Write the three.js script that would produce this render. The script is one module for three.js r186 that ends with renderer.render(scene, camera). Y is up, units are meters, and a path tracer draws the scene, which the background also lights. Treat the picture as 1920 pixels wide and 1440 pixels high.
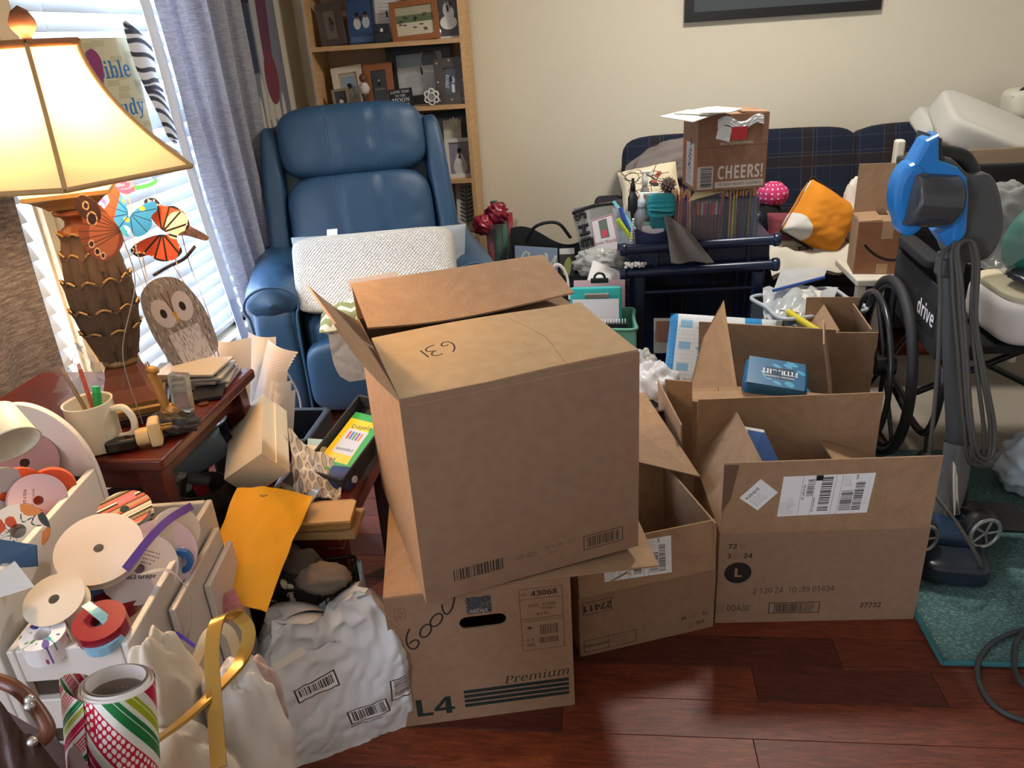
import * as THREE from 'three';
import { RoundedBoxGeometry } from 'three/addons/geometries/RoundedBoxGeometry.js';
import { mergeGeometries, mergeVertices, toCreasedNormals } from 'three/addons/utils/BufferGeometryUtils.js';
import { RectAreaLightUniformsLib } from 'three/addons/lights/RectAreaLightUniformsLib.js';
import { createNoise3D } from 'simplex-noise';

// ---------------------------------------------------------------- camera, daylight, exposure
const scene = new THREE.Scene();
const renderer = new THREE.WebGLRenderer({ antialias: true });
renderer.toneMapping = THREE.LinearToneMapping;
renderer.toneMappingExposure = 2.0;
renderer.shadowMap.enabled = true;
const camera = new THREE.PerspectiveCamera(52.81, 4 / 3, 0.05, 60);
camera.position.set(0, 1.4, 0);
camera.up.set(0, 1, 0);
{
  const rad = Math.PI / 180, pitch = 24.3 * rad, yaw = 7.3 * rad;
  camera.lookAt(-Math.sin(yaw) * Math.cos(pitch), 1.4 - Math.sin(pitch), -Math.cos(yaw) * Math.cos(pitch));
  camera.rotateZ(-3.9 * rad);
}
scene.background = new THREE.Color(0.86, 0.94, 1.0);
scene.backgroundIntensity = 1.3;
RectAreaLightUniformsLib.init();

// ---------------------------------------------------------------- helpers
let seed = 7;
const rnd = () => { seed = (seed * 1664525 + 1013904223) >>> 0; return seed / 4294967296; };
const rr = (a, b) => a + (b - a) * rnd();
const n3 = createNoise3D(rnd);
const V = (a) => (a.isVector3 ? a.clone() : new THREE.Vector3(a[0], a[1], a[2]));
const PI = Math.PI, rad = PI / 180, lerp = (a, b, t) => a + (b - a) * t;
const mixv = (a, b, t) => V(a).lerp(V(b), t);
const taken = {};
function numbered(n) { taken[n] = (taken[n] ?? -1) + 1; return taken[n] ? n + '_' + String(taken[n]).padStart(3, '0') : n; }
function thing(name, label, category, pos = [0, 0, 0], turn = 0, group) {
  const o = new THREE.Group(); o.name = numbered(name); scene.add(o);
  o.position.copy(V(pos)); o.rotation.y = turn * rad;
  o.userData = { label, category }; if (group) o.userData.group = group;
  return o;
}
function mesh(name, geo, mat, parent, opt = {}) {
  const m = new THREE.Mesh(geo, mat); m.name = name; m.castShadow = m.receiveShadow = true;
  if (opt.label) m.userData.label = opt.label;
  if (opt.kind) m.userData.kind = opt.kind;
  if (opt.at) m.position.copy(V(opt.at));
  if (opt.rot) m.rotation.set(opt.rot[0] * rad, opt.rot[1] * rad, opt.rot[2] * rad);
  parent.add(m); return m;
}
// a part whose geometry is given in room coordinates
function wpart(t, name, geo, mat, under, opt) {
  t.updateMatrixWorld(true);
  geo.applyMatrix4(t.matrixWorld.clone().invert());
  return mesh(name, geo, mat, under ?? t, opt);
}
function struct(name, geo, mat, label, category = name.split('_')[0]) {
  const m = mesh(name, geo, mat, scene); m.userData = { kind: 'structure', label, category }; return m;
}
// ---- textures
function canvasTex(w, h, draw) {
  const c = document.createElement('canvas'); c.width = w; c.height = h;
  draw(c.getContext('2d'), w, h);
  const t = new THREE.CanvasTexture(c); t.colorSpace = THREE.SRGBColorSpace; t.wrapS = t.wrapT = THREE.RepeatWrapping; return t;
}
// seamless grey relief or colour noise computed pixel by pixel
function dataTex(w, h, f, color = false) {
  const d = new Uint8Array(w * h * 4);
  for (let y = 0; y < h; y++) for (let x = 0; x < w; x++) {
    let c = f(x / w, y / h, x, y); if (!Array.isArray(c)) c = [c, c, c];
    const i = (y * w + x) * 4; for (let k = 0; k < 3; k++) d[i + k] = Math.max(0, Math.min(255, c[k])); d[i + 3] = 255;
  }
  const t = new THREE.DataTexture(d, w, h); t.magFilter = THREE.LinearFilter; t.minFilter = THREE.LinearMipmapLinearFilter;
  t.wrapS = t.wrapT = THREE.RepeatWrapping; if (color) t.colorSpace = THREE.SRGBColorSpace; t.needsUpdate = true; return t;
}
const loopN = (u, v, s, o = 0) => n3(Math.cos(u * 2 * PI) * s + o, Math.sin(u * 2 * PI) * s + Math.cos(v * 2 * PI) * s, Math.sin(v * 2 * PI) * s + o);
function rep(t, x, y = x) { const c = t.clone(); c.repeat.set(x, y); c.needsUpdate = true; return c; }
const hex = (h) => [(h >> 16) & 255, (h >> 8) & 255, h & 255];
const css = (h) => '#' + h.toString(16).padStart(6, '0');
// ---- materials
const mcache = {};
function M(color, rough = 0.7, o = {}) {
  const k = color + '|' + rough + '|' + Object.entries(o).map(([a, b]) => a + (b?.uuid ?? b)).join();
  if (!mcache[k]) {
    const phys = ['transmission', 'sheen', 'clearcoat', 'ior', 'thickness'].some((x) => x in o);
    mcache[k] = new (phys ? THREE.MeshPhysicalMaterial : THREE.MeshStandardMaterial)({ color, roughness: rough, side: THREE.DoubleSide, ...o });
  }
  return mcache[k];
}
const TM = (tex, rough = 0.8, o = {}) => new THREE.MeshStandardMaterial({ map: tex, roughness: rough, side: THREE.DoubleSide, ...o });
// ---- geometry
const rbox = (w, h, d, r = 0.005, s = 2) => new RoundedBoxGeometry(w, h, d, s, Math.min(r, w / 2.01, h / 2.01, d / 2.01));
const mv = (g, x, y, z, rx = 0, ry = 0, rz = 0) => { g.rotateX(rx * rad); g.rotateY(ry * rad); g.rotateZ(rz * rad); return g.translate(x, y, z); };
const merge = (list) => mergeGeometries(list.map((g) => { g = g.index ? g.toNonIndexed() : g; for (const k of Object.keys(g.attributes)) if (!['position', 'normal', 'uv'].includes(k)) g.deleteAttribute(k); g.clearGroups(); return g; }));
const cyl = (r0, r1, h, s = 24) => new THREE.CylinderGeometry(r0, r1, h, s);
const curve = (pts, closed = false) => new THREE.CatmullRomCurve3(pts.map(V), closed, 'centripetal');
const tube = (pts, r, seg = 24, rs = 8, closed = false) => new THREE.TubeGeometry(curve(pts, closed), seg, r, rs, closed);
const rod = (a, b, r0, r1 = r0, s = 10) => { const p = V(a), q = V(b), L = p.distanceTo(q); const g = cyl(r1, r0, L, s); g.applyQuaternion(new THREE.Quaternion().setFromUnitVectors(new THREE.Vector3(0, 1, 0), q.clone().sub(p).normalize())); return g.translate((p.x + q.x) / 2, (p.y + q.y) / 2, (p.z + q.z) / 2); };
const lathe = (pts, s = 32) => new THREE.LatheGeometry(pts.map((p) => new THREE.Vector2(p[0], p[1])), s);
// flat shape (list of points or Shape) given a depth and soft edges
function extr(pts, d, bev = 0, curveSeg = 8) {
  const sh = Array.isArray(pts) === false ? pts : new THREE.Shape(pts.map((p) => new THREE.Vector2(p[0], p[1])));
  return new THREE.ExtrudeGeometry(sh, { depth: d - 2 * bev, bevelEnabled: bev > 0, bevelThickness: bev, bevelSize: bev, bevelSegments: 2, curveSegments: curveSeg }).translate(0, 0, bev);
}
// smooth closed outline through points
function blobShape(pts) { const s = new THREE.Shape(); s.setFromPoints(new THREE.CatmullRomCurve3(pts.map((p) => new THREE.Vector3(p[0], p[1], 0)), true, 'centripetal').getPoints(pts.length * 6).map((p) => new THREE.Vector2(p.x, p.y))); return s; }
// uv of a flat shape spread over its own box
function fitUV(g) { g.computeBoundingBox(); const b = g.boundingBox, p = g.attributes.position, u = new Float32Array(p.count * 2); for (let i = 0; i < p.count; i++) { u[i * 2] = (p.getX(i) - b.min.x) / (b.max.x - b.min.x); u[i * 2 + 1] = (p.getY(i) - b.min.y) / (b.max.y - b.min.y); } g.setAttribute('uv', new THREE.BufferAttribute(u, 2)); return g; }
// grid surface from f(u, v) -> [x, y, z]; closed loops in u share their seam
function grid(nu, nv, f, su = 1, sv = 1) {
  const P = [], U = [], I = [];
  for (let j = 0; j <= nv; j++) for (let i = 0; i <= nu; i++) { const p = f(i / nu, j / nv); P.push(p[0], p[1], p[2]); U.push((i / nu) * su, (j / nv) * sv); }
  for (let j = 0; j < nv; j++) for (let i = 0; i < nu; i++) { const a = j * (nu + 1) + i, b = a + 1, c = a + nu + 1, d = c + 1; I.push(a, b, d, a, d, c); }
  const g = new THREE.BufferGeometry(); g.setAttribute('position', new THREE.Float32BufferAttribute(P, 3)); g.setAttribute('uv', new THREE.Float32BufferAttribute(U, 2)); g.setIndex(I); g.computeVertexNormals(); return g;
}
// cloth with a thickness: the grid twice, joined along its border
function sheet(nu, nv, f, th = 0.003, su = 1, sv = 1) {
  const g = grid(nu, nv, f, su, sv), p = g.attributes.position, n = g.attributes.normal, c = p.count, P = [...p.array], U = [...g.attributes.uv.array], I = [...g.index.array];
  for (let i = 0; i < c; i++) { P.push(p.getX(i) - n.getX(i) * th, p.getY(i) - n.getY(i) * th, p.getZ(i) - n.getZ(i) * th); }
  U.push(...g.attributes.uv.array);
  for (let k = 0; k < g.index.count; k += 3) I.push(g.index.array[k] + c, g.index.array[k + 2] + c, g.index.array[k + 1] + c);
  const row = (j) => j * (nu + 1), edge = (a, b) => I.push(a, a + c, b, b, a + c, b + c);
  for (let i = 0; i < nu; i++) { edge(i, i + 1); edge(row(nv) + i + 1, row(nv) + i); }
  for (let j = 0; j < nv; j++) { edge(row(j + 1), row(j)); edge(row(j) + nu, row(j + 1) + nu); }
  const h = new THREE.BufferGeometry(); h.setAttribute('position', new THREE.Float32BufferAttribute(P, 3)); h.setAttribute('uv', new THREE.Float32BufferAttribute(U, 2)); h.setIndex(I);
  return toCreasedNormals(h, 1.0);
}
// stuffed cushion lying in its x-y plane, centred, puffed along z
function pillow(w, h, d, o = {}) {
  const { n = 20, pw = 0.5, sq = 4, wr = 0 } = o;
  const face = (s) => grid(n, n, (u, v) => {
    const a = u * 2 - 1, b = v * 2 - 1, e = Math.pow(Math.max(0, (1 - Math.pow(Math.abs(a), sq)) * (1 - Math.pow(Math.abs(b), sq))), pw);
    const pin = 1 - 0.05 * (1 - Math.abs(a * b)), wv = wr * n3(a * 3 + s, b * 3, d * 50);
    return [s * a * w / 2 * pin, b * h / 2 * pin, s * (e * d / 2 + wv * e)];
  }, w, h);
  return merge([face(1), face(-1)]);
}
// lump from a displaced ellipsoid
function lump(rx, ry, rz, amp = 0.1, fr = 2, o = 0, seg = 28, flat = 0) {
  const g = new THREE.SphereGeometry(1, seg, Math.round(seg * 0.7)), p = g.attributes.position;
  for (let i = 0; i < p.count; i++) { const x = p.getX(i), y = p.getY(i), z = p.getZ(i), k = 1 + amp * n3(x * fr + o, y * fr, z * fr) + amp * 0.25 * n3(x * fr * 2.3 + o, y * fr * 2.3, z * fr * 2.3 + 5); p.setXYZ(i, x * k * rx, Math.max(y * k, flat ? -flat : -9) * ry, z * k * rz); }
  g.computeVertexNormals(); return g;
}
// flat board between four corners (counter-clockwise seen from its face), thickness behind; group 0 is the face
function slab(p0, p1, p2, p3, th = 0.004, metric = false) {
  const [a, b, c, d] = [p0, p1, p2, p3].map(V), n = b.clone().sub(a).cross(d.clone().sub(a)).normalize().multiplyScalar(-th);
  const A = [a, b, c, d], B = A.map((p) => p.clone().add(n)), P = [], U = [], W = a.distanceTo(b), H = a.distanceTo(d);
  const q = (e, uv) => { for (const k of [0, 1, 2, 0, 2, 3]) { P.push(e[k].x, e[k].y, e[k].z); U.push(uv[k][0], uv[k][1]); } };
  const s = metric ? [W, H] : [1, 1], full = [[0, 0], [s[0], 0], [s[0], s[1]], [0, s[1]]], thin = [[0, 0], [W, 0], [W, th], [0, th]];
  q(A, full); q([B[1], B[0], B[3], B[2]], [[0, 0], [W, 0], [W, H], [0, H]]);
  for (let k = 0; k < 4; k++) q([A[k], B[k], B[(k + 1) % 4], A[(k + 1) % 4]], thin);
  const g = new THREE.BufferGeometry(); g.setAttribute('position', new THREE.Float32BufferAttribute(P, 3)); g.setAttribute('uv', new THREE.Float32BufferAttribute(U, 2)); g.computeVertexNormals();
  g.addGroup(0, 6, 0); g.addGroup(6, 30, 1); return g;
}
// box whose faces carry uv in metres
function mbox(w, h, d, sx = 1, sy = 1) {
  const g = new THREE.BoxGeometry(w, h, d, sx, sy, 1), u = g.attributes.uv, dims = [[d, h], [d, h], [w, d], [w, d], [w, h], [w, h]];
  g.groups.forEach((gr, k) => { const done = new Set(); for (let i = gr.start; i < gr.start + gr.count; i++) { const v = g.index.array[i]; if (!done.has(v)) { done.add(v); u.setXY(v, u.getX(v) * dims[k][0], u.getY(v) * dims[k][1]); } } });
  return g;
}
// metric uv by dominant axis for any geometry
function planarUV(g, s = 1) { g = g.index ? g.toNonIndexed() : g; const p = g.attributes.position, n = g.attributes.normal, u = new Float32Array(p.count * 2); for (let i = 0; i < p.count; i++) { const x = Math.abs(n.getX(i)), y = Math.abs(n.getY(i)), z = Math.abs(n.getZ(i)); const a = x > y && x > z ? [p.getZ(i), p.getY(i)] : y > z ? [p.getX(i), p.getZ(i)] : [p.getX(i), p.getY(i)]; u[i * 2] = a[0] * s; u[i * 2 + 1] = a[1] * s; } g.setAttribute('uv', new THREE.BufferAttribute(u, 2)); return g; }

// ---------------------------------------------------------------- more shapes
// soft-cornered solid |x/a|^n + |y/b|^n + |z/c|^n = 1
function sbox(w, h, d, n = 5, seg = 16) {
  const g = new THREE.BoxGeometry(2, 2, 2, seg, seg, seg), p = g.attributes.position;
  for (let i = 0; i < p.count; i++) { const x = p.getX(i), y = p.getY(i), z = p.getZ(i), k = Math.pow(Math.abs(x) ** n + Math.abs(y) ** n + Math.abs(z) ** n, -1 / n); p.setXYZ(i, x * k * w / 2, y * k * h / 2, z * k * d / 2); }
  g.deleteAttribute('normal'); const u = g.attributes.uv; for (let i = 0; i < u.count; i++) u.setXY(i, u.getX(i) * Math.max(w, d), u.getY(i) * h);
  g.computeVertexNormals(); g.clearGroups(); return smoothed(g);
}
// one normal for all copies of a vertex
function smoothed(g) {
  const p = g.attributes.position, n = g.attributes.normal, acc = new Map(), key = (i) => [p.getX(i), p.getY(i), p.getZ(i)].map((x) => Math.round(x * 2e4)).join();
  for (let i = 0; i < p.count; i++) { const k = key(i), a = acc.get(k) ?? [0, 0, 0]; a[0] += n.getX(i); a[1] += n.getY(i); a[2] += n.getZ(i); acc.set(k, a); }
  for (let i = 0; i < p.count; i++) { const a = acc.get(key(i)), L = Math.hypot(...a) || 1; n.setXYZ(i, a[0] / L, a[1] / L, a[2] / L); }
  return g;
}
const sz = (w, h, d, n, x, y) => d / 2 * Math.pow(Math.max(0, 1 - Math.abs(2 * x / w) ** n - Math.abs(2 * y / h) ** n), 1 / n);

// ---------------------------------------------------------------- shared textures
const tWall = dataTex(256, 256, (u, v) => 128 + 60 * loopN(u, v, 5) + 50 * loopN(u, v, 11, 3));
const tFine = dataTex(256, 256, (u, v) => 128 + 90 * (rnd() - 0.5) + 50 * loopN(u, v, 6, 9));
const tCard = dataTex(512, 512, (u, v, x, y) => { const n = 6 * loopN(u, v, 1.5) + 5 * loopN(u, v, 7, 2) + 9 * (rnd() - 0.5) + (x % 12 < 2 ? -2.5 : 0), s = rnd() > 0.995 ? -16 : 0; return [188 + n + s, 155 + n + s, 121 + n * 0.9 + s]; }, true);
const tFlute = dataTex(64, 16, (u) => 128 + 70 * Math.sin(u * 2 * PI * 4));
const tLeather = dataTex(256, 256, (u, v) => 140 + 60 * Math.abs(loopN(u, v, 9)) + 40 * loopN(u, v, 22, 4));
const tSlub = dataTex(512, 512, (u, v) => 128 + 55 * n3(u * 6, v * 90, 1) + 45 * n3(u * 22, v * 240, 4) + 20 * (rnd() - 0.5));
const tSlubC = dataTex(512, 512, (u, v) => { const k = 0.5 + 0.28 * n3(u * 6, v * 90, 1) + 0.24 * n3(u * 22, v * 240, 4); return [160 + 60 * k, 160 + 58 * k, 168 + 56 * k]; }, true);
const tSlubD = dataTex(512, 512, (u, v) => { const k = 0.4 + 0.45 * n3(u * 5, v * 80, 7) + 0.4 * n3(u * 24, v * 220, 9); return [80 + 46 * k, 74 + 44 * k, 74 + 42 * k]; }, true);
const tCloth = dataTex(128, 128, (u, v, x, y) => 128 + ((x + y) % 4 < 2 ? 26 : -26) + 40 * (rnd() - 0.5));
const tWood = dataTex(1024, 256, (u, v) => {
  const y = v * 5, w = n3(u * 2.2, y * 1.2, 3), ring = Math.sin((y * 2.6 + w * 2.3 + n3(u * 7, y * 4, 8) * 0.35) * 2 * PI), f = n3(u * 14, v * 90, 2), g = n3(u * 60, v * 160, 5);
  const k = 0.78 + 0.05 * ring + 0.12 * f + 0.1 * g; return [205 * k, 148 * k * (0.97 + 0.03 * ring), 118 * k * (0.95 + 0.05 * ring)];
}, true);
const tBirch = dataTex(512, 128, (u, v) => { const f = n3(u * 3, v * 40, 2), g = n3(u * 20, v * 90, 5); const k = 1 + 0.05 * f + 0.04 * g; return [222 * k, 196 * k, 160 * k]; }, true);

const mCard = new THREE.MeshStandardMaterial({ map: rep(tCard, 2.2), color: 0xd8d2ce, roughness: 0.86, side: THREE.DoubleSide, bumpMap: rep(tFlute, 12, 12), bumpScale: 0.00025 });
const mCardIn = mCard;
const mLeather = new THREE.MeshPhysicalMaterial({ color: 0x2b4e6c, roughness: 0.4, side: THREE.DoubleSide, bumpMap: rep(tLeather, 9), bumpScale: 0.0006, clearcoat: 0.15, clearcoatRoughness: 0.5 });
const mRedwood = new THREE.MeshPhysicalMaterial({ map: rep(tWood, 1.2, 2), color: 0x8a3a34, roughness: 0.34, clearcoat: 0.5, clearcoatRoughness: 0.25, side: THREE.DoubleSide });

// ---------------------------------------------------------------- the room
const XL = -1.6, XR = 3.0, ZB = -4.43, ZF = 2.2, YC = 2.45;
const mPaint = new THREE.MeshStandardMaterial({ color: 0xe8e0ca, roughness: 0.85, bumpMap: rep(tWall, 3), bumpScale: 0.0012, side: THREE.DoubleSide });
const bx = (x0, x1, y0, y1, z0, z1) => mbox(x1 - x0, y1 - y0, z1 - z0).translate((x0 + x1) / 2, (y0 + y1) / 2, (z0 + z1) / 2);
struct('wall_back', bx(XL - 0.14, XR + 0.14, -0.1, YC, ZB - 0.14, ZB), mPaint, 'beige painted wall behind the plaid sofa');
struct('wall_right', bx(XR, XR + 0.14, -0.1, YC, ZB, ZF), mPaint, 'beige painted wall across from the windows');
struct('wall_front', bx(XL - 0.14, XR + 0.14, -0.1, YC, ZF, ZF + 0.14), mPaint, 'beige painted wall across from the bookshelf');
struct('ceiling', bx(XL - 0.14, XR + 0.14, YC, YC + 0.12, ZB - 0.14, ZF + 0.14), M(0xece7dc, 0.9), 'flat white painted ceiling of the room');
const WIN = [[-3.2, -2.2], [-2.06, -1.06]], WY = [0.3, 2.12];
struct('wall_left', merge([
  bx(XL - 0.14, XL, -0.1, WY[0], ZB, ZF), bx(XL - 0.14, XL, WY[1], YC, ZB, ZF),
  bx(XL - 0.14, XL, WY[0], WY[1], ZB, WIN[0][0]), bx(XL - 0.14, XL, WY[0], WY[1], WIN[0][1], WIN[1][0]), bx(XL - 0.14, XL, WY[0], WY[1], WIN[1][1], 0.3), bx(XL - 0.14, XL, WY[0], WY[1], 1.5, ZF), bx(XL - 0.14, XL, WY[0], 0.8, 0.3, 1.5),
]), mPaint, 'beige wall with two tall windows behind the lamp');
struct('baseboard_back', bx(XL, XR, 0, 0.09, ZB, ZB + 0.015), M(0xe9e4d8, 0.5), 'white baseboard along the wall behind the sofa');
struct('baseboard_left', bx(XL, XL + 0.015, 0, 0.09, ZB, ZF), M(0xe9e4d8, 0.5), 'white baseboard under the windows');
{ // floor of reddish strips, each strip a part
  const floor = struct('floor', bx(XL, XR, -0.1, -0.006, ZB, ZF), new THREE.MeshStandardMaterial({ map: rep(tWood, 1, 4), color: 0xa67466, roughness: 0.4 }), 'reddish brown wood strip floor');
  const tint = [0xaa6e54, 0x96604a, 0xa66c50, 0x7c4c3e, 0xb87c5a].map((c) => new THREE.MeshStandardMaterial({ map: tWood, color: c, roughness: 0.5, bumpMap: tWood, bumpScale: 0.0002 }));
  const dz = 0.1035, fixed = { 2: [0.34, 0.744, 1.5], 0: [0.308, 1.05], 1: [-0.1, 1.1], 3: [0.55, 1.3], '-1': [0.75] };
  for (let k = -14; k < 20; k++) {
    const z1 = -1.228 - dz * k + dz, z0 = z1 - dz, ends = [XL];
    if (fixed[k]) ends.push(...fixed[k]); else for (let x = XL + rr(0.3, 0.8); x < XR - 0.2; x += rr(0.45, 1.1)) ends.push(x);
    ends.push(XR);
    for (let i = 0; i + 1 < ends.length; i++) {
      const w = ends[i + 1] - ends[i] - 0.0012, g = rbox(w, 0.006, dz - 0.0012, 0.0008, 1), p = g.attributes.position, u = g.attributes.uv, ou = rnd(), ov = rnd();
      for (let q = 0; q < p.count; q++) u.setXY(q, p.getX(q) * 0.9 + ou, p.getZ(q) * 2 + ov);
      mesh('plank', g, k === 2 && i === 1 ? tint[3] : k === 2 && i === 0 ? tint[2] : tint[Math.floor(rnd() * 5)], floor, { at: [(ends[i] + ends[i + 1]) / 2, -0.003, (z0 + z1) / 2] });
    }
  }
}
// windows: frame, sashes, panes; wooden mullion casing between them; sill
const mTrim = M(0xe8dcc4, 0.5), mVinyl = M(0xf2f2ee, 0.4);
WIN.forEach(([z0, z1], i) => {
  const w = new THREE.Group(); w.name = 'window_' + (i + 1); scene.add(w); w.userData = { kind: 'structure', label: i ? 'tall window behind the lamp shade and closed blind' : 'tall bright window behind the half-open blind', category: 'window' };
  const f = (a, b, c, d) => bx(XL - 0.11, XL - 0.06, a, b, c, d);
  mesh('window_frame', merge([f(WY[0], WY[0] + 0.05, z0, z1), f(WY[1] - 0.05, WY[1], z0, z1), f(WY[0] + 0.05, WY[1] - 0.05, z0, z0 + 0.05), f(WY[0] + 0.05, WY[1] - 0.05, z1 - 0.05, z1), f(1.2, 1.26, z0 + 0.05, z1 - 0.05)]), mVinyl, w);
  const gl = M(0xffffff, 0.02, { transmission: 1, thickness: 0, ior: 1.5 });
  mesh('pane', bx(XL - 0.09, XL - 0.084, WY[0] + 0.05, 1.2, z0 + 0.05, z1 - 0.05), gl, w);
  mesh('pane', bx(XL - 0.09, XL - 0.084, 1.26, WY[1] - 0.05, z0 + 0.05, z1 - 0.05), gl, w);
  const L = new THREE.RectAreaLight(0xd0e2ff, 14, z1 - z0, WY[1] - WY[0]); L.position.set(XL - 0.16, (WY[0] + WY[1]) / 2, (z0 + z1) / 2); L.lookAt(0, L.position.y, L.position.z); L.name = 'daylight_window_' + (i + 1); scene.add(L);
});
struct('trim_1', merge([bx(XL, XL + 0.02, WY[0], WY[1] + 0.08, -2.19, -2.07), bx(XL + 0.02, XL + 0.03, WY[0], WY[1], -2.15, -2.11)]), M(0xe6d3ac, 0.5), 'cream wooden casing between the two windows');
struct('trim_2', merge([bx(XL, XL + 0.02, WY[0], WY[1] + 0.08, -3.28, -3.2), bx(XL, XL + 0.02, WY[1], WY[1] + 0.08, -3.2, -1.06), bx(XL, XL + 0.02, WY[0], WY[1] + 0.08, -1.06, -0.98)]), mTrim, 'cream wooden casing round the windows');
struct('trim_3', merge([bx(XL - 0.06, XL + 0.05, WY[0] - 0.03, WY[0], -3.3, -0.96), bx(XL, XL + 0.015, WY[0] - 0.1, WY[0] - 0.03, -3.28, -0.98)]), mTrim, 'cream window sill under both windows');
{ // a further window in the same wall, behind the place the picture was taken from
  const w = new THREE.Group(); w.name = 'window_3'; scene.add(w); w.userData = { kind: 'structure', label: 'plain window without a blind in the wall with the two tall windows', category: 'window' };
  const f = (a, b, c, d) => bx(XL - 0.11, XL - 0.06, a, b, c, d);
  mesh('window_frame', merge([f(0.8, 0.85, 0.3, 1.5), f(2.07, 2.12, 0.3, 1.5), f(0.85, 2.07, 0.3, 0.35), f(0.85, 2.07, 1.45, 1.5), f(0.85, 2.07, 0.88, 0.92)]), mVinyl, w);
  for (const [a, b] of [[0.35, 0.88], [0.92, 1.45]]) mesh('pane', bx(XL - 0.09, XL - 0.084, 0.85, 2.07, a, b), M(0xffffff, 0.02, { transmission: 1, thickness: 0, ior: 1.5 }), w);
  const L = new THREE.RectAreaLight(0xdce8ff, 9.5, 1.2, 1.32); L.position.set(XL - 0.16, 1.46, 0.9); L.lookAt(0, 1.46, 0.9); L.name = 'daylight_window_3'; scene.add(L);
}
{ // flat round ceiling light over the middle of the room
  const t = thing('ceiling_light', 'round white glass ceiling light in the middle of the ceiling', 'lamp', [0.6, 2.45, -2.9]);
  mesh('base_ring', lathe([[0, 0], [0.19, 0], [0.19, -0.02], [0.17, -0.025], [0, -0.025]], 32), M(0xd8d6d0, 0.4), t);
  mesh('glass_bowl', lathe([[0.165, -0.025], [0.155, -0.045], [0.1, -0.058], [0, -0.062]], 32), new THREE.MeshStandardMaterial({ color: 0xffffff, emissive: 0xfff8ee, emissiveIntensity: 3 }), t);
  const L = new THREE.RectAreaLight(0xfff8ee, 74, 0.28, 0.28); L.position.set(0.6, 2.38, -2.9); L.lookAt(0.6, 0, -2.9); L.name = 'ceiling_lamp'; scene.add(L);
}
// slatted blinds
const mSlat = M(0xb4b8ba, 0.55);
function blind(label, [z0, z1], tilt) {
  const t = thing('window_blind', label, 'blind', [XL - 0.028, WY[0] + 0.02, (z0 + z1) / 2], 0, 'slatted window blinds');
  const w = z1 - z0 - 0.03, H = WY[1] - WY[0] - 0.02, slat = rbox(0.056, 0.003, w, 0.001, 1), step = 0.0545;
  mesh('head_rail', rbox(0.055, 0.05, w, 0.004), mSlat, t, { at: [0, H - 0.03, 0] });
  mesh('bottom_rail', rbox(0.05, 0.02, w, 0.004), mSlat, t, { at: [0, 0.012, 0] });
  let n = 0;
  for (let y = 0.05; y < H - 0.06; y += step) mesh('slat', slat, mSlat, t, { at: [0, y, 0], rot: [0, 0, tilt + 2 * n3(y * 9, z0, 0)] });
  for (const k of [-0.36, 0, 0.36]) for (const x of [0.026, -0.026]) mesh('ladder_cord', rod([x, 0.01, k * w], [x, H - 0.05, k * w], 0.0012, 0.0012, 5), M(0xf4f2ea, 0.8), t);
  return t;
}
blind('white slatted blind hanging half open beside the grey curtain', WIN[0], -58);
{
  const t = blind('white slatted blind hanging closed behind the brass lamp', WIN[1], -66);
  const c = M(0xefe2be, 0.6);
  for (const [dz, yb] of [[-0.4, 0.62], [-0.372, 0.61], [-0.386, 0.55]]) {
    const k = mesh('pull_cord', rod([0.036, yb, dz], [0.032, 1.72, dz + 0.02], 0.0012, 0.0012, 5), c, t);
    mesh('tassel', lathe([[0, 0], [0.014, 0], [0.013, 0.02], [0.008, 0.03], [0.007, 0.04], [0, 0.042]], 14).translate(0.036, yb - 0.03, dz), M(0xf0dfae, 0.5), k);
  }
}
// curtains
function curtain(label, mat, za, zb, xc, folds, amp, ph, edge) {
  const t = thing('curtain', label, 'curtain', [xc, 0.04, (zb[0] + zb[1]) / 2], 0, 'long window curtains');
  const f = (u, v) => { const y = 0.04 + v * 2.26, z0 = lerp(zb[0], za[0], v), z1 = lerp(zb[1], za[1], v), a = amp * (0.8 + 0.35 * (1 - v)); return [xc + a * Math.sin(u * folds * 2 * PI + ph + 0.5 * n3(u * 3, v * 1.5, ph)) + 0.015 * n3(u * 5, v * 2, 2), y, lerp(z0, z1, u) + a * 0.35 * Math.sin(u * folds * 4 * PI + ph)]; };
  wpart(t, 'fabric', sheet(140, 24, f, 0.003, Math.abs(za[1] - za[0]) * 2.4, 2.26), mat);
  if (edge) wpart(t, 'lining_edge', sheet(6, 24, (u, v) => { const p = f(edge > 0 ? 0 : 1, v); return [p[0] - 0.02 - u * 0.012, p[1], p[2] + edge * (-0.01 + u * 0.045)]; }, 0.002, 0.05, 2.2), M(0xe9edf2, 0.9), undefined, { label: 'white lining edge of the curtain' });
}
curtain('grey woven curtain hanging behind the blue recliner', new THREE.MeshPhysicalMaterial({ map: rep(tSlubC, 1.6, 1.6), roughness: 0.95, bumpMap: rep(tSlub, 1.6, 1.6), bumpScale: 0.0012, side: THREE.DoubleSide, transmission: 0.5, thickness: 0, ior: 1.2 }), [-2.66, -3.5], [-3.04, -3.46], -1.5, 4.5, 0.032, 0.4, 1);
curtain('brown woven curtain hanging behind the ribbon organizer', new THREE.MeshPhysicalMaterial({ map: rep(tSlubD, 1.6, 1.6), roughness: 0.95, bumpMap: rep(tSlub, 1.6, 1.6), bumpScale: 0.0012, side: THREE.DoubleSide, sheen: 0.3 }), [-1.9, -1.02], [-1.86, -1.0], -1.52, 4, 0.026, 1.2, 0);
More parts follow.
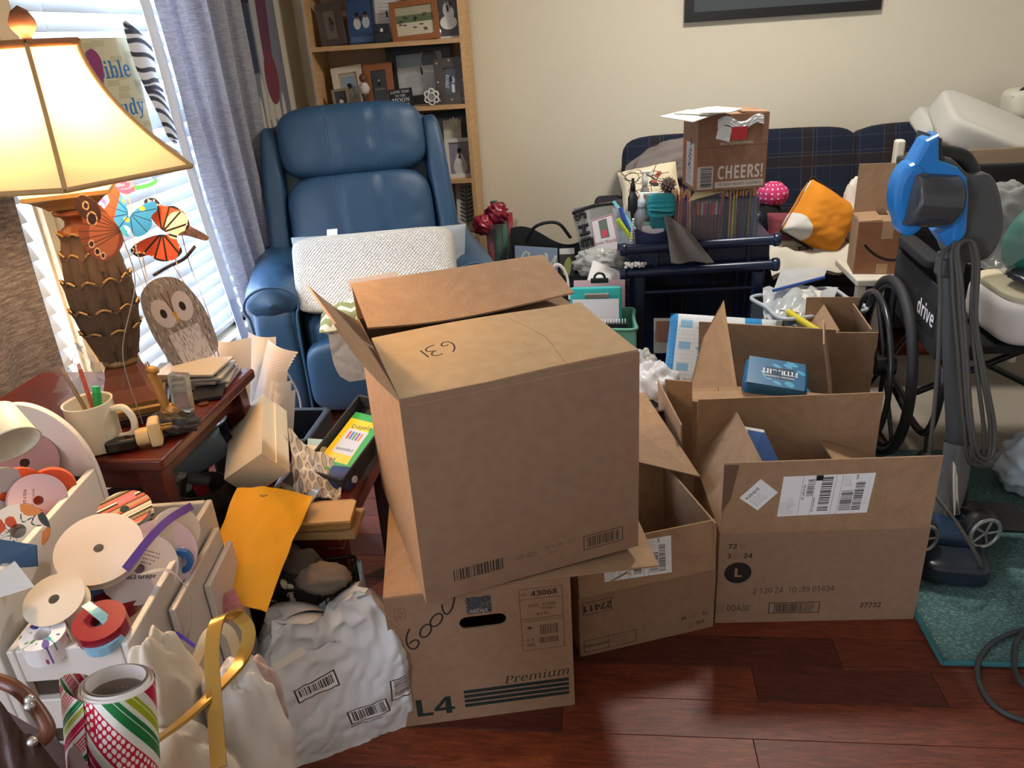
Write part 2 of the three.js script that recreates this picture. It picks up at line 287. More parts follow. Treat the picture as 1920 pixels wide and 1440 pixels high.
{ // printed hanging on the wall in the corner
  const tx = canvasTex(256, 512, (c, w, h) => {
    c.fillStyle = '#7d7f8c'; c.fillRect(0, 0, w, h);
    c.fillStyle = '#39435c'; c.fillRect(60, 0, 46, h * 0.62); c.fillStyle = '#b9b6b4'; c.fillRect(118, 0, 50, h * 0.8); c.fillStyle = '#6b3f55'; c.beginPath(); c.ellipse(178, 190, 26, 170, 0.1, 0, 7); c.fill();
    c.strokeStyle = '#22252e'; c.lineWidth = 9; for (let i = 0; i < 7; i++) { c.beginPath(); c.moveTo(4 + i * 16, 0); c.quadraticCurveTo(20 + i * 15, 90, 56 + i * 9, 190); c.stroke(); }
    c.fillStyle = '#cfc7b8'; for (let i = 0; i < 6; i++) { c.beginPath(); c.ellipse(40 + i * 34, 400 + (i % 2) * 40, 12, 80, 0, 0, 7); c.fill(); }
    c.fillStyle = '#7e3d4a'; c.beginPath(); c.ellipse(170, 330, 34, 52, 0, 0, 7); c.fill();
  });
  const t = thing('printed_wall_hanging', 'printed fabric hanging with zebra stripes on the corner wall by the bookshelf', 'wall hanging', [XL + 0.01, 0.85, -3.86]);
  wpart(t, 'fabric', sheet(16, 16, (u, v) => [XL + 0.012 + 0.006 * Math.sin(u * 9), 0.85 + v * 1.2, -3.6 - u * 0.52], 0.002), [TM(tx, 0.9)][0]);
  wpart(t, 'hanging_rod', rod([XL + 0.015, 2.05, -3.57], [XL + 0.015, 2.05, -4.15], 0.008), M(0x3a3532, 0.5));
}
{ // framed picture on the back wall, only its lower edge shows
  const t = thing('framed_picture', 'wide black picture frame hung high above the sofa', 'picture frame', [0.443, 1.39, -4.41]);
  const p0 = [0.443, 1.39, -4.41], p1 = [1.393, 1.404, -4.41], y0 = (p0[1] + p1[1]) / 2, w = p1[0] - p0[0];
  for (const [n, g] of [['frame_rail', bx(p0[0], p1[0], y0, y0 + 0.045, -4.43, -4.395)], ['frame_rail', bx(p0[0], p1[0], y0 + 0.5, y0 + 0.545, -4.43, -4.395)], ['frame_stile', bx(p0[0], p0[0] + 0.045, y0 + 0.045, y0 + 0.5, -4.43, -4.395)], ['frame_stile', bx(p1[0] - 0.045, p1[0], y0 + 0.045, y0 + 0.5, -4.43, -4.395)]]) wpart(t, n, g, M(0x17191c, 0.4));
  wpart(t, 'picture', bx(p0[0] + 0.045, p1[0] - 0.045, y0 + 0.045, y0 + 0.5, -4.428, -4.412), M(0x50565c, 0.2));
}

// ---------------------------------------------------------------- furniture
{ // open bookshelf in the corner
  const t = thing('bookshelf', 'tall open birch bookshelf full of framed photographs', 'bookshelf', [-1.06, 0, -4.28]);
  const m = new THREE.MeshStandardMaterial({ map: rep(tBirch, 1.5, 2), color: 0xf2dcc0, roughness: 0.55 }), x0 = -1.46, x1 = -0.655, zf = -4.15;
  for (const x of [x0, x1 - 0.02]) wpart(t, 'side_panel', planarUV(bx(x, x + 0.02, 0, 2.0, -4.41, zf)), m);
  wpart(t, 'back_panel', bx(x0 + 0.02, x1 - 0.02, 0.05, 1.98, -4.41, -4.402), M(0xa98d78, 0.8));
  for (const y of [0.06, 0.42, 0.715, 1.09, 1.4, 1.72, 2.0]) wpart(t, 'shelf_board', planarUV(bx(x0 + 0.02, x1 - 0.02, y - 0.022, y, -4.402, zf)), m);
  wpart(t, 'bracket_strip', bx(x0 + 0.004, x0 + 0.012, 1.12, 1.7, zf, zf + 0.004), M(0xc9c9c6, 0.3, { metalness: 0.8 }));
}
{ // leather recliner
  const t = thing('recliner', 'dark blue leather recliner armchair by the window', 'armchair', [-0.99, 0, -3.19], 18);
  const L = mLeather, at = (name, g, x, y, z, rx = 0, par = t, rz = 0) => mesh(name, g, L, par, { at: [x, y, z], rot: [rx, 0, rz] });
  at('base', sbox(0.62, 0.2, 0.8, 9, 14), 0, 0.13, 0);
  at('seat', sbox(0.6, 0.2, 0.62, 5), 0, 0.36, 0.13);
  at('footrest', sbox(0.6, 0.3, 0.1, 5), 0, 0.23, 0.46);
  for (const s of [-1, 1]) {
    const a = at('armrest', sbox(0.18, 0.56, 0.84, 6, 18), s * 0.39, 0.29, 0.03);
    const roll = grid(40, 30, (u, v) => { const an = u * 2 * PI, z = (v - 0.5) * 0.86, e = Math.pow(Math.max(0, 1 - Math.abs(2 * v - 1) ** 9), 0.25), r = 1 + 0.02 * n3(v * 8, Math.cos(an) * 2, s); return [Math.cos(an) * 0.105 * e * r, Math.sin(an) * 0.075 * e * r, z]; }, 0.6, 0.9);
    mesh('arm_pad', roll, L, t, { at: [s * 0.39, 0.535, 0.03], rot: [0, 0, 0] });
    const outline = []; for (let k = 0; k <= 24; k++) { const an = -0.5 + (k / 24) * (PI + 1.0); outline.push([s * 0.39 + Math.cos(an) * 0.1, 0.53 + Math.sin(an) * 0.073, 0.447]); }
    outline.unshift([s * 0.39 + 0.08, 0.08, 0.447]); outline.push([s * 0.39 - 0.08, 0.08, 0.447]);
    mesh('piping', tube(outline, 0.006, 60, 6), L, t);
  }
  const B = new THREE.Group(); B.name = 'backrest'; t.add(B); B.position.set(0, 0.36, -0.2); B.rotation.x = -15 * rad;
  at('back_shell', sbox(0.8, 0.8, 0.14, 7, 16), 0, 0.38, -0.06, 0, B);
  const hump = (w, h, d, n, y, nm) => {
    const g = sbox(w, h, d, n, 26), p = g.attributes.position; for (let i = 0; i < p.count; i++) { const x = p.getX(i), yy = p.getY(i); if (p.getZ(i) > 0) p.setZ(i, p.getZ(i) * (1 - 0.10 * Math.exp(-(((Math.abs(x) - 0.1) / 0.016) ** 2)) + 0.05 * Math.cos(x * 9) * Math.cos(yy * 5) + 0.03 * n3(x * 9, yy * 9, y))); }
    g.computeVertexNormals(); const c = mesh(nm, smoothed(g), L, B, { at: [0, y, 0.05] });
    for (const sx of [-1, 1]) for (const o of [-0.006, 0.006]) { const pts = []; for (let k = 0; k <= 14; k++) { const yy = h * 0.44 * (k / 7 - 1); pts.push([sx * 0.1 + o, yy, sz(w, h, d, n, 0.1, yy) * 0.94 + 0.0005]); } mesh('stitching', tube(pts, 0.0014, 20, 5), M(0x4d7193, 0.6), c); }
  };
  hump(0.64, 0.31, 0.22, 4, 0.66, 'headrest'); hump(0.64, 0.42, 0.2, 4, 0.32, 'lumbar_cushion');
  for (const s of [-1, 1]) at('side_wing', sbox(0.1, 0.7, 0.2, 4), s * 0.37, 0.4, 0.0, 0, B, s * 3);
}
{ // plaid sofa
  const tp = dataTex(512, 512, (u, v, x, y) => {
    let c = [24, 33, 52]; const st = (p, a, b) => p >= a && p < b, w = ((x + y) % 4 < 2 ? 3 : -3) + 8 * (rnd() - 0.5);
    for (const p of [x, y]) { const q = p % 256; if (st(q, 60, 110)) c = [c[0] * 0.6 + 22, c[1] * 0.6 + 12, c[2] * 0.6 + 8]; if (st(q, 56, 60) || st(q, 110, 114) || st(q, 128, 131)) c = [c[0] * 0.5 + 58, c[1] * 0.5 + 48, c[2] * 0.5 + 42]; if (st(q, 200, 204)) c = [c[0] * 0.5 + 32, c[1] * 0.5 + 40, c[2] * 0.5 + 52]; }
    return c.map((k) => k + w);
  }, true);
  const m = new THREE.MeshStandardMaterial({ map: rep(tp, 2, 2), roughness: 0.95, bumpMap: rep(tCloth, 12), bumpScale: 0.0006 });
  const t = thing('sofa', 'navy plaid fabric sofa buried under household clutter', 'sofa', [1.27, 0, -3.93]);
  const at = (n, g, x, y, z, rx = 0) => mesh(n, planarUV(g), m, t, { at: [x, y, z], rot: [rx, 0, 0] });
  at('base', rbox(2.4, 0.3, 0.86, 0.03), 0, 0.2, 0);
  at('back_frame', rbox(2.3, 0.62, 0.18, 0.06, 3), 0, 0.44, -0.38);
  for (const x of [-0.57, 0.57]) { at('seat_cushion', sbox(1.14, 0.17, 0.76, 9, 16), x, 0.38, 0.12); at('back_cushion', sbox(1.16, 0.5, 0.2, 8, 18), x, 0.63, -0.25, -12); }
  for (const s of [-1, 1]) at('sofa_arm', sbox(0.17, 0.56, 0.86, 7, 14), s * 1.22, 0.3, 0);
  for (const x of [-1.1, 1.1]) for (const z of [-0.38, 0.38]) mesh('foot', cyl(0.025, 0.02, 0.06, 10), M(0x2a201c, 0.6), t, { at: [x, 0.03, z] });
}
{ // end table under the lamp
  const t = thing('end_table', 'reddish brown end table with curved legs under the brass lamp', 'table', [-1.16, 0, -1.47]);
  wpart(t, 'table_top', rbox(0.58, 0.028, 0.46, 0.008, 3).translate(-1.155, 0.666, -1.475), mRedwood);
  wpart(t, 'apron', merge([bx(-1.4, -0.91, 0.6, 0.652, -1.29, -1.272), bx(-1.4, -0.91, 0.6, 0.652, -1.68, -1.662), bx(-0.928, -0.91, 0.6, 0.652, -1.662, -1.29), bx(-1.4, -1.382, 0.6, 0.652, -1.662, -1.29)]), mRedwood);
  for (const [x, z] of [[-0.915, -1.285], [-1.395, -1.285], [-0.915, -1.665], [-1.395, -1.665]]) {
    const dx = x > -1.1 ? 1 : -1, s = new THREE.Shape(); s.moveTo(-0.024, 0.652); s.lineTo(0.024, 0.652); s.quadraticCurveTo(0.03, 0.4, 0.062, 0.12); s.lineTo(0.07, 0); s.lineTo(0.032, 0); s.quadraticCurveTo(0.0, 0.35, -0.024, 0.652);
    const g = extr(s, 0.04, 0.004, 10); if (dx < 0) g.rotateY(PI).translate(0, 0, 0.04); wpart(t, 'leg', g.translate(x, 0, z - 0.02), mRedwood);
  }
  wpart(t, 'lower_shelf', rbox(0.5, 0.018, 0.4, 0.005).translate(-1.155, 0.22, -1.475), mRedwood);
}
{ // second, lower table beside it
  const t = thing('side_table', 'low reddish brown side table piled with boxes and cloth', 'table', [-0.71, 0, -1.6]);
  wpart(t, 'table_top', rbox(0.25, 0.03, 0.44, 0.01, 3).translate(-0.708, 0.385, -1.6), mRedwood);
  const rail = (z) => { const s = new THREE.Shape(); s.moveTo(-0.19, 0); s.lineTo(0.19, 0); s.lineTo(0.19, -0.09); s.quadraticCurveTo(0.12, -0.03, 0, -0.035); s.quadraticCurveTo(-0.12, -0.03, -0.19, -0.09); return extr(s, 0.02, 0.002).scale(0.57, 1, 1).translate(-0.708, 0.37, z); };
  wpart(t, 'apron', rail(-1.41), mRedwood); wpart(t, 'apron', rail(-1.81), mRedwood);
  wpart(t, 'side_rail', rbox(0.05, 0.05, 0.42, 0.02, 3).translate(-0.605, 0.41, -1.6), mRedwood);
  for (const x of [-0.608, -0.808]) for (const z of [-1.41, -1.79]) wpart(t, 'leg', rbox(0.045, 0.37, 0.045, 0.008).translate(x, 0.185, z), mRedwood);
}
// ---------------------------------------------------------------- the lamp
{
  const ax = -1.04, az = -1.46, t = thing('table_lamp', 'lit table lamp with leaf-covered bronze base and cream bell shade', 'lamp', [ax, 0.70, az]);
  const br = new THREE.MeshStandardMaterial({ color: 0x6a5644, roughness: 0.45, metalness: 0.3, bumpMap: rep(tLeather, 6), bumpScale: 0.0008 }), gold = new THREE.MeshStandardMaterial({ color: 0x9c8052, roughness: 0.38, metalness: 0.5 });
  const sq = (pts, m, n) => { const g = new THREE.LatheGeometry(pts.map((p) => new THREE.Vector2(p[0] * Math.SQRT2, p[1])), 4, PI / 4).toNonIndexed(); g.computeVertexNormals(); return mesh(n, g, m, t); };
  sq([[0, 0], [0.066, 0], [0.066, 0.012], [0.062, 0.016], [0.062, 0.026]], gold, 'plinth').rotation.y = 0.45;
  sq([[0.062, 0.026], [0.059, 0.03], [0.044, 0.055], [0.034, 0.085], [0.032, 0.1], [0, 0.1]], M(0x7d4526, 0.4, { metalness: 0.25 }), 'flared_foot').rotation.y = 0.45;
  mesh('collar', lathe([[0, 0.1], [0.034, 0.1], [0.037, 0.108], [0.034, 0.116], [0.03, 0.12], [0, 0.121]], 28), gold, t);
  const prof = (y) => { const k = (y - 0.12) / 0.26; return 0.026 + 0.03 * Math.sin(Math.min(1, Math.max(0, k)) * PI * 0.82 + 0.15) - 0.004 * k; };
  const core = []; for (let k = 0; k <= 14; k++) core.push([prof(0.12 + k * 0.0193) - 0.006, 0.12 + k * 0.0193]);
  mesh('body', lathe([[0, 0.12], ...core, [0, 0.3905]], 28), M(0x33230f, 0.6, { metalness: 0.3 }), t);
  // leaves curl outwards at their tips, row over row
  const rows = [[0.115, 0.075, 8], [0.145, 0.095, 9], [0.2, 0.1, 10], [0.26, 0.095, 10], [0.315, 0.08, 9]];
  rows.forEach(([y0, h, n], r) => { for (let k = 0; k < n; k++) {
    const a0 = ((k + (r % 2) / 2) / n) * 2 * PI, wid = 2 * PI / n * 0.6;
    const g = sheet(6, 8, (u, v) => { const y = y0 + v * h, s = Math.sin(Math.min(1, 0.35 + v * 0.65 + (v > 0.75 ? (v - 0.75) * 1.9 : 0)) * PI * 0.5), taper = v > 0.7 ? Math.sqrt(Math.max(0.02, 1 - ((v - 0.7) / 0.31) ** 2)) : 1, a = a0 + (u - 0.5) * 2 * wid * taper * (0.8 + 0.2 * s), rib = 0.004 * Math.cos((u - 0.5) * 2 * PI * 1.5), R = prof(y) + 0.004 + 0.003 * v + rib * (1 - v * 0.4) + (v > 0.8 ? (v - 0.8) * 0.03 : 0); return [Math.cos(a) * R, y - (v > 0.92 ? (v - 0.92) * 0.06 : 0), Math.sin(a) * R]; }, 0.0025);
    mesh('leaf', g, br, t);
    const tip = prof(y0 + h) + 0.0145; mesh('leaf_tip', tube([[Math.cos(a0 - wid * 0.5) * (tip - 0.003), y0 + h * 0.93, Math.sin(a0 - wid * 0.5) * (tip - 0.003)], [Math.cos(a0) * tip, y0 + h, Math.sin(a0) * tip], [Math.cos(a0 + wid * 0.5) * (tip - 0.003), y0 + h * 0.93, Math.sin(a0 + wid * 0.5) * (tip - 0.003)]], 0.003, 8, 5), gold, t);
  } });
  mesh('neck', lathe([[0, 0.385], [0.042, 0.385], [0.045, 0.39], [0.04, 0.398], [0.03, 0.405], [0.028, 0.415], [0.034, 0.424], [0.044, 0.428], [0.046, 0.434], [0.038, 0.438], [0.04, 0.444], [0, 0.4445]], 28), M(0x7d4526, 0.4, { metalness: 0.25 }), t);
  sq([[0, 0.442], [0.042, 0.442], [0.048, 0.45], [0.066, 0.464], [0.076, 0.468], [0.076, 0.476], [0, 0.477]], gold, 'capital').rotation.y = 0.45;
  mesh('stem', cyl(0.022, 0.024, 0.05, 20), M(0xd9b98a, 0.45), t, { at: [0, 0.5, 0] });
  mesh('socket', cyl(0.016, 0.018, 0.05, 16), gold, t, { at: [0, 0.545, 0] });
  mesh('harp', tube([[-0.02, 0.53, 0], [-0.06, 0.6, 0], [-0.05, 0.7, 0], [0, 0.735, 0], [0.05, 0.7, 0], [0.06, 0.6, 0], [0.02, 0.53, 0]], 0.002, 40, 6), gold, t);
  mesh('bulb', lathe([[0, 0.57], [0.012, 0.572], [0.018, 0.59], [0.03, 0.62], [0.03, 0.64], [0.02, 0.658], [0, 0.664]], 20), new THREE.MeshStandardMaterial({ color: 0xffffff, emissive: 0xffd79a, emissiveIntensity: 12 }), t);
  const lamp = new THREE.PointLight(0xffd6a4, 1.15); lamp.position.set(ax, 0.70 + 0.635, az); lamp.castShadow = true; lamp.shadow.radius = 1.6; lamp.name = 'lamp_bulb'; scene.add(lamp);
  // six-sided bell shade
  const y0 = 0.505, y1 = 0.738, shade = M(0xf8ecd2, 0.95, { transmission: 0.4, thickness: 0, ior: 1.2 });
  const R = (v) => 0.092 + (0.252 - 0.092) * Math.pow(1 - v, 1.75), N = 6, rot = -0.06;
  const rim = (v, k) => { const a = rot + (k / N) * 2 * PI; return [Math.cos(a) * R(v), lerp(y0, y1, v), Math.sin(a) * R(v)]; };
  for (let k = 0; k < N; k++) {
    mesh('shade_panel', sheet(8, 14, (u, v) => { const p = rim(v, k), q = rim(v, k + 1), s = 1 - 0.05 * Math.sin(u * PI); return [lerp(p[0], q[0], u) * s, p[1], lerp(p[2], q[2], u) * s]; }, 0.0012, 0.3, 0.3), shade, t);
    const pts = []; for (let i = 0; i <= 12; i++) { const p = rim(i / 12, k); pts.push([p[0] * 1.008, p[1], p[2] * 1.008]); }
    mesh('shade_rib', tube(pts, 0.0045, 20, 6), M(0xb89a6c, 0.8), t);
    for (const [v, n] of [[0, 'lower_trim'], [1, 'upper_trim']]) mesh(n, rod(rim(v, k), rim(v, k + 1), v ? 0.007 : 0.005, undefined, 8), M(v ? 0x9a6a45 : 0xb89a6c, 0.8), t);
  }
  mesh('finial', lathe([[0, 0.735], [0.016, 0.735], [0.016, 0.742], [0.008, 0.748], [0.012, 0.752], [0.022, 0.766], [0.022, 0.778], [0.014, 0.794], [0, 0.803]], 20), M(0x6e4630, 0.5), t);
}

// ---------------------------------------------------------------- cardboard boxes
function bars(c, x, y, w, h, n = 40, col = '#1d1a18', vert = false) { c.fillStyle = col; let p = 0; const L = vert ? h : w; while (p < L) { const b = (0.4 + Math.floor(rnd() * 3) * 0.5) * L / n; if (vert) c.fillRect(x, y + p, w, Math.min(b, L - p)); else c.fillRect(x + p, y, Math.min(b, L - p), h); p += b + (0.4 + Math.floor(rnd() * 3) * 0.5) * L / n; } }
function cardBase(c, w, h, col = [182, 148, 114]) {
  const im = c.createImageData(w, h); for (let i = 0; i < w * h; i++) { const x = i % w, y = (i / w) | 0, n = 5 * n3(x / 90, y / 90, w * 0.01) + 8 * (rnd() - 0.5) + (y % 7 < 1 ? -2 : 0); im.data[i * 4] = col[0] + n; im.data[i * 4 + 1] = col[1] + n; im.data[i * 4 + 2] = col[2] + n; im.data[i * 4 + 3] = 255; }
  c.putImageData(im, 0, 0);
}
const tx = (c, s, x, y, font, col = '#231d1a', rot = 0, align = 'left', sx = 1) => { c.save(); c.translate(x, y); c.rotate(rot * rad); c.scale(sx, 1); c.font = font; c.fillStyle = col; c.textAlign = align; c.textBaseline = 'middle'; c.fillText(s, 0, 0); c.restore(); };
const lines = (c, x, y, w, n, dy, lw = 3, col = '#3a322d') => { c.fillStyle = col; for (let i = 0; i < n; i++) for (let p = 0; p < w * (0.7 + 0.3 * rnd()); p += lw * 3) c.fillRect(x + p, y + i * dy, lw * (1 + rnd() * 1.6), lw); };
function pmat(w, h, draw, col) { return new THREE.MeshStandardMaterial({ map: canvasTex(w, h, (c) => { cardBase(c, w, h, col); draw(c, w, h); }), roughness: 0.85, color: 0xd6d0cc, side: THREE.DoubleSide }); }
// panel standing on its hinge (y up, outside towards +z)
function cpanel(w, h, mats, o = {}) {
  const g = mbox(w, h, 0.0045, o.bend ? 8 : 1, o.bend ? 8 : 1); g.translate(0, h / 2, 0);
  if (o.print) { const u = g.attributes.uv, gr = g.groups[4], done = new Set(); for (let i = gr.start; i < gr.start + gr.count; i++) { const v = g.index.array[i]; if (!done.has(v)) { done.add(v); u.setXY(v, u.getX(v) / w, u.getY(v) / h); } } }
  const p = g.attributes.position;
  for (let i = 0; i < p.count; i++) { const v = p.getY(i) / h, u = p.getX(i) / w; if (o.bend) p.setZ(i, p.getZ(i) + o.bend * Math.sin(v * PI * 0.5) * v + (o.wave ?? 0) * Math.sin(u * 5 + v * 2)); if (o.taper) p.setX(i, p.getX(i) * (1 - o.taper * v)); }
  if (o.bend) g.computeVertexNormals();
  return g;
}
const SIDE = { front: 0, right: 90, back: 180, left: -90 };
function carton(t, w, h, d, o = {}) {
  const add = (name, side, y, pw, ph, opt, ang = 0) => {
    const off = side === 'front' || side === 'back' ? d / 2 - 0.0023 : w / 2 - 0.0023, m = mesh(name, cpanel(pw, ph, 0, opt), opt.print ? [mCard, mCard, mCard, mCard, opt.print, mCardIn] : [mCard, mCard, mCard, mCard, opt.mat ?? mCard, mCardIn], t, opt);
    m.rotation.order = 'YXZ'; m.rotation.set(ang * rad, SIDE[side] * rad, (opt.skew ?? 0) * rad);
    const a = SIDE[side] * rad; m.position.set(Math.sin(a) * off, y, Math.cos(a) * off); return m;
  };
  for (const s of ['front', 'right', 'back', 'left']) add(s === 'front' ? 'front_panel' : s === 'back' ? 'back_panel' : 'side_panel', s, 0, s === 'front' || s === 'back' ? w : d - 0.0095, h, o[s] ?? {});
  mesh('bottom_panel', mbox(w - 0.01, 0.0045, d - 0.01).translate(0, 0.003, 0), mCard, t);
  for (const [s, len, ang, opt = {}] of o.flaps ?? []) add('flap', s, h, (s === 'front' || s === 'back' ? w : d) - (opt.trim ?? 0.004), len, opt, ang);
  return t;
}
const whiteLabel = (w, h, draw) => TM(canvasTex(w, h, (c) => { c.fillStyle = '#ececef'; c.fillRect(0, 0, w, h); draw(c, w, h); }), 0.5);
function ups(c, w, h) { // parcel label, long side horizontal
  c.fillStyle = '#26242a'; for (const x of [0.22, 0.355, 0.58, 0.65]) c.fillRect(x * w, 0, 3, h);
  lines(c, 8, h * 0.66, w * 0.18, 7, h * 0.045, 3); lines(c, w * 0.09, h * 0.56, w * 0.07, 6, h * 0.05, 3);
  tx(c, 'SC 293 9-02', w * 0.25, h * 0.6, 'bold 30px sans-serif', '#1d1b1e', -90); bars(c, w * 0.28, h * 0.1, w * 0.07, h * 0.42, 26, '#1d1b1e', true);
  c.fillStyle = '#17151a'; c.fillRect(w * 0.362, 0, w * 0.075, h * 0.13); tx(c, 'UPS GROUND', w * 0.378, h * 0.92, 'bold 24px sans-serif', '#1d1b1e', -90); bars(c, w * 0.43, h * 0.05, w * 0.12, h * 0.86, 44, '#1d1b1e', true);
  tx(c, '020', w * 0.81, h * 0.14, 'bold 30px sans-serif', '#1d1b1e', -90); lines(c, w * 0.67, h * 0.06, w * 0.1, 6, h * 0.045, 3); bars(c, w * 0.67, h * 0.4, w * 0.13, h * 0.52, 40, '#1d1b1e', true); bars(c, w * 0.81, h * 0.2, w * 0.1, h * 0.72, 48, '#1d1b1e', true); lines(c, w * 0.94, h * 0.1, 10, 14, h * 0.05, 3);
}
{ // box with the number 43068
  const W = 0.39, H = 0.361, Dp = 0.404, t = thing('cardboard_box', 'closed cardboard carton marked 43068 and L4 with green stripes, under the biggest box', 'box', [-0.305, 0, -1.463], 11.8, 'cardboard cartons');
  const pr = pmat(1400, 1296, (c, w, h) => {
    c.strokeStyle = '#5c4636'; c.lineWidth = 3; c.strokeRect(w * 0.05, h * 0.08, w * 0.055, h * 0.075); tx(c, 'FSC', w * 0.0775, h * 0.14, 'bold 22px sans-serif', '#5c4636', 0, 'center'); c.beginPath(); c.moveTo(w * 0.0775, h * 0.09); c.lineTo(w * 0.092, h * 0.12); c.lineTo(w * 0.063, h * 0.12); c.closePath(); c.stroke();
    c.strokeStyle = '#1c1716'; c.lineWidth = 13; c.lineCap = 'round'; c.lineJoin = 'round';
    c.beginPath(); c.moveTo(w * 0.115, h * 0.24); c.bezierCurveTo(w * 0.065, h * 0.33, w * 0.1, h * 0.41, w * 0.135, h * 0.385); c.bezierCurveTo(w * 0.175, h * 0.35, w * 0.15, h * 0.29, w * 0.105, h * 0.345); c.stroke();
    for (const [x, y, a] of [[0.2, 0.265, 0.5], [0.265, 0.195, 0.6]]) { c.beginPath(); c.ellipse(w * x, h * y, w * 0.027, h * 0.05, a, 0, 6.6); c.stroke(); }
    c.beginPath(); c.moveTo(w * 0.305, h * 0.09); c.bezierCurveTo(w * 0.3, h * 0.19, w * 0.35, h * 0.19, w * 0.375, h * 0.05); c.stroke();
    for (let i = 0; i < 900; i++) { const k = rnd(); c.fillStyle = `rgb(${40 + 60 * k},${45 + 60 * k},${52 + 60 * k})`; c.fillRect(w * (0.43 + 0.13 * rnd()), h * (0.06 + 0.12 * rnd()), 14, 6); } tx(c, 'ABENA', w * 0.495, h * 0.165, 'bold 44px sans-serif', '#b8b2ac', 0, 'center');
    c.strokeStyle = '#4a352a'; c.lineWidth = 4; c.strokeRect(w * 0.72, h * 0.05, w * 0.235, h * 0.46); for (const y of [0.125, 0.27, 0.29]) { c.beginPath(); c.moveTo(w * 0.72, h * y); c.lineTo(w * 0.955, h * y); c.stroke(); }
    c.lineWidth = 2; c.strokeRect(w * 0.73, h * 0.08, 40, 24); tx(c, 'REF', w * 0.733, h * 0.09, '16px sans-serif'); tx(c, '43068', w * 0.855, h * 0.088, 'bold 68px sans-serif', '#231a16', 0, 'center', 1.1);
    tx(c, 'ABRI · FORM', w * 0.84, h * 0.175, '38px sans-serif', '#3c2c24', 0, 'center'); tx(c, 'Premium', w * 0.875, h * 0.203, 'bold italic 22px sans-serif', '#3c2c24', 0, 'center'); tx(c, '4 x 12', w * 0.84, h * 0.24, 'bold 34px sans-serif', '#3c2c24', 0, 'center');
    lines(c, w * 0.75, h * 0.278, w * 0.19, 1, 10, 3); tx(c, 'C E', w * 0.745, h * 0.43, 'bold 40px sans-serif', '#3c2c24'); c.strokeRect(w * 0.745, h * 0.458, 60, 36); tx(c, 'MD', w * 0.767, h * 0.472, 'bold 28px sans-serif', '#3c2c24', 0, 'center');
    c.beginPath(); c.arc(w * 0.765, h * 0.345, 20, PI, 2 * PI); c.fillStyle = '#3c2c24'; c.fill(); c.fillRect(w * 0.764, h * 0.345, 4, 24); c.beginPath(); c.arc(w * 0.765, h * 0.4, 16, PI, 2 * PI); c.stroke();
    bars(c, w * 0.82, h * 0.325, w * 0.1, h * 0.075, 30, '#3c2c24'); bars(c, w * 0.815, h * 0.42, w * 0.105, h * 0.045, 50, '#3c2c24');
    tx(c, 'Premium', w * 0.785, h * 0.715, 'italic 104px serif', '#2b201b', -2, 'center', 1.15);
    c.fillStyle = '#1d2f2b'; for (let i = 0; i < 4; i++) c.fillRect(w * 0.365, h * (0.765 + i * 0.037), w * 0.605, h * 0.026); tx(c, 'L4', w * 0.19, h * 0.865, 'bold 250px sans-serif', '#1d2f2b', 0, 'center', 1.25);
  }, [172, 140, 112]);
  carton(t, W, H, Dp, { front: {}, flaps: [['front', Dp / 2 - 0.002, -90.5], ['back', Dp / 2 - 0.002, -90.5], ['right', 0.2, 94, { bend: 0.006, taper: 0.12 }]] });
  const old = t.children.find((c) => c.name === 'front_panel'); t.remove(old);
  const s = new THREE.Shape([[-W / 2, 0], [W / 2, 0], [W / 2, H], [-W / 2, H]].map((p) => new THREE.Vector2(...p))), hole = new THREE.Path(), hx = 0.005, hy = H * 0.755;
  hole.moveTo(hx - 0.034, hy - 0.016); hole.lineTo(hx + 0.034, hy - 0.016); hole.absarc(hx + 0.034, hy, 0.016, -PI / 2, PI / 2); hole.lineTo(hx - 0.034, hy + 0.016); hole.absarc(hx - 0.034, hy, 0.016, PI / 2, PI * 1.5); s.holes.push(hole);
  const g = fitUV(extr(s, 0.0045)); mesh('front_panel', g, pr, t, { at: [0, 0, Dp / 2 - 0.0045] });
}
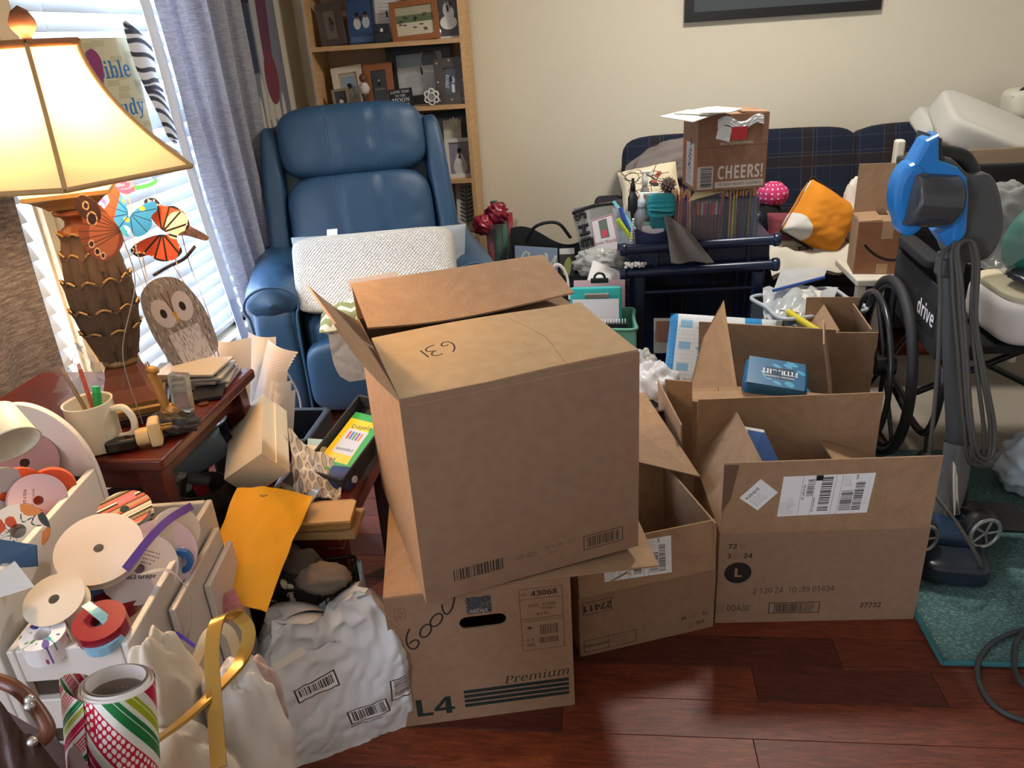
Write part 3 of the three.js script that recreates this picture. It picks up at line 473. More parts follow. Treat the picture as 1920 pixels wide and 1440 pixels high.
{ // the biggest box, sitting on the one below
  const W = 0.473, H = 0.455, Dp = 0.48, c25 = Math.cos(25 * rad), s25 = Math.sin(25 * rad), BL = [-0.356, 0.372, -1.2];
  const base = [BL[0] + c25 * W / 2 - s25 * Dp / 2, BL[1], BL[2] - s25 * W / 2 - c25 * Dp / 2];
  const t = thing('cardboard_box', 'biggest cardboard box with open flaps and 63 written on top', 'box', base, 25, 'cardboard cartons');
  const front = pmat(1200, 1150, (c, w, h) => {
    bars(c, w * 0.13, h * 0.86, w * 0.22, h * 0.06, 44, '#3a2f29'); tx(c, 'UP-425', w * 0.41, h * 0.885, '36px sans-serif', '#6a5446'); tx(c, '30 x 36', w * 0.54, h * 0.87, '34px sans-serif', '#77604f'); tx(c, '4/25', w * 0.56, h * 0.905, '24px sans-serif', '#77604f'); tx(c, '04 +1', w * 0.65, h * 0.87, '22px sans-serif', '#7d6655');
    c.strokeStyle = '#4a3b32'; c.lineWidth = 5; c.strokeRect(w * 0.73, h * 0.865, w * 0.19, h * 0.075); bars(c, w * 0.745, h * 0.875, w * 0.16, h * 0.055, 40, '#4a3b32');
    c.strokeStyle = 'rgba(225,190,150,0.5)'; c.lineWidth = 3; c.beginPath(); c.moveTo(w * 0.03, h * 0.035); c.lineTo(w * 0.97, h * 0.03); c.stroke();
  }, [166, 136, 110]);
  const top = pmat(1024, 600, (c, w, h) => {
    c.strokeStyle = '#241b16'; c.lineWidth = 7; c.lineCap = 'round'; c.lineJoin = 'round'; c.save(); c.translate(w * 0.25, h * 0.4); c.rotate(PI - 0.12);
    c.beginPath(); c.moveTo(-40, -52); c.bezierCurveTo(-80, -10, -70, 52, -40, 50); c.bezierCurveTo(-10, 46, -12, 0, -45, 18); c.stroke();
    c.beginPath(); c.moveTo(8, -46); c.bezierCurveTo(60, -62, 60, -10, 22, -4); c.bezierCurveTo(70, -6, 70, 50, 10, 48); c.stroke(); c.beginPath(); c.moveTo(70, -40); c.lineTo(78, 30); c.stroke(); c.restore();
    c.strokeStyle = 'rgba(120,88,58,0.7)'; c.lineWidth = 3; c.beginPath(); c.moveTo(w * 0.6, h * 0.02); c.lineTo(w * 0.66, h * 0.3); c.lineTo(w * 0.7, h * 0.55); c.lineTo(w * 0.68, h * 0.98); c.stroke();
    for (let i = 0; i < 26; i++) { c.strokeStyle = 'rgba(110,80,52,0.35)'; c.lineWidth = 1 + 2 * rnd(); const x = w * (0.52 + 0.12 * rnd()), y = h * (0.55 + 0.25 * rnd()); c.beginPath(); c.moveTo(x, y); c.lineTo(x + 30 * rr(-1, 1), y + 14 * rr(-1, 1)); c.stroke(); }
  }, [204, 178, 136]);
  carton(t, W, H, Dp, { front: { print: front }, flaps: [['front', 0.275, -87, { print: top, bend: 0.006, wave: 0.003 }], ['right', 0.2, -93, { trim: 0.02 }]] });
  // flap at the far side: bent up at its crease and lying back towards the front flap
  const far = (u, v) => { const x = -W / 2 + 0.002 + u * (W - 0.004), k = v < 0.3 ? v / 0.3 : 1, m = v < 0.3 ? 0 : (v - 0.3) / 0.7; return [x, H + 0.075 * k - 0.045 * m - 0.012 * Math.sin(u * PI) * m, -Dp / 2 + 0.004 - 0.02 * k + 0.188 * m + 0.006 * Math.sin(u * 6) * m]; };
  mesh('flap', sheet(16, 20, far, 0.0045, W, 0.26), mCard, t);
  const TLv = [-W / 2 + 0.002, H, Dp / 2], loc = (p) => { t.updateMatrixWorld(true); return t.worldToLocal(V(p)).toArray(); };
  const a = TLv, b = [-W / 2 + 0.002, H, -Dp / 2 + 0.02], bt = loc([-0.675, 0.9, -1.672]), ft = loc([-0.47, 0.95, -1.262]);
  mesh('flap', sheet(8, 8, (u, v) => { const p = mixv(a, b, u), q = mixv(ft, bt, u); return p.lerp(q, v).add(new THREE.Vector3(-0.008 * Math.sin(v * PI), 0, 0)).toArray(); }, 0.0045, 0.4, 0.2), mCardIn, t);
}
{ // box 27411, upside-down print
  const W = 0.353, H = 0.18, Dp = 0.3, yaw = 19.4 * rad, fl = [-0.063, 0, -1.453];
  const base = [fl[0] + Math.cos(yaw) * W / 2 - Math.sin(yaw) * Dp / 2, 0, fl[2] - Math.sin(yaw) * W / 2 - Math.cos(yaw) * Dp / 2];
  const t = thing('cardboard_box', 'low open cardboard box with 27411 printed upside down, between two larger boxes', 'box', base, 19.4, 'cardboard cartons');
  const fp = pmat(1200, 612, (c, w, h) => {
    const up = (f) => { c.save(); f(); c.restore(); };
    c.strokeStyle = '#38291f'; c.lineWidth = 5; c.strokeRect(w * 0.03, h * 0.1, w * 0.2, h * 0.2); tx(c, '27411', w * 0.13, h * 0.2, 'bold 92px sans-serif', '#2f221b', 180, 'center');
    c.strokeRect(w * 0.03, h * 0.74, w * 0.38, h * 0.2); c.beginPath(); c.moveTo(w * 0.21, h * 0.74); c.lineTo(w * 0.21, h * 0.94); c.stroke(); tx(c, 'WCPP1000', w * 0.12, h * 0.84, 'bold 40px sans-serif', '#2f221b', 180, 'center'); lines(c, w * 0.23, h * 0.78, w * 0.16, 4, h * 0.035, 4);
    tx(c, '576', w * 0.9, h * 0.86, 'bold 46px sans-serif', '#2f221b', 180, 'center'); tx(c, '12', w * 0.93, h * 0.72, 'bold 46px sans-serif', '#2f221b', 180, 'center'); tx(c, '48', w * 0.77, h * 0.73, 'bold 46px sans-serif', '#2f221b', 180, 'center'); lines(c, w * 0.81, h * 0.69, w * 0.08, 3, h * 0.04, 4); lines(c, w * 0.81, h * 0.83, w * 0.06, 3, h * 0.04, 4);
  }, [166, 134, 108]);
  carton(t, W, H, Dp, { front: { print: fp }, flaps: [['front', 0.135, -6], ['right', 0.135, -4, { bend: 0.004 }], ['back', 0.135, 8], ['left', 0.13, -70]] });
  const lb = whiteLabel(700, 420, ups), f = t.children.filter((c) => c.name === 'flap')[0];
  mesh('shipping_label', slab([-0.11, 0.03, 0.003], [0.06, 0.018, 0.003], [0.06, 0.118, 0.003], [-0.11, 0.125, 0.003], 0.0006), [lb, lb], f, { label: 'white shipping label with barcodes' });
}
{ // box with a round L
  const W = 0.493, H = 0.275, Dp = 0.34, yaw = 3.5 * rad, fl = [0.276, 0, -1.583];
  const base = [fl[0] + Math.cos(yaw) * W / 2 - Math.sin(yaw) * Dp / 2, 0, fl[2] - Math.sin(yaw) * W / 2 - Math.cos(yaw) * Dp / 2];
  const t = thing('cardboard_box', 'open cardboard box with black circle L, DDA30 print and a shipping label', 'box', base, 3.5, 'cardboard cartons');
  const fp = pmat(1600, 893, (c, w, h) => {
    tx(c, '72', w * 0.042, h * 0.14, 'bold 62px sans-serif', '#241c18', 0, 'left', 1.1); lines(c, w * 0.1, h * 0.115, w * 0.04, 3, h * 0.025, 4); tx(c, '3', w * 0.042, h * 0.245, 'bold 62px sans-serif', '#241c18'); lines(c, w * 0.07, h * 0.22, w * 0.04, 3, h * 0.025, 4); tx(c, '24', w * 0.12, h * 0.245, 'bold 62px sans-serif', '#241c18', 0, 'left', 1.1);
    c.fillStyle = '#211b19'; c.beginPath(); c.ellipse(w * 0.1, h * 0.43, w * 0.067, h * 0.115, 0, 0, 7); c.fill(); tx(c, 'L', w * 0.1, h * 0.43, 'bold 116px sans-serif', '#b59070', 0, 'center', 1.2);
    tx(c, '2 120 Z4  10 :39 01434', w * 0.18, h * 0.64, '74px sans-serif', '#4a382d', -1, 'left', 0.87);
    lines(c, w * 0.003, h * 0.78, w * 0.05, 4, h * 0.03, 5); tx(c, 'DDA30', w * 0.055, h * 0.83, '84px sans-serif', '#33271f', 0, 'left', 0.72); c.strokeStyle = '#3a2c24'; c.lineWidth = 7; c.strokeRect(w * 0.27, h * 0.78, w * 0.25, h * 0.12); bars(c, w * 0.295, h * 0.79, w * 0.2, h * 0.1, 64, '#3a2c24'); tx(c, '37732', w * 0.72, h * 0.83, 'bold 70px sans-serif', '#4a382d', 0, 'left', 0.9);
  }, [170, 140, 116]);
  carton(t, W, H, Dp, { front: { print: fp }, flaps: [['front', 0.195, 0], ['left', 0.19, -32, { taper: 0.08 }], ['back', 0.195, 1, {}], ['right', 0.17, -68, { taper: 0.1 }]] });
  const f = t.children.filter((c) => c.name === 'flap')[0], lb = whiteLabel(900, 420, ups), l2 = whiteLabel(360, 240, (c, w, h) => { tx(c, 'PLEX-8210', w * 0.1, h * 0.25, 'bold 44px sans-serif', '#2b2a2d'); lines(c, w * 0.1, h * 0.45, w * 0.6, 4, h * 0.11, 4); });
  mesh('shipping_label', slab([-0.115, 0.045, 0.003], [0.092, 0.049, 0.003], [0.1, 0.157, 0.003], [-0.108, 0.154, 0.003], 0.0006), [lb, lb], f, { label: 'white shipping label with barcodes' });
  mesh('small_label', slab([-0.162, 0.064, 0.003], [-0.118, 0.112, 0.003], [-0.16, 0.15, 0.003], [-0.206, 0.1, 0.003], 0.0006), [l2, l2], f, { label: 'small tilted white sticker' });
  mesh('torn_strip', slab([-0.246, 0.06, 0.0035], [-0.226, 0.1, 0.0035], [-0.212, 0.19, 0.0035], [-0.246, 0.19, 0.0035], 0.001), [M(0x6b5040, 0.9), M(0x6b5040, 0.9)], f, { label: 'darker torn patch at the corner of the flap' });
}
{ // box with the wipes
  const W = 0.43, H = 0.33, Dp = 0.33, t = thing('cardboard_box', 'open cardboard box holding the teal pack of wipes', 'box', [0.5, 0, -2.31], -14, 'cardboard cartons');
  const lp = pmat(512, 400, (c, w, h) => { c.fillStyle = '#2a1f19'; c.fillRect(w * 0.62, 0, 5, h); tx(c, 'BEFORE USE', w * 0.5, h * 0.6, 'bold 34px sans-serif', '#3a2c22', -90, 'center'); c.fillRect(w * 0.4, h * 0.1, 40, 26); lines(c, w * 0.7, h * 0.2, 80, 5, 40, 4); c.fillStyle = 'rgba(235,200,150,0.5)'; c.fillRect(w * 0.1, h * 0.15, w * 0.2, h * 0.6); }, [194, 158, 118]);
  carton(t, W, H, Dp, { flaps: [['right', 0.2, -12, { taper: 0.35 }], ['back', 0.16, -12], ['front', 0.1, -80]] });
  wpart(t, 'flap', slab([0.265, 0.33, -2.233], [0.419, 0.34, -2.23], [0.412, 0.54, -2.549], [0.326, 0.47, -2.387], 0.0045), [lp, mCardIn]);
}
{ // box by the wheelchair
  const t = thing('cardboard_box', 'plain open cardboard box standing against the wheelchair wheel', 'box', [0.8, 0, -2.56], -4, 'cardboard cartons');
  carton(t, 0.18, 0.36, 0.26, { flaps: [['left', 0.12, -30], ['right', 0.11, -10], ['back', 0.13, 3], ['front', 0.1, 4]] });
}
{ // box hidden behind the low one, its lid flap reaching up
  const t = thing('cardboard_box', 'cardboard box with one long lid flap raised, behind the low open box', 'box', [0.06, 0, -2.02], 8, 'cardboard cartons');
  carton(t, 0.28, 0.3, 0.3, { flaps: [['front', 0.09, -76], ['right', 0.11, -3], ['back', 0.1, -60]] });
  wpart(t, 'lid_flap', slab([0.247, 0.335, -1.748], [0.125, 0.4, -2.12], [-0.031, 0.4, -2.092], [0.07, 0.335, -1.834], 0.0045, true), [mCard, mCard]);
}

// ---------------------------------------------------------------- left foreground
// box from a corner and three edges
function pbox(c, e1, e2, e3, th) { const C = V(c), [a, b, d] = [e1, e2, e3].map((p) => V(p).sub(C)); const g = mbox(1, 1, 1).translate(0.5, 0.5, 0.5); g.applyMatrix4(new THREE.Matrix4().makeBasis(a, b, d).setPosition(C)); g.computeVertexNormals(); g.clearGroups(); return g; }
// orients geometry built with its axis along y to a direction
function aim(g, dir, at) { g.applyQuaternion(new THREE.Quaternion().setFromUnitVectors(new THREE.Vector3(0, 1, 0), V(dir).normalize())); const p = V(at); return g.translate(p.x, p.y, p.z); }
const mWhite = M(0xdad7d3, 0.45);
{ // white ribbon organizer: lower bin with slatted front
  const t = thing('drawer_organizer', 'white wooden drawer unit with wicker strips, open top full of ribbon spools', 'organizer', [-0.835, 0, -1.02], 7.7);
  const w = 0.185, d = 0.4, H = 0.6, m = mWhite;
  for (const s of [-1, 1]) mesh('side_panel', rbox(0.012, H, d, 0.003), m, t, { at: [s * (w / 2 - 0.006), H / 2, 0] });
  mesh('back_panel', rbox(w - 0.026, H, 0.012, 0.003), m, t, { at: [0, H / 2, -d / 2 + 0.006] });
  mesh('bin_floor', rbox(w - 0.026, 0.01, d - 0.026, 0.002), m, t, { at: [0, 0.47, 0] });
  for (let k = 0; k < 6; k++) { mesh('front_board', rbox(w - 0.026, 0.062, 0.014, 0.003), m, t, { at: [0, H - 0.031 - k * 0.1, d / 2 - 0.007] }); if (k < 5) mesh('wicker_strip', rbox(w - 0.028, 0.036, 0.006, 0.002), new THREE.MeshStandardMaterial({ color: 0x5f5045, roughness: 0.9, bumpMap: rep(tCloth, 3), bumpScale: 0.003 }), t, { at: [0, H - 0.081 - k * 0.1, d / 2 - 0.014] }); }
  mesh('outer_panel', rbox(0.012, 0.5, 0.24, 0.003), m, t, { at: [w / 2 + 0.012, 0.31, -0.04] });
  mesh('outer_panel', rbox(0.012, 0.44, 0.14, 0.003), m, t, { at: [w / 2 + 0.026, 0.3, -0.1] });
}
{ // taller bin with arched back
  const t = thing('ribbon_bin', 'white wooden bin with arched back board holding orange and pink ribbon', 'organizer', [-1.043, 0, -0.98], 7.7);
  const w = 0.22, d = 0.38, H = 0.7, m = mWhite;
  for (const s of [-1, 1]) mesh('side_panel', rbox(0.013, H, d, 0.003), m, t, { at: [s * (w / 2 - 0.0065), H / 2, 0] });
  mesh('front_panel', rbox(w - 0.028, H - 0.06, 0.013, 0.003), m, t, { at: [0, (H - 0.06) / 2, d / 2 - 0.0065] });
  mesh('bin_floor', rbox(w - 0.028, 0.01, d - 0.03, 0.002), m, t, { at: [0, 0.56, 0] });
  const s = new THREE.Shape(); s.moveTo(-w / 2, 0); s.lineTo(w / 2, 0); s.lineTo(w / 2, H - 0.02); s.bezierCurveTo(w / 2, H + 0.09, w / 5, H + 0.14, 0, H + 0.14); s.bezierCurveTo(-w / 5, H + 0.14, -w / 2, H + 0.09, -w / 2, H - 0.02);
  mesh('arched_back', extr(s, 0.014, 0.002, 24), m, t, { at: [0, 0, -d / 2 - 0.014] });
}
// ribbon spools
function spool(label, at, dir, r, th, disc, ribbon, o = {}) {
  const t = thing('ribbon_spool', label, 'ribbon', at, 0, 'ribbon spools');
  const q = new THREE.Quaternion().setFromUnitVectors(new THREE.Vector3(0, 1, 0), V(dir).normalize());
  const hole = (R, h) => { const s = new THREE.Shape(); s.absarc(0, 0, R, 0, 2 * PI); const p = new THREE.Path(); p.absarc(0, 0, 0.008, 0, 2 * PI, true); s.holes.push(p); return fitUV(extr(s, h, 0, 28)).rotateX(-PI / 2); };
  const put = (n, g, m) => { const k = mesh(n, g, m, t); k.quaternion.copy(q); return k; };
  if (disc !== null) { put('flange', hole(r, 0.0015).translate(0, th / 2, 0), disc); put('flange', hole(r, 0.0015).translate(0, -th / 2 - 0.0015, 0), disc); }
  put('ribbon', toCreasedNormals(lathe([[0.012, -th / 2], [r * (o.fill ?? 0.9), -th / 2], [r * (o.fill ?? 0.9), th / 2], [0.012, th / 2], [0.012, -th / 2]], 36), 0.7), ribbon);
  return t;
}
const card = (c) => M(c, 0.8), sat = (c) => M(c, 0.35);
const stripeTex = canvasTex(256, 256, (c) => { const cols = ['#d9563f', '#f3c9b4', '#ece2cf', '#8a7a55', '#e86a5a', '#f7eadb', '#d9563f', '#b58a6a']; c.save(); c.translate(128, 128); c.rotate(-0.9); for (let i = 0; i < 16; i++) { c.fillStyle = cols[i % 8]; c.fillRect(-200, -190 + i * 24, 400, 8 + (i * 7) % 17); } c.fillStyle = '#e8707a'; c.fillRect(-10, -80, 90, 40); c.restore(); });
const textDisc = canvasTex(256, 256, (c) => { c.fillStyle = '#dcd3d6'; c.fillRect(0, 0, 256, 256); tx(c, 'Color: 463 Grape', 40, 190, 'bold 20px sans-serif', '#2c2830', -20); tx(c, 'SINGLE FACE', 30, 165, '16px sans-serif', '#2c2830', -20); lines(c, 60, 60, 120, 4, 14, 3); });
const pinkDisc = canvasTex(256, 256, (c) => { c.fillStyle = '#d8bcc4'; c.fillRect(0, 0, 256, 256); tx(c, 'POLY SATIN', 50, 110, 'bold 18px sans-serif', '#4a3a40', 60); tx(c, 'MADE IN CHINA', 80, 90, '15px sans-serif', '#4a3a40', 60); lines(c, 90, 160, 80, 3, 14, 3); });
spool('large plain white cardboard ribbon spool lying on top of the open drawer', [-0.841, 0.655, -0.988], [0.28, 1, 0.42], 0.068, 0.014, card(0xd2c8c0), sat(0xe9e4e2));
spool('ribbon spool with coral and cream striped face', [-0.877, 0.64, -1.121], [0.2, 1, 0.25], 0.046, 0.02, TM(stripeTex, 0.7), sat(0xa9c2bd));
spool('cream ribbon spool with thin dotted tail behind the striped one', [-0.77, 0.62, -1.095], [0.75, 0.5, 0.3], 0.042, 0.012, card(0xdfd3c0), sat(0xe5d9b5));
spool('purple grosgrain ribbon spool printed Color 463 Grape', [-0.797, 0.6, -1.009], [0.5, 0.8, 0.62], 0.062, 0.012, TM(textDisc, 0.7), sat(0x5a3a94));
spool('pink satin ribbon spool tilted against the purple one', [-0.783, 0.6, -1.051], [0.62, 0.62, 0.52], 0.062, 0.012, card(0xe2c7d2), sat(0xcf8fb4));
spool('small white ribbon spool lying at the front of the drawer', [-0.852, 0.635, -0.881], [0.12, 1, 0.42], 0.045, 0.022, card(0xd4cabb), sat(0xd6d2ca));
spool('flat roll of red ribbon in the drawer corner', [-0.763, 0.62, -0.85], [0.1, 1, 0.2], 0.038, 0.026, null, sat(0x8c1426), { fill: 1 });
spool('second red ribbon roll tucked under the pink spool', [-0.824, 0.565, -0.971], [0.2, 1, 0.1], 0.036, 0.026, null, sat(0x8e1a2a), { fill: 1 });
spool('blue ribbon roll half hidden behind the white spools', [-0.863, 0.6, -0.973], [0.6, 0.3, 0.5], 0.03, 0.018, null, sat(0x2d6fb4), { fill: 1 });
spool('small blue curling ribbon ring beside the pink spool', [-0.749, 0.585, -1.053], [0.3, 0.2, 0.9], 0.022, 0.014, null, sat(0x2462a8), { fill: 1 });
spool('pale blue ribbon roll in the front corner of the drawer', [-0.757, 0.605, -0.84], [0, 1, 0.15], 0.03, 0.016, null, sat(0x8ec0dc), { fill: 1 });
{ const lt = canvasTex(512, 128, (c) => { c.fillStyle = '#eceaf0'; c.fillRect(0, 0, 512, 128); const cs = ['#5c4a9a', '#3f9ca8', '#6a9c58', '#a04a68', '#2f2a45']; for (let i = 0; i < 26; i++) { c.fillStyle = cs[i % 5]; const x = rnd() * 512, y = rnd() * 128; if (i % 2) { c.beginPath(); c.arc(x, y, 17, 0, 7); c.fill(); c.fillRect(x - 2, y + 12, 5, 34); } else { c.beginPath(); c.arc(x, y, 5, 0, 7); c.fill(); } } });
  spool('white ribbon roll printed with lollipops', [-0.843, 0.605, -0.827], [0.05, 1, 0.1], 0.032, 0.036, null, TM(lt, 0.5), { fill: 1 }); }
const pk = canvasTex(512, 256, (c) => { c.fillStyle = '#efe6dc'; c.fillRect(0, 0, 512, 256); for (let i = 0; i < 16; i++) { const x = rnd() * 512, y = rnd() * 256; c.fillStyle = ['#c8502e', '#39414a', '#d8884a'][i % 3]; c.beginPath(); c.ellipse(x, y, 34, 28, 0, 0, 7); c.fill(); c.strokeStyle = '#39414a'; c.lineWidth = 4; c.beginPath(); c.arc(x, y - 26, 24, PI, 0); c.stroke(); } });
spool('wide white ribbon roll printed with pumpkins and cauldrons', [-0.979, 0.685, -0.993], [0.5, 0.6, 0.6], 0.045, 0.06, null, TM(pk, 0.6), { fill: 1 });
spool('clear ribbon spool tied with a red twist in the arched bin', [-1.061, 0.74, -1.194], [0.55, 0.35, 0.76], 0.05, 0.016, card(0xa9948f), sat(0x8c5b5b));
spool('large dusty pink ribbon spool leaning in the arched bin', [-1.06, 0.735, -1.142], [0.5, 0.45, 0.74], 0.056, 0.016, card(0xb08a8c), sat(0xb06f78));
spool('pink ribbon spool with printed label in the arched bin', [-0.984, 0.71, -1.056], [0.75, 0.35, 0.56], 0.046, 0.016, TM(pinkDisc, 0.7), sat(0xb25a86));
spool('orange ribbon roll standing in the arched bin', [-1.02, 0.72, -1.062], [0.85, 0.1, 0.5], 0.046, 0.014, null, sat(0xe2622a), { fill: 1 });
spool('coral ribbon roll behind the pink labelled spool', [-0.994, 0.7, -1.106], [0.6, 0.2, 0.75], 0.04, 0.02, null, sat(0xe8643c), { fill: 1 });
spool('grey and silver ribbon spool at the edge of the arched bin', [-1.031, 0.73, -1.038], [0.9, 0.1, 0.4], 0.05, 0.012, card(0xa7a9ab), sat(0xc9c9cb));
spool('dark ribbon spool with pale rim deep in the arched bin', [-1.01, 0.68, -1.191], [0.2, 0.9, 0.35], 0.032, 0.02, card(0x2e3236), sat(0x20242a));
function strip(name, label, pts, w, col, wdir = [0, 1, 0]) { // a length of flat ribbon
  const t = thing(name, label, 'ribbon', pts[0], 0, 'loose ribbon tails'), cv = curve(pts), wd = V(wdir).normalize();
  wpart(t, 'band', sheet(24, 2, (u, v) => { const p = cv.getPoint(u), T = cv.getTangent(u), S = wd.clone().addScaledVector(T, -wd.dot(T)).normalize(); return p.addScaledVector(S, (v - 0.5) * w).toArray(); }, 0.0008), col); return t;
}
strip('ribbon_tail', 'purple ribbon tail crossing the open drawer', [[-0.76, 0.64, -1.146], [-0.765, 0.655, -1.083], [-0.766, 0.66, -1.023], [-0.777, 0.645, -0.952]], 0.014, sat(0x6c4aa8), [0.4, -0.78, 0.25]);
strip('ribbon_tail', 'pale aqua ribbon tail with a zigzag end', [[-0.788, 0.65, -0.863], [-0.766, 0.645, -0.852], [-0.754, 0.63, -0.851], [-0.744, 0.62, -0.844]], 0.014, sat(0xa6d8d4), [0.75, -0.1, -0.55]);
strip('ribbon_tail', 'sheer grey ribbon looping over the drawer side', [[-0.769, 0.62, -0.974], [-0.712, 0.63, -0.967], [-0.686, 0.6, -0.96], [-0.692, 0.54, -0.957], [-0.708, 0.5, -0.956]], 0.02, M(0xa9a7a8, 0.5), [0.45, 0.3, 0.6]);
strip('ribbon_tail', 'light blue ribbon loop hanging outside the drawer', [[-0.713, 0.56, -0.903], [-0.714, 0.54, -0.889], [-0.711, 0.53, -0.859], [-0.708, 0.535, -0.886], [-0.695, 0.53, -0.88], [-0.7, 0.53, -0.865]], 0.016, sat(0x7db4d8), [0.3, 0.2, 0.9]);
strip('ribbon_tail', 'violet ribbon end hanging outside the drawer', [[-0.706, 0.56, -0.89], [-0.683, 0.56, -0.898], [-0.654, 0.54, -0.894]], 0.02, sat(0x53359a), [0.1, 0.9, 0.3]);
strip('ribbon_tail', 'red twist tie round the clear spool', [[-1.071, 0.79, -1.186], [-1.072, 0.77, -1.194], [-1.057, 0.76, -1.164]], 0.004, sat(0xc23a34), [1, 0, 0.3]);
{ const t = thing('card_divider', 'dark blue card standing in the arched bin', 'card', [-0.903, 0.7, -0.887]); wpart(t, 'card', slab([-0.971, 0.69, -0.888], [-0.88, 0.69, -0.9], [-0.869, 0.73, -0.901], [-0.984, 0.73, -0.923], 0.002), M(0x33506e, 0.7)); }
{ const t = thing('paper_flap', 'white paper edge sticking out of the arched bin', 'paper', [-0.889, 0.69, -0.851]); wpart(t, 'sheet', slab([-0.911, 0.685, -0.821], [-0.851, 0.69, -0.852], [-0.889, 0.72, -0.874], [-0.919, 0.71, -0.832], 0.001), M(0xd9d8d6, 0.8)); }
{ const t = thing('plastic_cup', 'white plastic tub tipped over above the arched bin', 'tub', [-0.945, 0.884, -1]); wpart(t, 'tub', aim(lathe([[0, 0], [0.03, 0], [0.04, 0.06], [0.043, 0.065], [0.038, 0.062], [0.028, 0.004], [0, 0.004]], 24), [0.5, -0.5, 0.4], [-0.95, 0.908, -1]), M(0xe3dccb, 0.5)); }

{ // gift wrap roll with diagonal stripes
  const gw = canvasTex(1024, 1024, (c, w, h) => {
    c.fillStyle = '#e9ebe4'; c.fillRect(0, 0, w, h);
    for (let r = -2; r < 3; r++) { const o = r * 512; const band = (a, b, f) => { c.beginPath(); c.moveTo(0, o + a); c.lineTo(w, o + a + 1024); c.lineTo(w, o + b + 1024); c.lineTo(0, o + b); c.closePath(); c.fillStyle = f; c.fill(); };
      band(0, 70, '#1c7a44'); band(22, 26, '#e9ebe4'); band(110, 250, '#c8213f'); band(300, 400, '#c01f4c'); band(330, 336, '#e9ebe4'); band(440, 490, '#a7b82a'); band(455, 459, '#e9ebe4');
      c.fillStyle = '#f3efec'; for (let i = 0; i < 60; i++) for (let k = 0; k < 4; k++) { c.beginPath(); c.arc((i * 36 + k * 16) % w, o + 128 + k * 32 + ((i * 36 + k * 16) % w), 9, 0, 7); c.fill(); } }
  });
  const top = [-0.493, 0.827, -0.542], bot = [-0.52, 0.438, -0.444], dir = V(top).sub(V(bot)).normalize(), len = 0.8;
  const t = thing('wrapping_paper_roll', 'roll of wrapping paper with red, green and white diagonal stripes', 'wrapping paper', V(top).addScaledVector(dir, -len).toArray());
  const B = V(top).addScaledVector(dir, -len / 2), m = TM(rep(gw, 1, 2.4), 0.3);
  wpart(t, 'outer_layer', aim(new THREE.CylinderGeometry(0.036, 0.036, len, 40, 1, true), dir, B), m);
  wpart(t, 'rolled_edges', aim(lathe([[0.0355, -0.006], [0.034, 0.002], [0.032, -0.004], [0.0305, 0.004], [0.029, -0.002], [0.0275, 0.005], [0.026, -0.02]], 40), dir, top), M(0xe6dfdc, 0.6));
  wpart(t, 'cardboard_core', aim(new THREE.CylinderGeometry(0.026, 0.026, 0.5, 32, 1, true), dir, V(top).addScaledVector(dir, -0.26)), M(0x8f7f74, 0.9));
  const side = new THREE.Vector3(1, 0, 0).cross(dir).cross(dir).multiplyScalar(-1).normalize(), fr = dir.clone().cross(side);
  wpart(t, 'loose_end', sheet(16, 10, (u, v) => { const a = 2.9 + u * 1.5, r = 0.037 + 0.012 * Math.sin(u * PI), p = V(top).addScaledVector(dir, 0.014 * Math.sin(u * PI) - v * 0.3).addScaledVector(side, Math.cos(a) * r).addScaledVector(fr, Math.sin(a) * r); return p.toArray(); }, 0.0006), m);
}
{ // brown leather handbag
  const t = thing('leather_handbag', 'dark brown leather handbag with silver studs in front of the white organizer', 'bag', [-0.559, 0.794, -0.473]);
  const lm = new THREE.MeshStandardMaterial({ color: 0x4a3028, roughness: 0.5, bumpMap: rep(tLeather, 4), bumpScale: 0.001 });
  wpart(t, 'body', grid(30, 20, (u, v) => { const p = mixv([-0.587, 0.877, -0.478], [-0.491, 0.809, -0.469], u), y = 0.03 * Math.sin(u * 7) * (1 - v), q = mixv([-0.62, 0.662, -0.416], [-0.493, 0.641, -0.426], u); return p.lerp(q, v).add(new THREE.Vector3(0.03 * Math.sin(v * PI), y + 0.02 * n3(u * 4, v * 3, 1), 0.04 * Math.sin(v * PI) * Math.sin(u * PI))).toArray(); }, 0.4, 0.4), lm);
  wpart(t, 'back_side', grid(20, 10, (u, v) => mixv(mixv([-0.626, 0.847, -0.512], [-0.524, 0.772, -0.502], u), mixv([-0.661, 0.612, -0.444], [-0.533, 0.581, -0.46], u), v).toArray(), 0.4, 0.4), lm);
  wpart(t, 'handle', tube([[-0.595, 0.863, -0.51], [-0.564, 0.858, -0.503], [-0.54, 0.842, -0.493], [-0.523, 0.829, -0.478], [-0.527, 0.826, -0.47]], 0.007, 30, 8), M(0x6b3b26, 0.4));
  for (const p of [[-0.538, 0.86, -0.488], [-0.526, 0.835, -0.463], [-0.537, 0.856, -0.484]]) wpart(t, 'stud', new THREE.SphereGeometry(0.005, 12, 8).translate(p[0], p[1], p[2]), M(0xcfcfd2, 0.25, { metalness: 0.9 }));
}
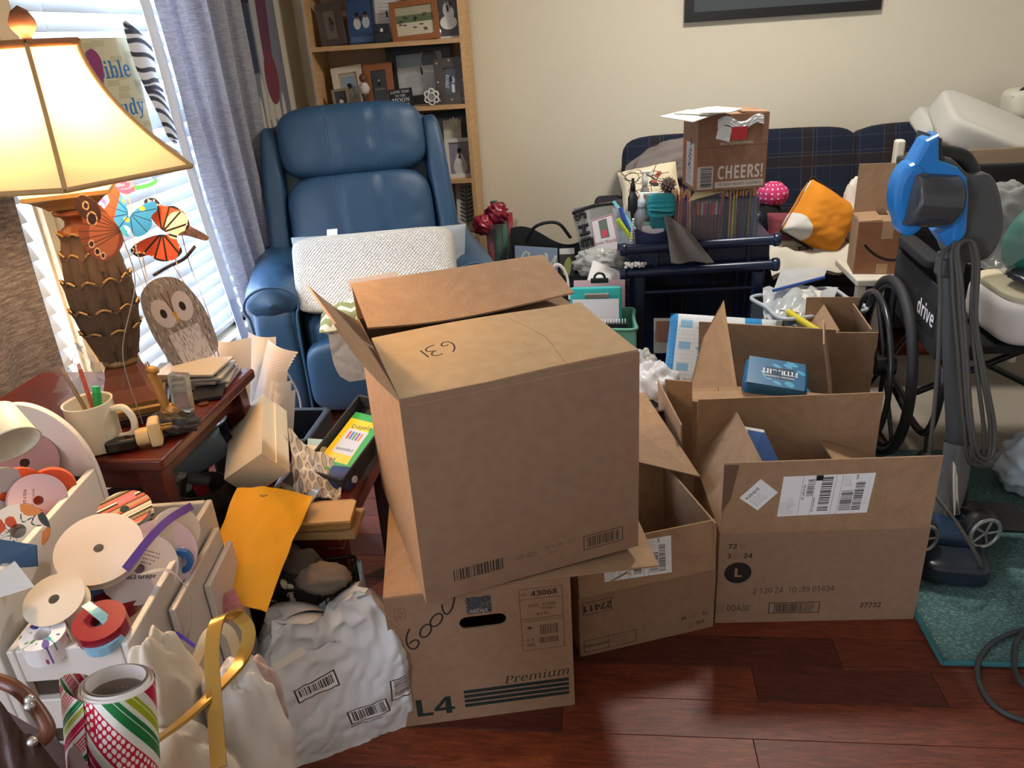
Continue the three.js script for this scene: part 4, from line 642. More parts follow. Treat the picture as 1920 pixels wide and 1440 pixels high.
{ // gold strapped tote and the plastic bag in it
  const gold = M(0xb08a3e, 0.3, { metalness: 0.45 }), t = thing('tote_bag', 'cream tote bag with shiny gold strap handles', 'bag', [-0.521, 0.462, -0.641]);
  const band = (n, pts, w, wd, m = gold) => { const cv = curve(pts), W = V(wd).normalize(); wpart(t, n, sheet(40, 2, (u, v) => { const p = cv.getPoint(u), T = cv.getTangent(u), S = W.clone().addScaledVector(T, -W.dot(T)).normalize(); return p.addScaledVector(S, (v - 0.5) * w).toArray(); }, 0.004), m); };
  band('handle', [[-0.432, 0.673, -0.571], [-0.455, 0.704, -0.625], [-0.476, 0.74, -0.68], [-0.482, 0.753, -0.718], [-0.472, 0.739, -0.742], [-0.458, 0.723, -0.736], [-0.456, 0.707, -0.707], [-0.464, 0.709, -0.656], [-0.476, 0.721, -0.593], [-0.49, 0.735, -0.545]], 0.017, [0.8, 0.1, -0.5]);
  band('handle', [[-0.47, 0.567, -0.656], [-0.483, 0.607, -0.713], [-0.5, 0.651, -0.763], [-0.517, 0.682, -0.78], [-0.535, 0.687, -0.773], [-0.541, 0.672, -0.739], [-0.55, 0.652, -0.695]], 0.014, [0.8, 0.1, -0.5], M(0xbfae8e, 0.45));
  wpart(t, 'body', lump(0.09, 0.24, 0.07, 0.1, 1.6, 3, 34).translate(...[-0.521, 0.433, -0.617]), M(0xd7c9b4, 0.6));
}
function bagLump(name, label, at, r, col, o = {}) { const t = thing(name, label, o.cat ?? 'bag', [at[0], at[1] - r[1], at[2]]); wpart(t, 'bag', lump(r[0], r[1], r[2], o.amp ?? 0.16, o.fr ?? 3, o.s ?? 1, o.seg ?? 44).translate(at[0], at[1], at[2]), o.mat ?? M(col, 0.35)); return t; }
bagLump('plastic_bag', 'crumpled white plastic bag beside the gold strapped tote', [-0.476, 0.551, -0.702], [0.055, 0.15, 0.05], 0xd9d2cb, { s: 7, amp: 0.1, fr: 1.6 });
bagLump('plastic_bag', 'crumpled pinkish plastic bag under the white mailer', [-0.52, 0.49, -0.819], [0.03, 0.1, 0.04], 0xb49a92, { s: 17, amp: 0.1, fr: 1.6 });
bagLump('plastic_bag', 'cream plastic bag bunched between tote and drawer unit', [-0.552, 0.577, -0.676], [0.045, 0.18, 0.06], 0xcdc0ac, { s: 27, amp: 0.1, fr: 1.6 });
{ // black wire basket with butterfly cloth
  const t = thing('wire_basket', 'black wire mesh basket behind the gold handles', 'basket', [-0.68, 0, -1.31], 8), m = M(0x1b1b1d, 0.4, { metalness: 0.5 });
  const w = 0.13, d = 0.05, h = 0.34, g = [];
  for (let k = 0; k <= 7; k++) { const y = 0.02 + k * h / 7.2; g.push(tube([[-w, y, -d], [w, y, -d], [w, y, d], [-w, y, d]].flatMap((p, i, a) => { const q = a[(i + 1) % 4]; return [0, 0.25, 0.5, 0.75].map((s) => [lerp(p[0], q[0], s), p[1], lerp(p[2], q[2], s)]); }), k === 7 ? 0.004 : 0.0015, 64, 5, true)); }
  mesh('wire_mesh', merge(g), m, t, { kind: 'stuff' });
  const v = []; for (let k = 0; k <= 24; k++) { const x = -w + 2 * w * k / 24; v.push(rod([x, 0, d], [x, h, d], 0.0012, 0.0012, 4), rod([x, 0, -d], [x, h, -d], 0.0012, 0.0012, 4)); } for (let k = 0; k <= 10; k++) { const z = -d + 2 * d * k / 10; v.push(rod([w, 0, z], [w, h, z], 0.0012, 0.0012, 4), rod([-w, 0, z], [-w, h, z], 0.0012, 0.0012, 4)); }
  mesh('upright_wires', merge(v), m, t, { kind: 'stuff' });
  mesh('base_plate', rbox(2 * w, 0.004, 2 * d, 0.001), m, t, { at: [0, 0.004, 0] });
}
{ const bt = canvasTex(256, 256, (c) => { c.fillStyle = '#4a4038'; c.fillRect(0, 0, 256, 256); c.fillStyle = '#1d1a1c'; c.beginPath(); c.ellipse(110, 120, 100, 80, 0.2, 0, 7); c.fill(); c.fillStyle = '#e4d9c0'; for (let i = 0; i < 26; i++) { c.beginPath(); c.ellipse(30 + rnd() * 150, 50 + rnd() * 110, 4 + rnd() * 6, 8, rnd() * 3, 0, 7); c.fill(); } c.fillStyle = '#d6a51e'; c.beginPath(); c.ellipse(170, 165, 42, 30, 0, 0, 7); c.fill(); });
  const t = thing('butterfly_cloth', 'dark cloth printed with a black and yellow butterfly wing, bundled in the wire basket', 'cloth', [-0.68, 0.2, -1.31]); const tb = lump(0.11, 0.11, 0.05, 0.15, 2, 5, 40).translate(-0.68, 0.31, -1.305); wpart(t, 'cloth', fitUV(tb), TM(bt, 0.8)); }
{ const t = thing('plastic_pouch', 'clear plastic pouch with something pink leaning on the wire basket', 'pouch', [-0.756, 0.4, -1.13]); wpart(t, 'pouch', pillow(0.11, 0.05, 0.02, { wr: 0.004 }).rotateZ(0.5).rotateX(-0.5).translate(...[-0.738, 0.43, -1.096]), M(0xd88f92, 0.3, { transmission: 0.35, thickness: 0 })); }
{ // white poly mailer: a stuffed bag with folded mouth
  const W = 0.29, Dp = 0.17, H = 0.36, yaw = 29 * rad, fl = [-0.682, 0, -1.095];
  const t = thing('poly_mailer', 'crumpled white plastic mailing bag with barcode labels standing on the floor', 'mailing bag', [fl[0] + Math.cos(yaw) * W / 2 - Math.sin(yaw) * Dp / 2, 0, fl[2] - Math.sin(yaw) * W / 2 - Math.cos(yaw) * Dp / 2], 29);
  const img = canvasTex(2048, 1024, (c, w, h) => { c.fillStyle = '#dde0e4'; c.fillRect(0, 0, w, h); const lab = (x, y, lw, lh, r, vert) => { c.save(); c.translate(x, y); c.rotate(r); c.fillStyle = '#f0f0f0'; c.fillRect(0, 0, lw, lh); c.strokeStyle = '#26282b'; c.lineWidth = 7; c.strokeRect(0, 0, lw, lh); bars(c, 16, 12, lw - 32, lh - 40, 34, '#26282b', vert); c.restore(); }; lab(110, 400, 200, 100, -0.12); lab(330, 690, 190, 120, -0.1); lab(560, 560, 110, 170, 0.06, true); tx(c, 'MADE IN CHINA', 335, 835, 'bold 20px sans-serif', '#26282b', -6); });
  const per = 2 * (W + Dp), sup = (s) => { let a = s * per; const hw = W / 2, hd = Dp / 2; if (a < W) return [-hw + a, hd, 0, 1]; a -= W; if (a < Dp) return [hw, hd - a, 1, 0]; a -= Dp; if (a < W) return [hw - a, -hd, 0, -1]; a -= W; return [-hw, -hd + a, -1, 0]; };
  const f = (u, v) => { const [x, z, nx, nz] = sup(u % 1), y = v * H, k = 1 - 0.1 * v - (v > 0.72 ? (v - 0.72) * 0.75 : 0), cr = 0.009 * n3(x * 9, y * 8, z * 9) + 0.005 * Math.abs(n3(x * 22, y * 18, z * 22)), ridge = v > 0.6 ? 0.03 * Math.abs(n3(u * 11, v * 5, 3)) * (v - 0.6) * 2.5 : 0, b = 0.018 * Math.sin(Math.min(1, v * 1.2) * PI); return [x * k + nx * (cr + b - ridge), y * (1 - 0.12 * Math.max(0, -z / Dp * 2) * v) + (v > 0.8 ? 0.02 * n3(u * 5, 2, 1) : 0), z * k + nz * (cr + b - ridge)]; };
  const mm = TM(img, 0.3); mesh('bag', grid(150, 60, f, 1, 1), mm, t);
  mesh('folded_mouth', grid(40, 12, (u, v) => { const p = f(u * 0.98, 1), q = [0.03 * Math.cos(u * 6.28), H * 0.8, 0.03 * Math.sin(u * 6.28)]; return [lerp(p[0], q[0], v), lerp(p[1], q[1], v * v), lerp(p[2], q[2], v)]; }), M(0xc3cbd3, 0.35), t);
  mesh('adhesive_strip', slab([-0.11, H * 0.8, 0.1], [-0.05, H * 0.86, 0.105], [-0.058, H * 0.9, 0.1], [-0.118, H * 0.84, 0.095], 0.001), M(0xe9e6dc, 0.5), t);
}
{ // manila envelope
  const t = thing('manila_envelope', 'bright yellow manila envelope hanging over the edge of the side table', 'envelope', [-0.722, 0.42, -1.138]);
  const P = [[-0.787, 0.43, -1.122], [-0.659, 0.4, -1.136], [-0.642, 0.49, -1.408], [-0.791, 0.54, -1.366]], m = new THREE.MeshStandardMaterial({ color: 0xffbe2c, roughness: 0.6, bumpMap: rep(tFine, 2), bumpScale: 0.0004 });
  wpart(t, 'envelope', sheet(14, 20, (u, v) => { const p = mixv(mixv(P[0], P[1], u), mixv(P[3], P[2], u), v); p.y += 0.012 * Math.sin(u * PI) + 0.012 * Math.sin(v * PI) + 0.004 * n3(u * 4, v * 4, 6); return p.toArray(); }, 0.004), m);
  const c = [-0.715, 0.545, -1.331]; wpart(t, 'metal_clasp', merge([rod([c[0] - 0.008, c[1], c[2]], [c[0], c[1] + 0.002, c[2] + 0.008], 0.0015), rod([c[0] + 0.008, c[1], c[2]], [c[0], c[1] + 0.002, c[2] + 0.008], 0.0015)]), M(0xc9b98a, 0.3, { metalness: 0.9 }));
}
{ // cream gift box lying on its edge
  const c = [-0.723, 0.62, -1.377], far = [-0.86, 0.615, -1.715], L = [-0.842, 0.535, -1.409], R = [-0.695, 0.545, -1.424];
  const t = thing('gift_box', 'plain cream cardboard gift box tipped onto its edge on the side table', 'box', [-0.871, 0.45, -1.507]), m = M(0xe9dcbf, 0.6);
  const k = 0.62, e1 = mixv(c, far, 0.92).toArray(); wpart(t, 'box_body', pbox(c, e1, L, R), m);
  const lift = (p) => V(p).addScaledVector(V(R).sub(V(c)).cross(V(e1).sub(V(c))).normalize(), 0.003); wpart(t, 'lid_lip', slab(lift(mixv(c, R, 0.5)), lift(R), lift(V(R).add(V(e1)).sub(V(c))), lift(mixv(c, R, 0.5).add(V(e1)).sub(V(c))), 0.004), m);
}

// ---------------------------------------------------------------- on the end table
const TT = 0.681;
{ const t = thing('black_box', 'black box lying under the lamp foot', 'box', [-1.026, 0.681, -1.413], 26); wpart(t, 'box', rbox(0.15, 0.018, 0.15, 0.002).rotateY(0.45).translate(-1.04, TT + 0.0095, -1.46), M(0x1c1f26, 0.35)); }
{ // mug with pencils
  const p = [-1.024, 0.681, -1.299], t = thing('mug', 'cream mug with pencils standing at the table edge', 'mug', p), m = M(0xe8e2cc, 0.3);
  mesh('cup', lathe([[0, 0.003], [0.04, 0], [0.045, 0.004], [0.046, 0.1], [0.0475, 0.104], [0.044, 0.104], [0.042, 0.1], [0.04, 0.01], [0, 0.008]], 40), m, t);
  mesh('handle', tube([[0.044, 0.084, 0], [0.07, 0.086, 0.004], [0.084, 0.06, 0.006], [0.075, 0.03, 0.004], [0.044, 0.02, 0]], 0.007, 30, 10), m, t, { rot: [0, 8, 0] });
  const pen = (label, n, a, b, r, c, tip) => { const o = thing(n, label, n, a, 0); wpart(o, 'shaft', rod(a, b, r, r, n === 'pencil' ? 6 : 12), M(c, 0.5)); const d = V(b).sub(V(a)).normalize(); wpart(o, 'end_cap', rod(b, V(b).addScaledVector(d, 0.012).toArray(), r * 0.9, r * 0.85), M(tip, 0.5)); };
  const A = (x, z, y = 0.012) => [p[0] + x, p[1] + y, p[2] + z];
  pen('red pencil with eraser standing in the cream mug', 'pencil', A(0.01, 0.0), A(-0.008, -0.02, 0.165), 0.0042, 0xc2503a, 0xd8a08c);
  pen('brown pencil leaning in the cream mug', 'pencil', A(0.02, 0.01), A(-0.036, -0.01, 0.16), 0.004, 0x8a7358, 0x9a8468);
  pen('green marker standing in the cream mug', 'marker', A(0.012, 0.012), A(0.018, -0.012, 0.118), 0.0085, 0x1d9a4e, 0x23b45c);
}
{ // glass block and golden giraffe figurine on a dark stone base
  const p = [-0.899, 0.681, -1.371], t = thing('giraffe_figurine', 'golden giraffe figurine beside clear glass on a dark rocky base', 'figurine', p);
  mesh('base', lump(0.05, 0.028, 0.04, 0.22, 3, 4, 30, 0.6).translate(0, 0.018, 0), M(0x3f3d38, 0.6), t);
  const g = M(0xb08246, 0.35, { metalness: 0.4 });
  mesh('neck', tube([[-0.004, 0.03, 0], [-0.008, 0.07, 0.002], [-0.016, 0.11, 0], [-0.02, 0.135, 0]], 0.01, 20, 10), g, t);
  mesh('head', lump(0.014, 0.008, 0.009, 0.1, 3, 2, 16).rotateZ(-0.3).translate(-0.014, 0.14, 0.002), g, t);
  for (const z of [-0.004, 0.004]) mesh('horn', rod([-0.022, 0.142, z], [-0.024, 0.156, z], 0.0016), g, t);
  mesh('body', lump(0.022, 0.018, 0.014, 0.15, 3, 3, 20).translate(0.002, 0.045, 0.0), g, t);
  mesh('glass_block', rbox(0.04, 0.085, 0.022, 0.004).rotateZ(-0.08).translate(0.03, 0.085, -0.006), M(0xe9f2f0, 0.05, { transmission: 0.9, thickness: 0.02, ior: 1.4 }), t);
}
{ // scent plug with its wick bottle
  const p = [-0.939, 0.681, -1.298], t = thing('scent_plug', 'cream plug-in scent warmer lying on its side with a small dark bottle', 'air freshener', p, 25), c = M(0xe0c48e, 0.45);
  mesh('bottle', rbox(0.06, 0.026, 0.03, 0.006).translate(-0.03, 0.014, 0), M(0x2a2115, 0.12, { transmission: 0.4, thickness: 0.02 }), t);
  mesh('collar', cyl(0.018, 0.018, 0.024, 24).rotateZ(PI / 2).translate(0.012, 0.022, 0), c, t);
  mesh('housing', rbox(0.022, 0.055, 0.042, 0.006).translate(0.036, 0.028, 0), c, t);
  for (const z of [-0.007, 0.007]) mesh('prong', rbox(0.022, 0.006, 0.0016, 0.0005).translate(0.058, 0.034, z), M(0xc8a860, 0.3, { metalness: 0.9 }), t);
}
{ // mail and papers on the table
  const cols = [0x8d8a86, 0xa3a09a, 0x77767a, 0xb3aea4, 0x6c6a68, 0xc4beb2];
  for (let k = 0; k < 6; k++) { const t = thing('paper_stack_sheet', ['grey folded flyer at the bottom of the paper pile by the lamp', 'pale envelope in the paper pile by the lamp', 'dark grey leaflet in the paper pile by the lamp', 'beige envelope in the paper pile by the lamp', 'charcoal folder in the paper pile by the lamp', 'cream letter on top of the paper pile by the lamp'][k], 'paper', [-0.99, TT + k * 0.007, -1.62], 0, 'papers piled by the lamp'); wpart(t, 'sheet', rbox(0.2 - 0.01 * k, 0.006, 0.11, 0.001).rotateY(0.1 + 0.15 * Math.sin(k * 2.1)).translate(-0.985 + 0.015 * Math.sin(k * 3), TT + 0.0035 + k * 0.007, -1.625), M(cols[k], 0.7)); }
  const t = thing('photo_card', 'glossy dark photo card standing against the lamp', 'card', [-1.04, 0.72, -1.468]); wpart(t, 'card', slab([-1.016, 0.7, -1.427], [-1.09, 0.8, -1.592], [-1.021, 0.83, -1.449], [-1.024, 0.74, -1.412], 0.002), M(0x31363a, 0.2));
  const b = thing('coin', 'small bronze coin on the end table corner', 'coin', [-0.899, 0.681, -1.5]); wpart(b, 'disc', cyl(0.011, 0.011, 0.002, 20).translate(...[-0.897, 0.683, -1.496]), M(0xa8744c, 0.3, { metalness: 0.8 }));
  const f = thing('phone_case', 'thin black tablet lying at the corner of the end table', 'tablet', [-0.93, 0.682, -1.559]); wpart(f, 'body', slab([-0.932, 0.69, -1.494], [-0.864, 0.69, -1.52], [-0.892, 0.69, -1.61], [-0.956, 0.69, -1.588], 0.006), M(0x24272c, 0.25));
}
{ const t = thing('plastic_wrap', 'crumpled clear plastic film behind the mug', 'plastic film', [-1.185, 0.734, -1.5]); wpart(t, 'film', grid(24, 24, (u, v) => { const p = [-1.191, 0.765, -1.52], a = u * 2.4 - 0.4, r = 0.05 + 0.03 * n3(u * 3, v * 3, 8); return [p[0] + Math.cos(a) * r * 1.1 - 0.02, 0.684 + v * 0.15 * (0.8 + 0.2 * Math.sin(u * 5)), p[2] + Math.sin(a) * r * 0.6 + 0.012 * n3(u * 6, v * 6, 2)]; }), M(0xf2f2f2, 0.15, { transmission: 0.85, thickness: 0, ior: 1.3 })); }

// ---------------------------------------------------------------- paper cut-outs by the window
function cutout(name, label, cat, pts, at, size, draw, o = {}) {
  const t = thing(name, label, cat, at, 0, o.group); const g = fitUV(extr(o.hard ? new THREE.Shape(pts.map((p) => new THREE.Vector2(...p))) : blobShape(pts), 0.0016));
  g.scale(size, size, 1); const m = mesh('cutout', g, TM(canvasTex(256, 256, draw), 0.5), t); m.rotation.set((o.rx ?? 0) * rad, (o.ry ?? 45) * rad, (o.rz ?? 0) * rad, 'YXZ');
  if (o.wire) wpart(t, 'wire_stake', tube([at, [at[0], at[1] - 0.08, at[2] - 0.002], [o.wire[0], lerp(at[1], o.wire[1], 0.6), o.wire[2]], o.wire], 0.0012, 24, 5), M(0x9fa0a0, 0.4));
  return t;
}
const WK = [-1.06, TT, -1.66];
cutout('paper_owl', 'grey barred owl cut-out with pale face standing behind the lamp', 'cut-out', [[-0.22, 0], [0.24, 0], [0.32, 0.3], [0.3, 0.68], [0.2, 0.94], [0, 1.02], [-0.2, 0.92], [-0.28, 0.6], [-0.28, 0.3]], [-0.985, TT + 0.042, -1.66], 0.215, (c, w, h) => {
  c.fillStyle = '#8f9098'; c.fillRect(0, 0, w, h); for (let i = 0; i < 260; i++) { c.fillStyle = i % 2 ? '#5d5e66' : '#c3c6d2'; c.fillRect(rnd() * w, rnd() * h, 4, 13); }
  c.fillStyle = '#cdd2e6'; for (const x of [84, 172]) { c.beginPath(); c.ellipse(x, 92, 46, 40, x < 128 ? 0.5 : -0.5, 0, 7); c.fill(); } c.fillStyle = '#d4d8ea'; c.fillRect(60, 150, 140, 106); for (let i = 0; i < 90; i++) { c.fillStyle = '#9497a6'; c.fillRect(60 + rnd() * 140, 140 + rnd() * 116, 3, 12); } c.fillStyle = '#1b1716'; for (const x of [84, 172]) { c.beginPath(); c.ellipse(x, 92, 13, 13, 0, 0, 7); c.fill(); } c.strokeStyle = '#6a5a50'; c.lineWidth = 6; c.beginPath(); c.moveTo(112, 40); c.lineTo(126, 100); c.lineTo(142, 40); c.stroke(); c.fillStyle = '#c9a24a'; c.beginPath(); c.moveTo(116, 98); c.lineTo(136, 98); c.lineTo(128, 138); c.fill();
}, { ry: 38, rz: 12 });
const wing = [[0, 0], [0.1, 0.3], [0.45, 0.75], [0.8, 0.95], [0.95, 0.7], [0.8, 0.4], [0.9, 0.1], [0.75, -0.3], [0.4, -0.5], [0.1, -0.25]];
const bfly = wing.concat(wing.slice(1).reverse().map(([x, y]) => [-x, y]));
cutout('paper_butterfly', 'brown owl butterfly cut-out with eye spots in front of the lamp base', 'cut-out', wing.map(([x, y]) => [-x, y]), [-0.919, 1.083, -1.4], 0.085, (c) => { c.fillStyle = '#8a4a30'; c.fillRect(0, 0, 256, 256); c.fillStyle = '#b86a44'; c.beginPath(); c.ellipse(150, 150, 80, 90, 0, 0, 7); c.fill(); c.fillStyle = '#3c241c'; c.beginPath(); c.ellipse(60, 40, 90, 50, 0.6, 0, 7); c.fill(); c.lineWidth = 7; for (const [x, y, r] of [[90, 90, 26], [60, 40, 15], [80, 190, 14], [110, 220, 14], [140, 235, 12]]) { c.strokeStyle = '#e2b98a'; c.fillStyle = '#2c1c18'; c.beginPath(); c.arc(x, y, r, 0, 7); c.fill(); c.stroke(); } c.strokeStyle = '#4a2a1e'; for (let i = 0; i < 8; i++) { c.beginPath(); c.moveTo(256, 128); c.lineTo(0, i * 36); c.lineWidth = 3; c.stroke(); } }, { ry: 28, rz: -12, wire: [-0.99, TT, -1.4], group: 'butterfly cut-outs' });
cutout('paper_butterfly', 'blue morpho butterfly cut-out with red edging above the owl', 'cut-out', bfly, [-1.053, 1.074, -1.64], 0.062, (c) => { c.fillStyle = '#2f7fc4'; c.fillRect(0, 0, 256, 256); c.fillStyle = '#c8452e'; c.fillRect(0, 0, 60, 256); c.fillStyle = '#e8b24a'; for (const [x, y] of [[90, 60], [180, 70], [120, 170]]) { c.beginPath(); c.arc(x, y, 16, 0, 7); c.fill(); } c.strokeStyle = '#16325c'; c.lineWidth = 5; for (let i = 0; i < 10; i++) { c.beginPath(); c.moveTo(128, 128); c.lineTo(128 + 150 * Math.cos(i * 0.63), 128 + 150 * Math.sin(i * 0.63)); c.stroke(); } }, { ry: 60, rz: -30, wire: WK, group: 'butterfly cut-outs' });
cutout('paper_butterfly', 'orange and black monarch butterfly cut-out in front of the blind', 'cut-out', bfly, [-1.011, 1.019, -1.72], 0.075, (c) => { c.fillStyle = '#a8442c'; c.fillRect(0, 0, 256, 256); c.fillStyle = '#e0d2b8'; c.beginPath(); c.ellipse(175, 190, 60, 60, 0, 0, 7); c.fill(); c.strokeStyle = '#1d1718'; c.lineWidth = 9; for (let i = 0; i < 12; i++) { c.beginPath(); c.moveTo(128, 128); c.lineTo(128 + 170 * Math.cos(i * 0.524), 128 + 170 * Math.sin(i * 0.524)); c.stroke(); } c.lineWidth = 34; c.strokeRect(0, 0, 256, 256); c.fillStyle = '#ece6dc'; for (let i = 0; i < 44; i++) { const k = rnd() * 256, e = rnd() * 24, q = i % 4; c.beginPath(); c.arc(q < 2 ? k : q === 2 ? e : 256 - e, q >= 2 ? k : q ? e : 256 - e, 4, 0, 7); c.fill(); } }, { ry: 40, rz: 62, wire: [-0.98, TT, -1.69], group: 'butterfly cut-outs' });
cutout('paper_dragonfly', 'blue and purple dragonfly cut-out above the butterflies', 'cut-out', [[0, 0], [0.3, 0.1], [0.8, 0.35], [0.9, 0.2], [0.35, -0.02], [0.9, -0.25], [0.7, -0.35], [0.1, -0.12], [-0.9, -0.1], [-0.9, 0.02]], [-1.121, 1.088, -1.7], 0.075, (c) => { c.fillStyle = '#5a4fa8'; c.fillRect(0, 0, 256, 256); c.fillStyle = '#2c7fa6'; c.fillRect(120, 0, 136, 256); c.strokeStyle = '#dcd4ee'; c.lineWidth = 4; for (let i = 0; i < 9; i++) { c.beginPath(); c.arc(30 + i * 28, 128 + 60 * Math.sin(i), 18, 0, 7); c.stroke(); } }, { ry: 35, rz: -60, wire: WK });
cutout('paper_rose', 'pink rose cut-out with green stem under the lamp shade', 'cut-out', [[-0.5, 0.3], [-0.1, 0.6], [0.3, 0.4], [0.4, 0.1], [1.2, 0.25], [1.3, 0.4], [1.4, 0.25], [1.1, 0.02], [0.4, -0.15], [0, -0.3], [-0.4, -0.1]], [-1.089, 1.132, -1.72], 0.05, (c) => { c.fillStyle = '#2c8a4a'; c.fillRect(0, 0, 256, 256); c.fillStyle = '#c83a68'; c.fillRect(0, 0, 118, 256); c.strokeStyle = '#e88aa8'; c.lineWidth = 8; for (let i = 0; i < 5; i++) { c.beginPath(); c.arc(50, 120, 12 + i * 14, i, i + 4); c.stroke(); } }, { ry: 30, rz: -5, wire: WK });
cutout('paper_giraffe', 'spotted giraffe cut-out reaching under the lamp shade', 'cut-out', [[-1, -0.3], [-0.4, 0.15], [0.5, 0.3], [1.1, 0.42], [1.2, 0.25], [0.5, 0.05], [-0.3, -0.25], [-0.9, -0.5]], [-1.13, 1.15, -1.78], 0.09, (c) => { c.fillStyle = '#d8cfc8'; c.fillRect(0, 0, 256, 256); c.fillStyle = '#4c3a34'; for (let i = 0; i < 40; i++) { c.beginPath(); c.ellipse(rnd() * 256, rnd() * 256, 10, 16, rnd() * 3, 0, 7); c.fill(); } }, { ry: 30, rz: 6, wire: WK });
cutout('paper_bird', 'small brown bird cut-out perched on a bare twig', 'cut-out', [[-0.3, -0.2], [-0.45, 0.15], [-0.3, 0.42], [0.0, 0.4], [0.3, 0.1], [0.95, -0.45], [0.85, -0.55], [0.2, -0.3]], [-1.014, 1.02, -1.78], 0.065, (c) => { c.fillStyle = '#9a7a70'; c.fillRect(0, 0, 256, 256); for (let i = 0; i < 120; i++) { c.fillStyle = i % 2 ? '#5c4640' : '#c8aca2'; c.fillRect(rnd() * 256, rnd() * 256, 5, 14); } c.fillStyle = '#1d1a18'; c.beginPath(); c.arc(40, 60, 8, 0, 7); c.fill(); }, { ry: 35, rz: -4, wire: [-0.96, TT, -1.72] });
{ const t = thing('twig', 'bare dark twig under the brown bird cut-out', 'twig', [-1.045, 0.931, -1.76]); wpart(t, 'stem', tube([[-1.108, 0.908, -1.77], [-1.065, 0.928, -1.77], [-1.018, 0.947, -1.77], [-0.983, 0.976, -1.77]], 0.004, 20, 7), M(0x3e3230, 0.8)); wpart(t, 'wire_stake', tube([[-1.05, 0.932, -1.77], [-0.97, 0.8, -1.72], [-0.96, TT, -1.7]], 0.0012, 12, 5), M(0x9fa0a0, 0.4)); }
{ // bible study sheet and zebra taped to the blind
  const bt = canvasTex(256, 400, (c, w, h) => { c.fillStyle = '#cfc9a6'; c.fillRect(0, 0, w, h); c.fillStyle = '#bdb78f'; for (let i = 0; i < 30; i++) c.fillRect(rnd() * w, rnd() * h, 50, 20); tx(c, 'Bible', w * 0.56, h * 0.26, 'bold 74px serif', '#2d6fb0', 0, 'center', 0.8); tx(c, 'Study', w * 0.62, h * 0.58, 'bold 74px serif', '#2d6fb0', 0, 'center', 0.8); });
  const t = thing('bible_study_sheet', 'paper sheet reading Bible Study fixed to the bright blind', 'sign', [-1.565, 1.13, -2.42]); wpart(t, 'sheet', slab([-1.565, 1.1, -2.38], [-1.565, 1.1, -2.72], [-1.565, 1.47, -2.72], [-1.565, 1.47, -2.38], 0.002), [TM(bt, 0.6, {}), M(0xd8d2b6, 0.8)]);
  const zt = (c) => { c.fillStyle = '#e6e6e4'; c.fillRect(0, 0, 256, 256); c.strokeStyle = '#26242a'; c.lineWidth = 9; for (let i = 0; i < 18; i++) { c.beginPath(); c.moveTo(-20, i * 20 - 60); c.bezierCurveTo(80, i * 20 - 30 + 30 * Math.sin(i), 170, i * 20 - 80, 280, i * 20); c.stroke(); } };
  const z = [[-0.3, 1], [-0.1, 0.95], [0.25, 0.75], [0.4, 0.55], [0.35, 0.2], [0.45, -0.3], [0.55, -0.9], [0.3, -0.95], [0.05, -0.4], [-0.15, 0.0], [-0.3, 0.5]];
  cutout('paper_zebra', 'zebra cut-out hanging in front of the bright blind', 'cut-out', z, [-1.54, 1.317, -2.717], 0.2, zt, { ry: 90 });
  cutout('paper_zebra', 'small zebra foal cut-out below the larger zebra', 'cut-out', z, [-1.545, 1.225, -2.768], 0.12, zt, { ry: 90 });
  cutout('paper_balloon', 'purple balloon shape stuck on the Bible Study sheet', 'cut-out', [[0, -0.7], [-0.4, -0.1], [-0.42, 0.4], [0, 0.7], [0.42, 0.4], [0.4, -0.1]], [-1.556, 1.38, -2.465], 0.085, (c) => { c.fillStyle = '#8a2f6c'; c.fillRect(0, 0, 256, 256); }, { ry: 90 });
}
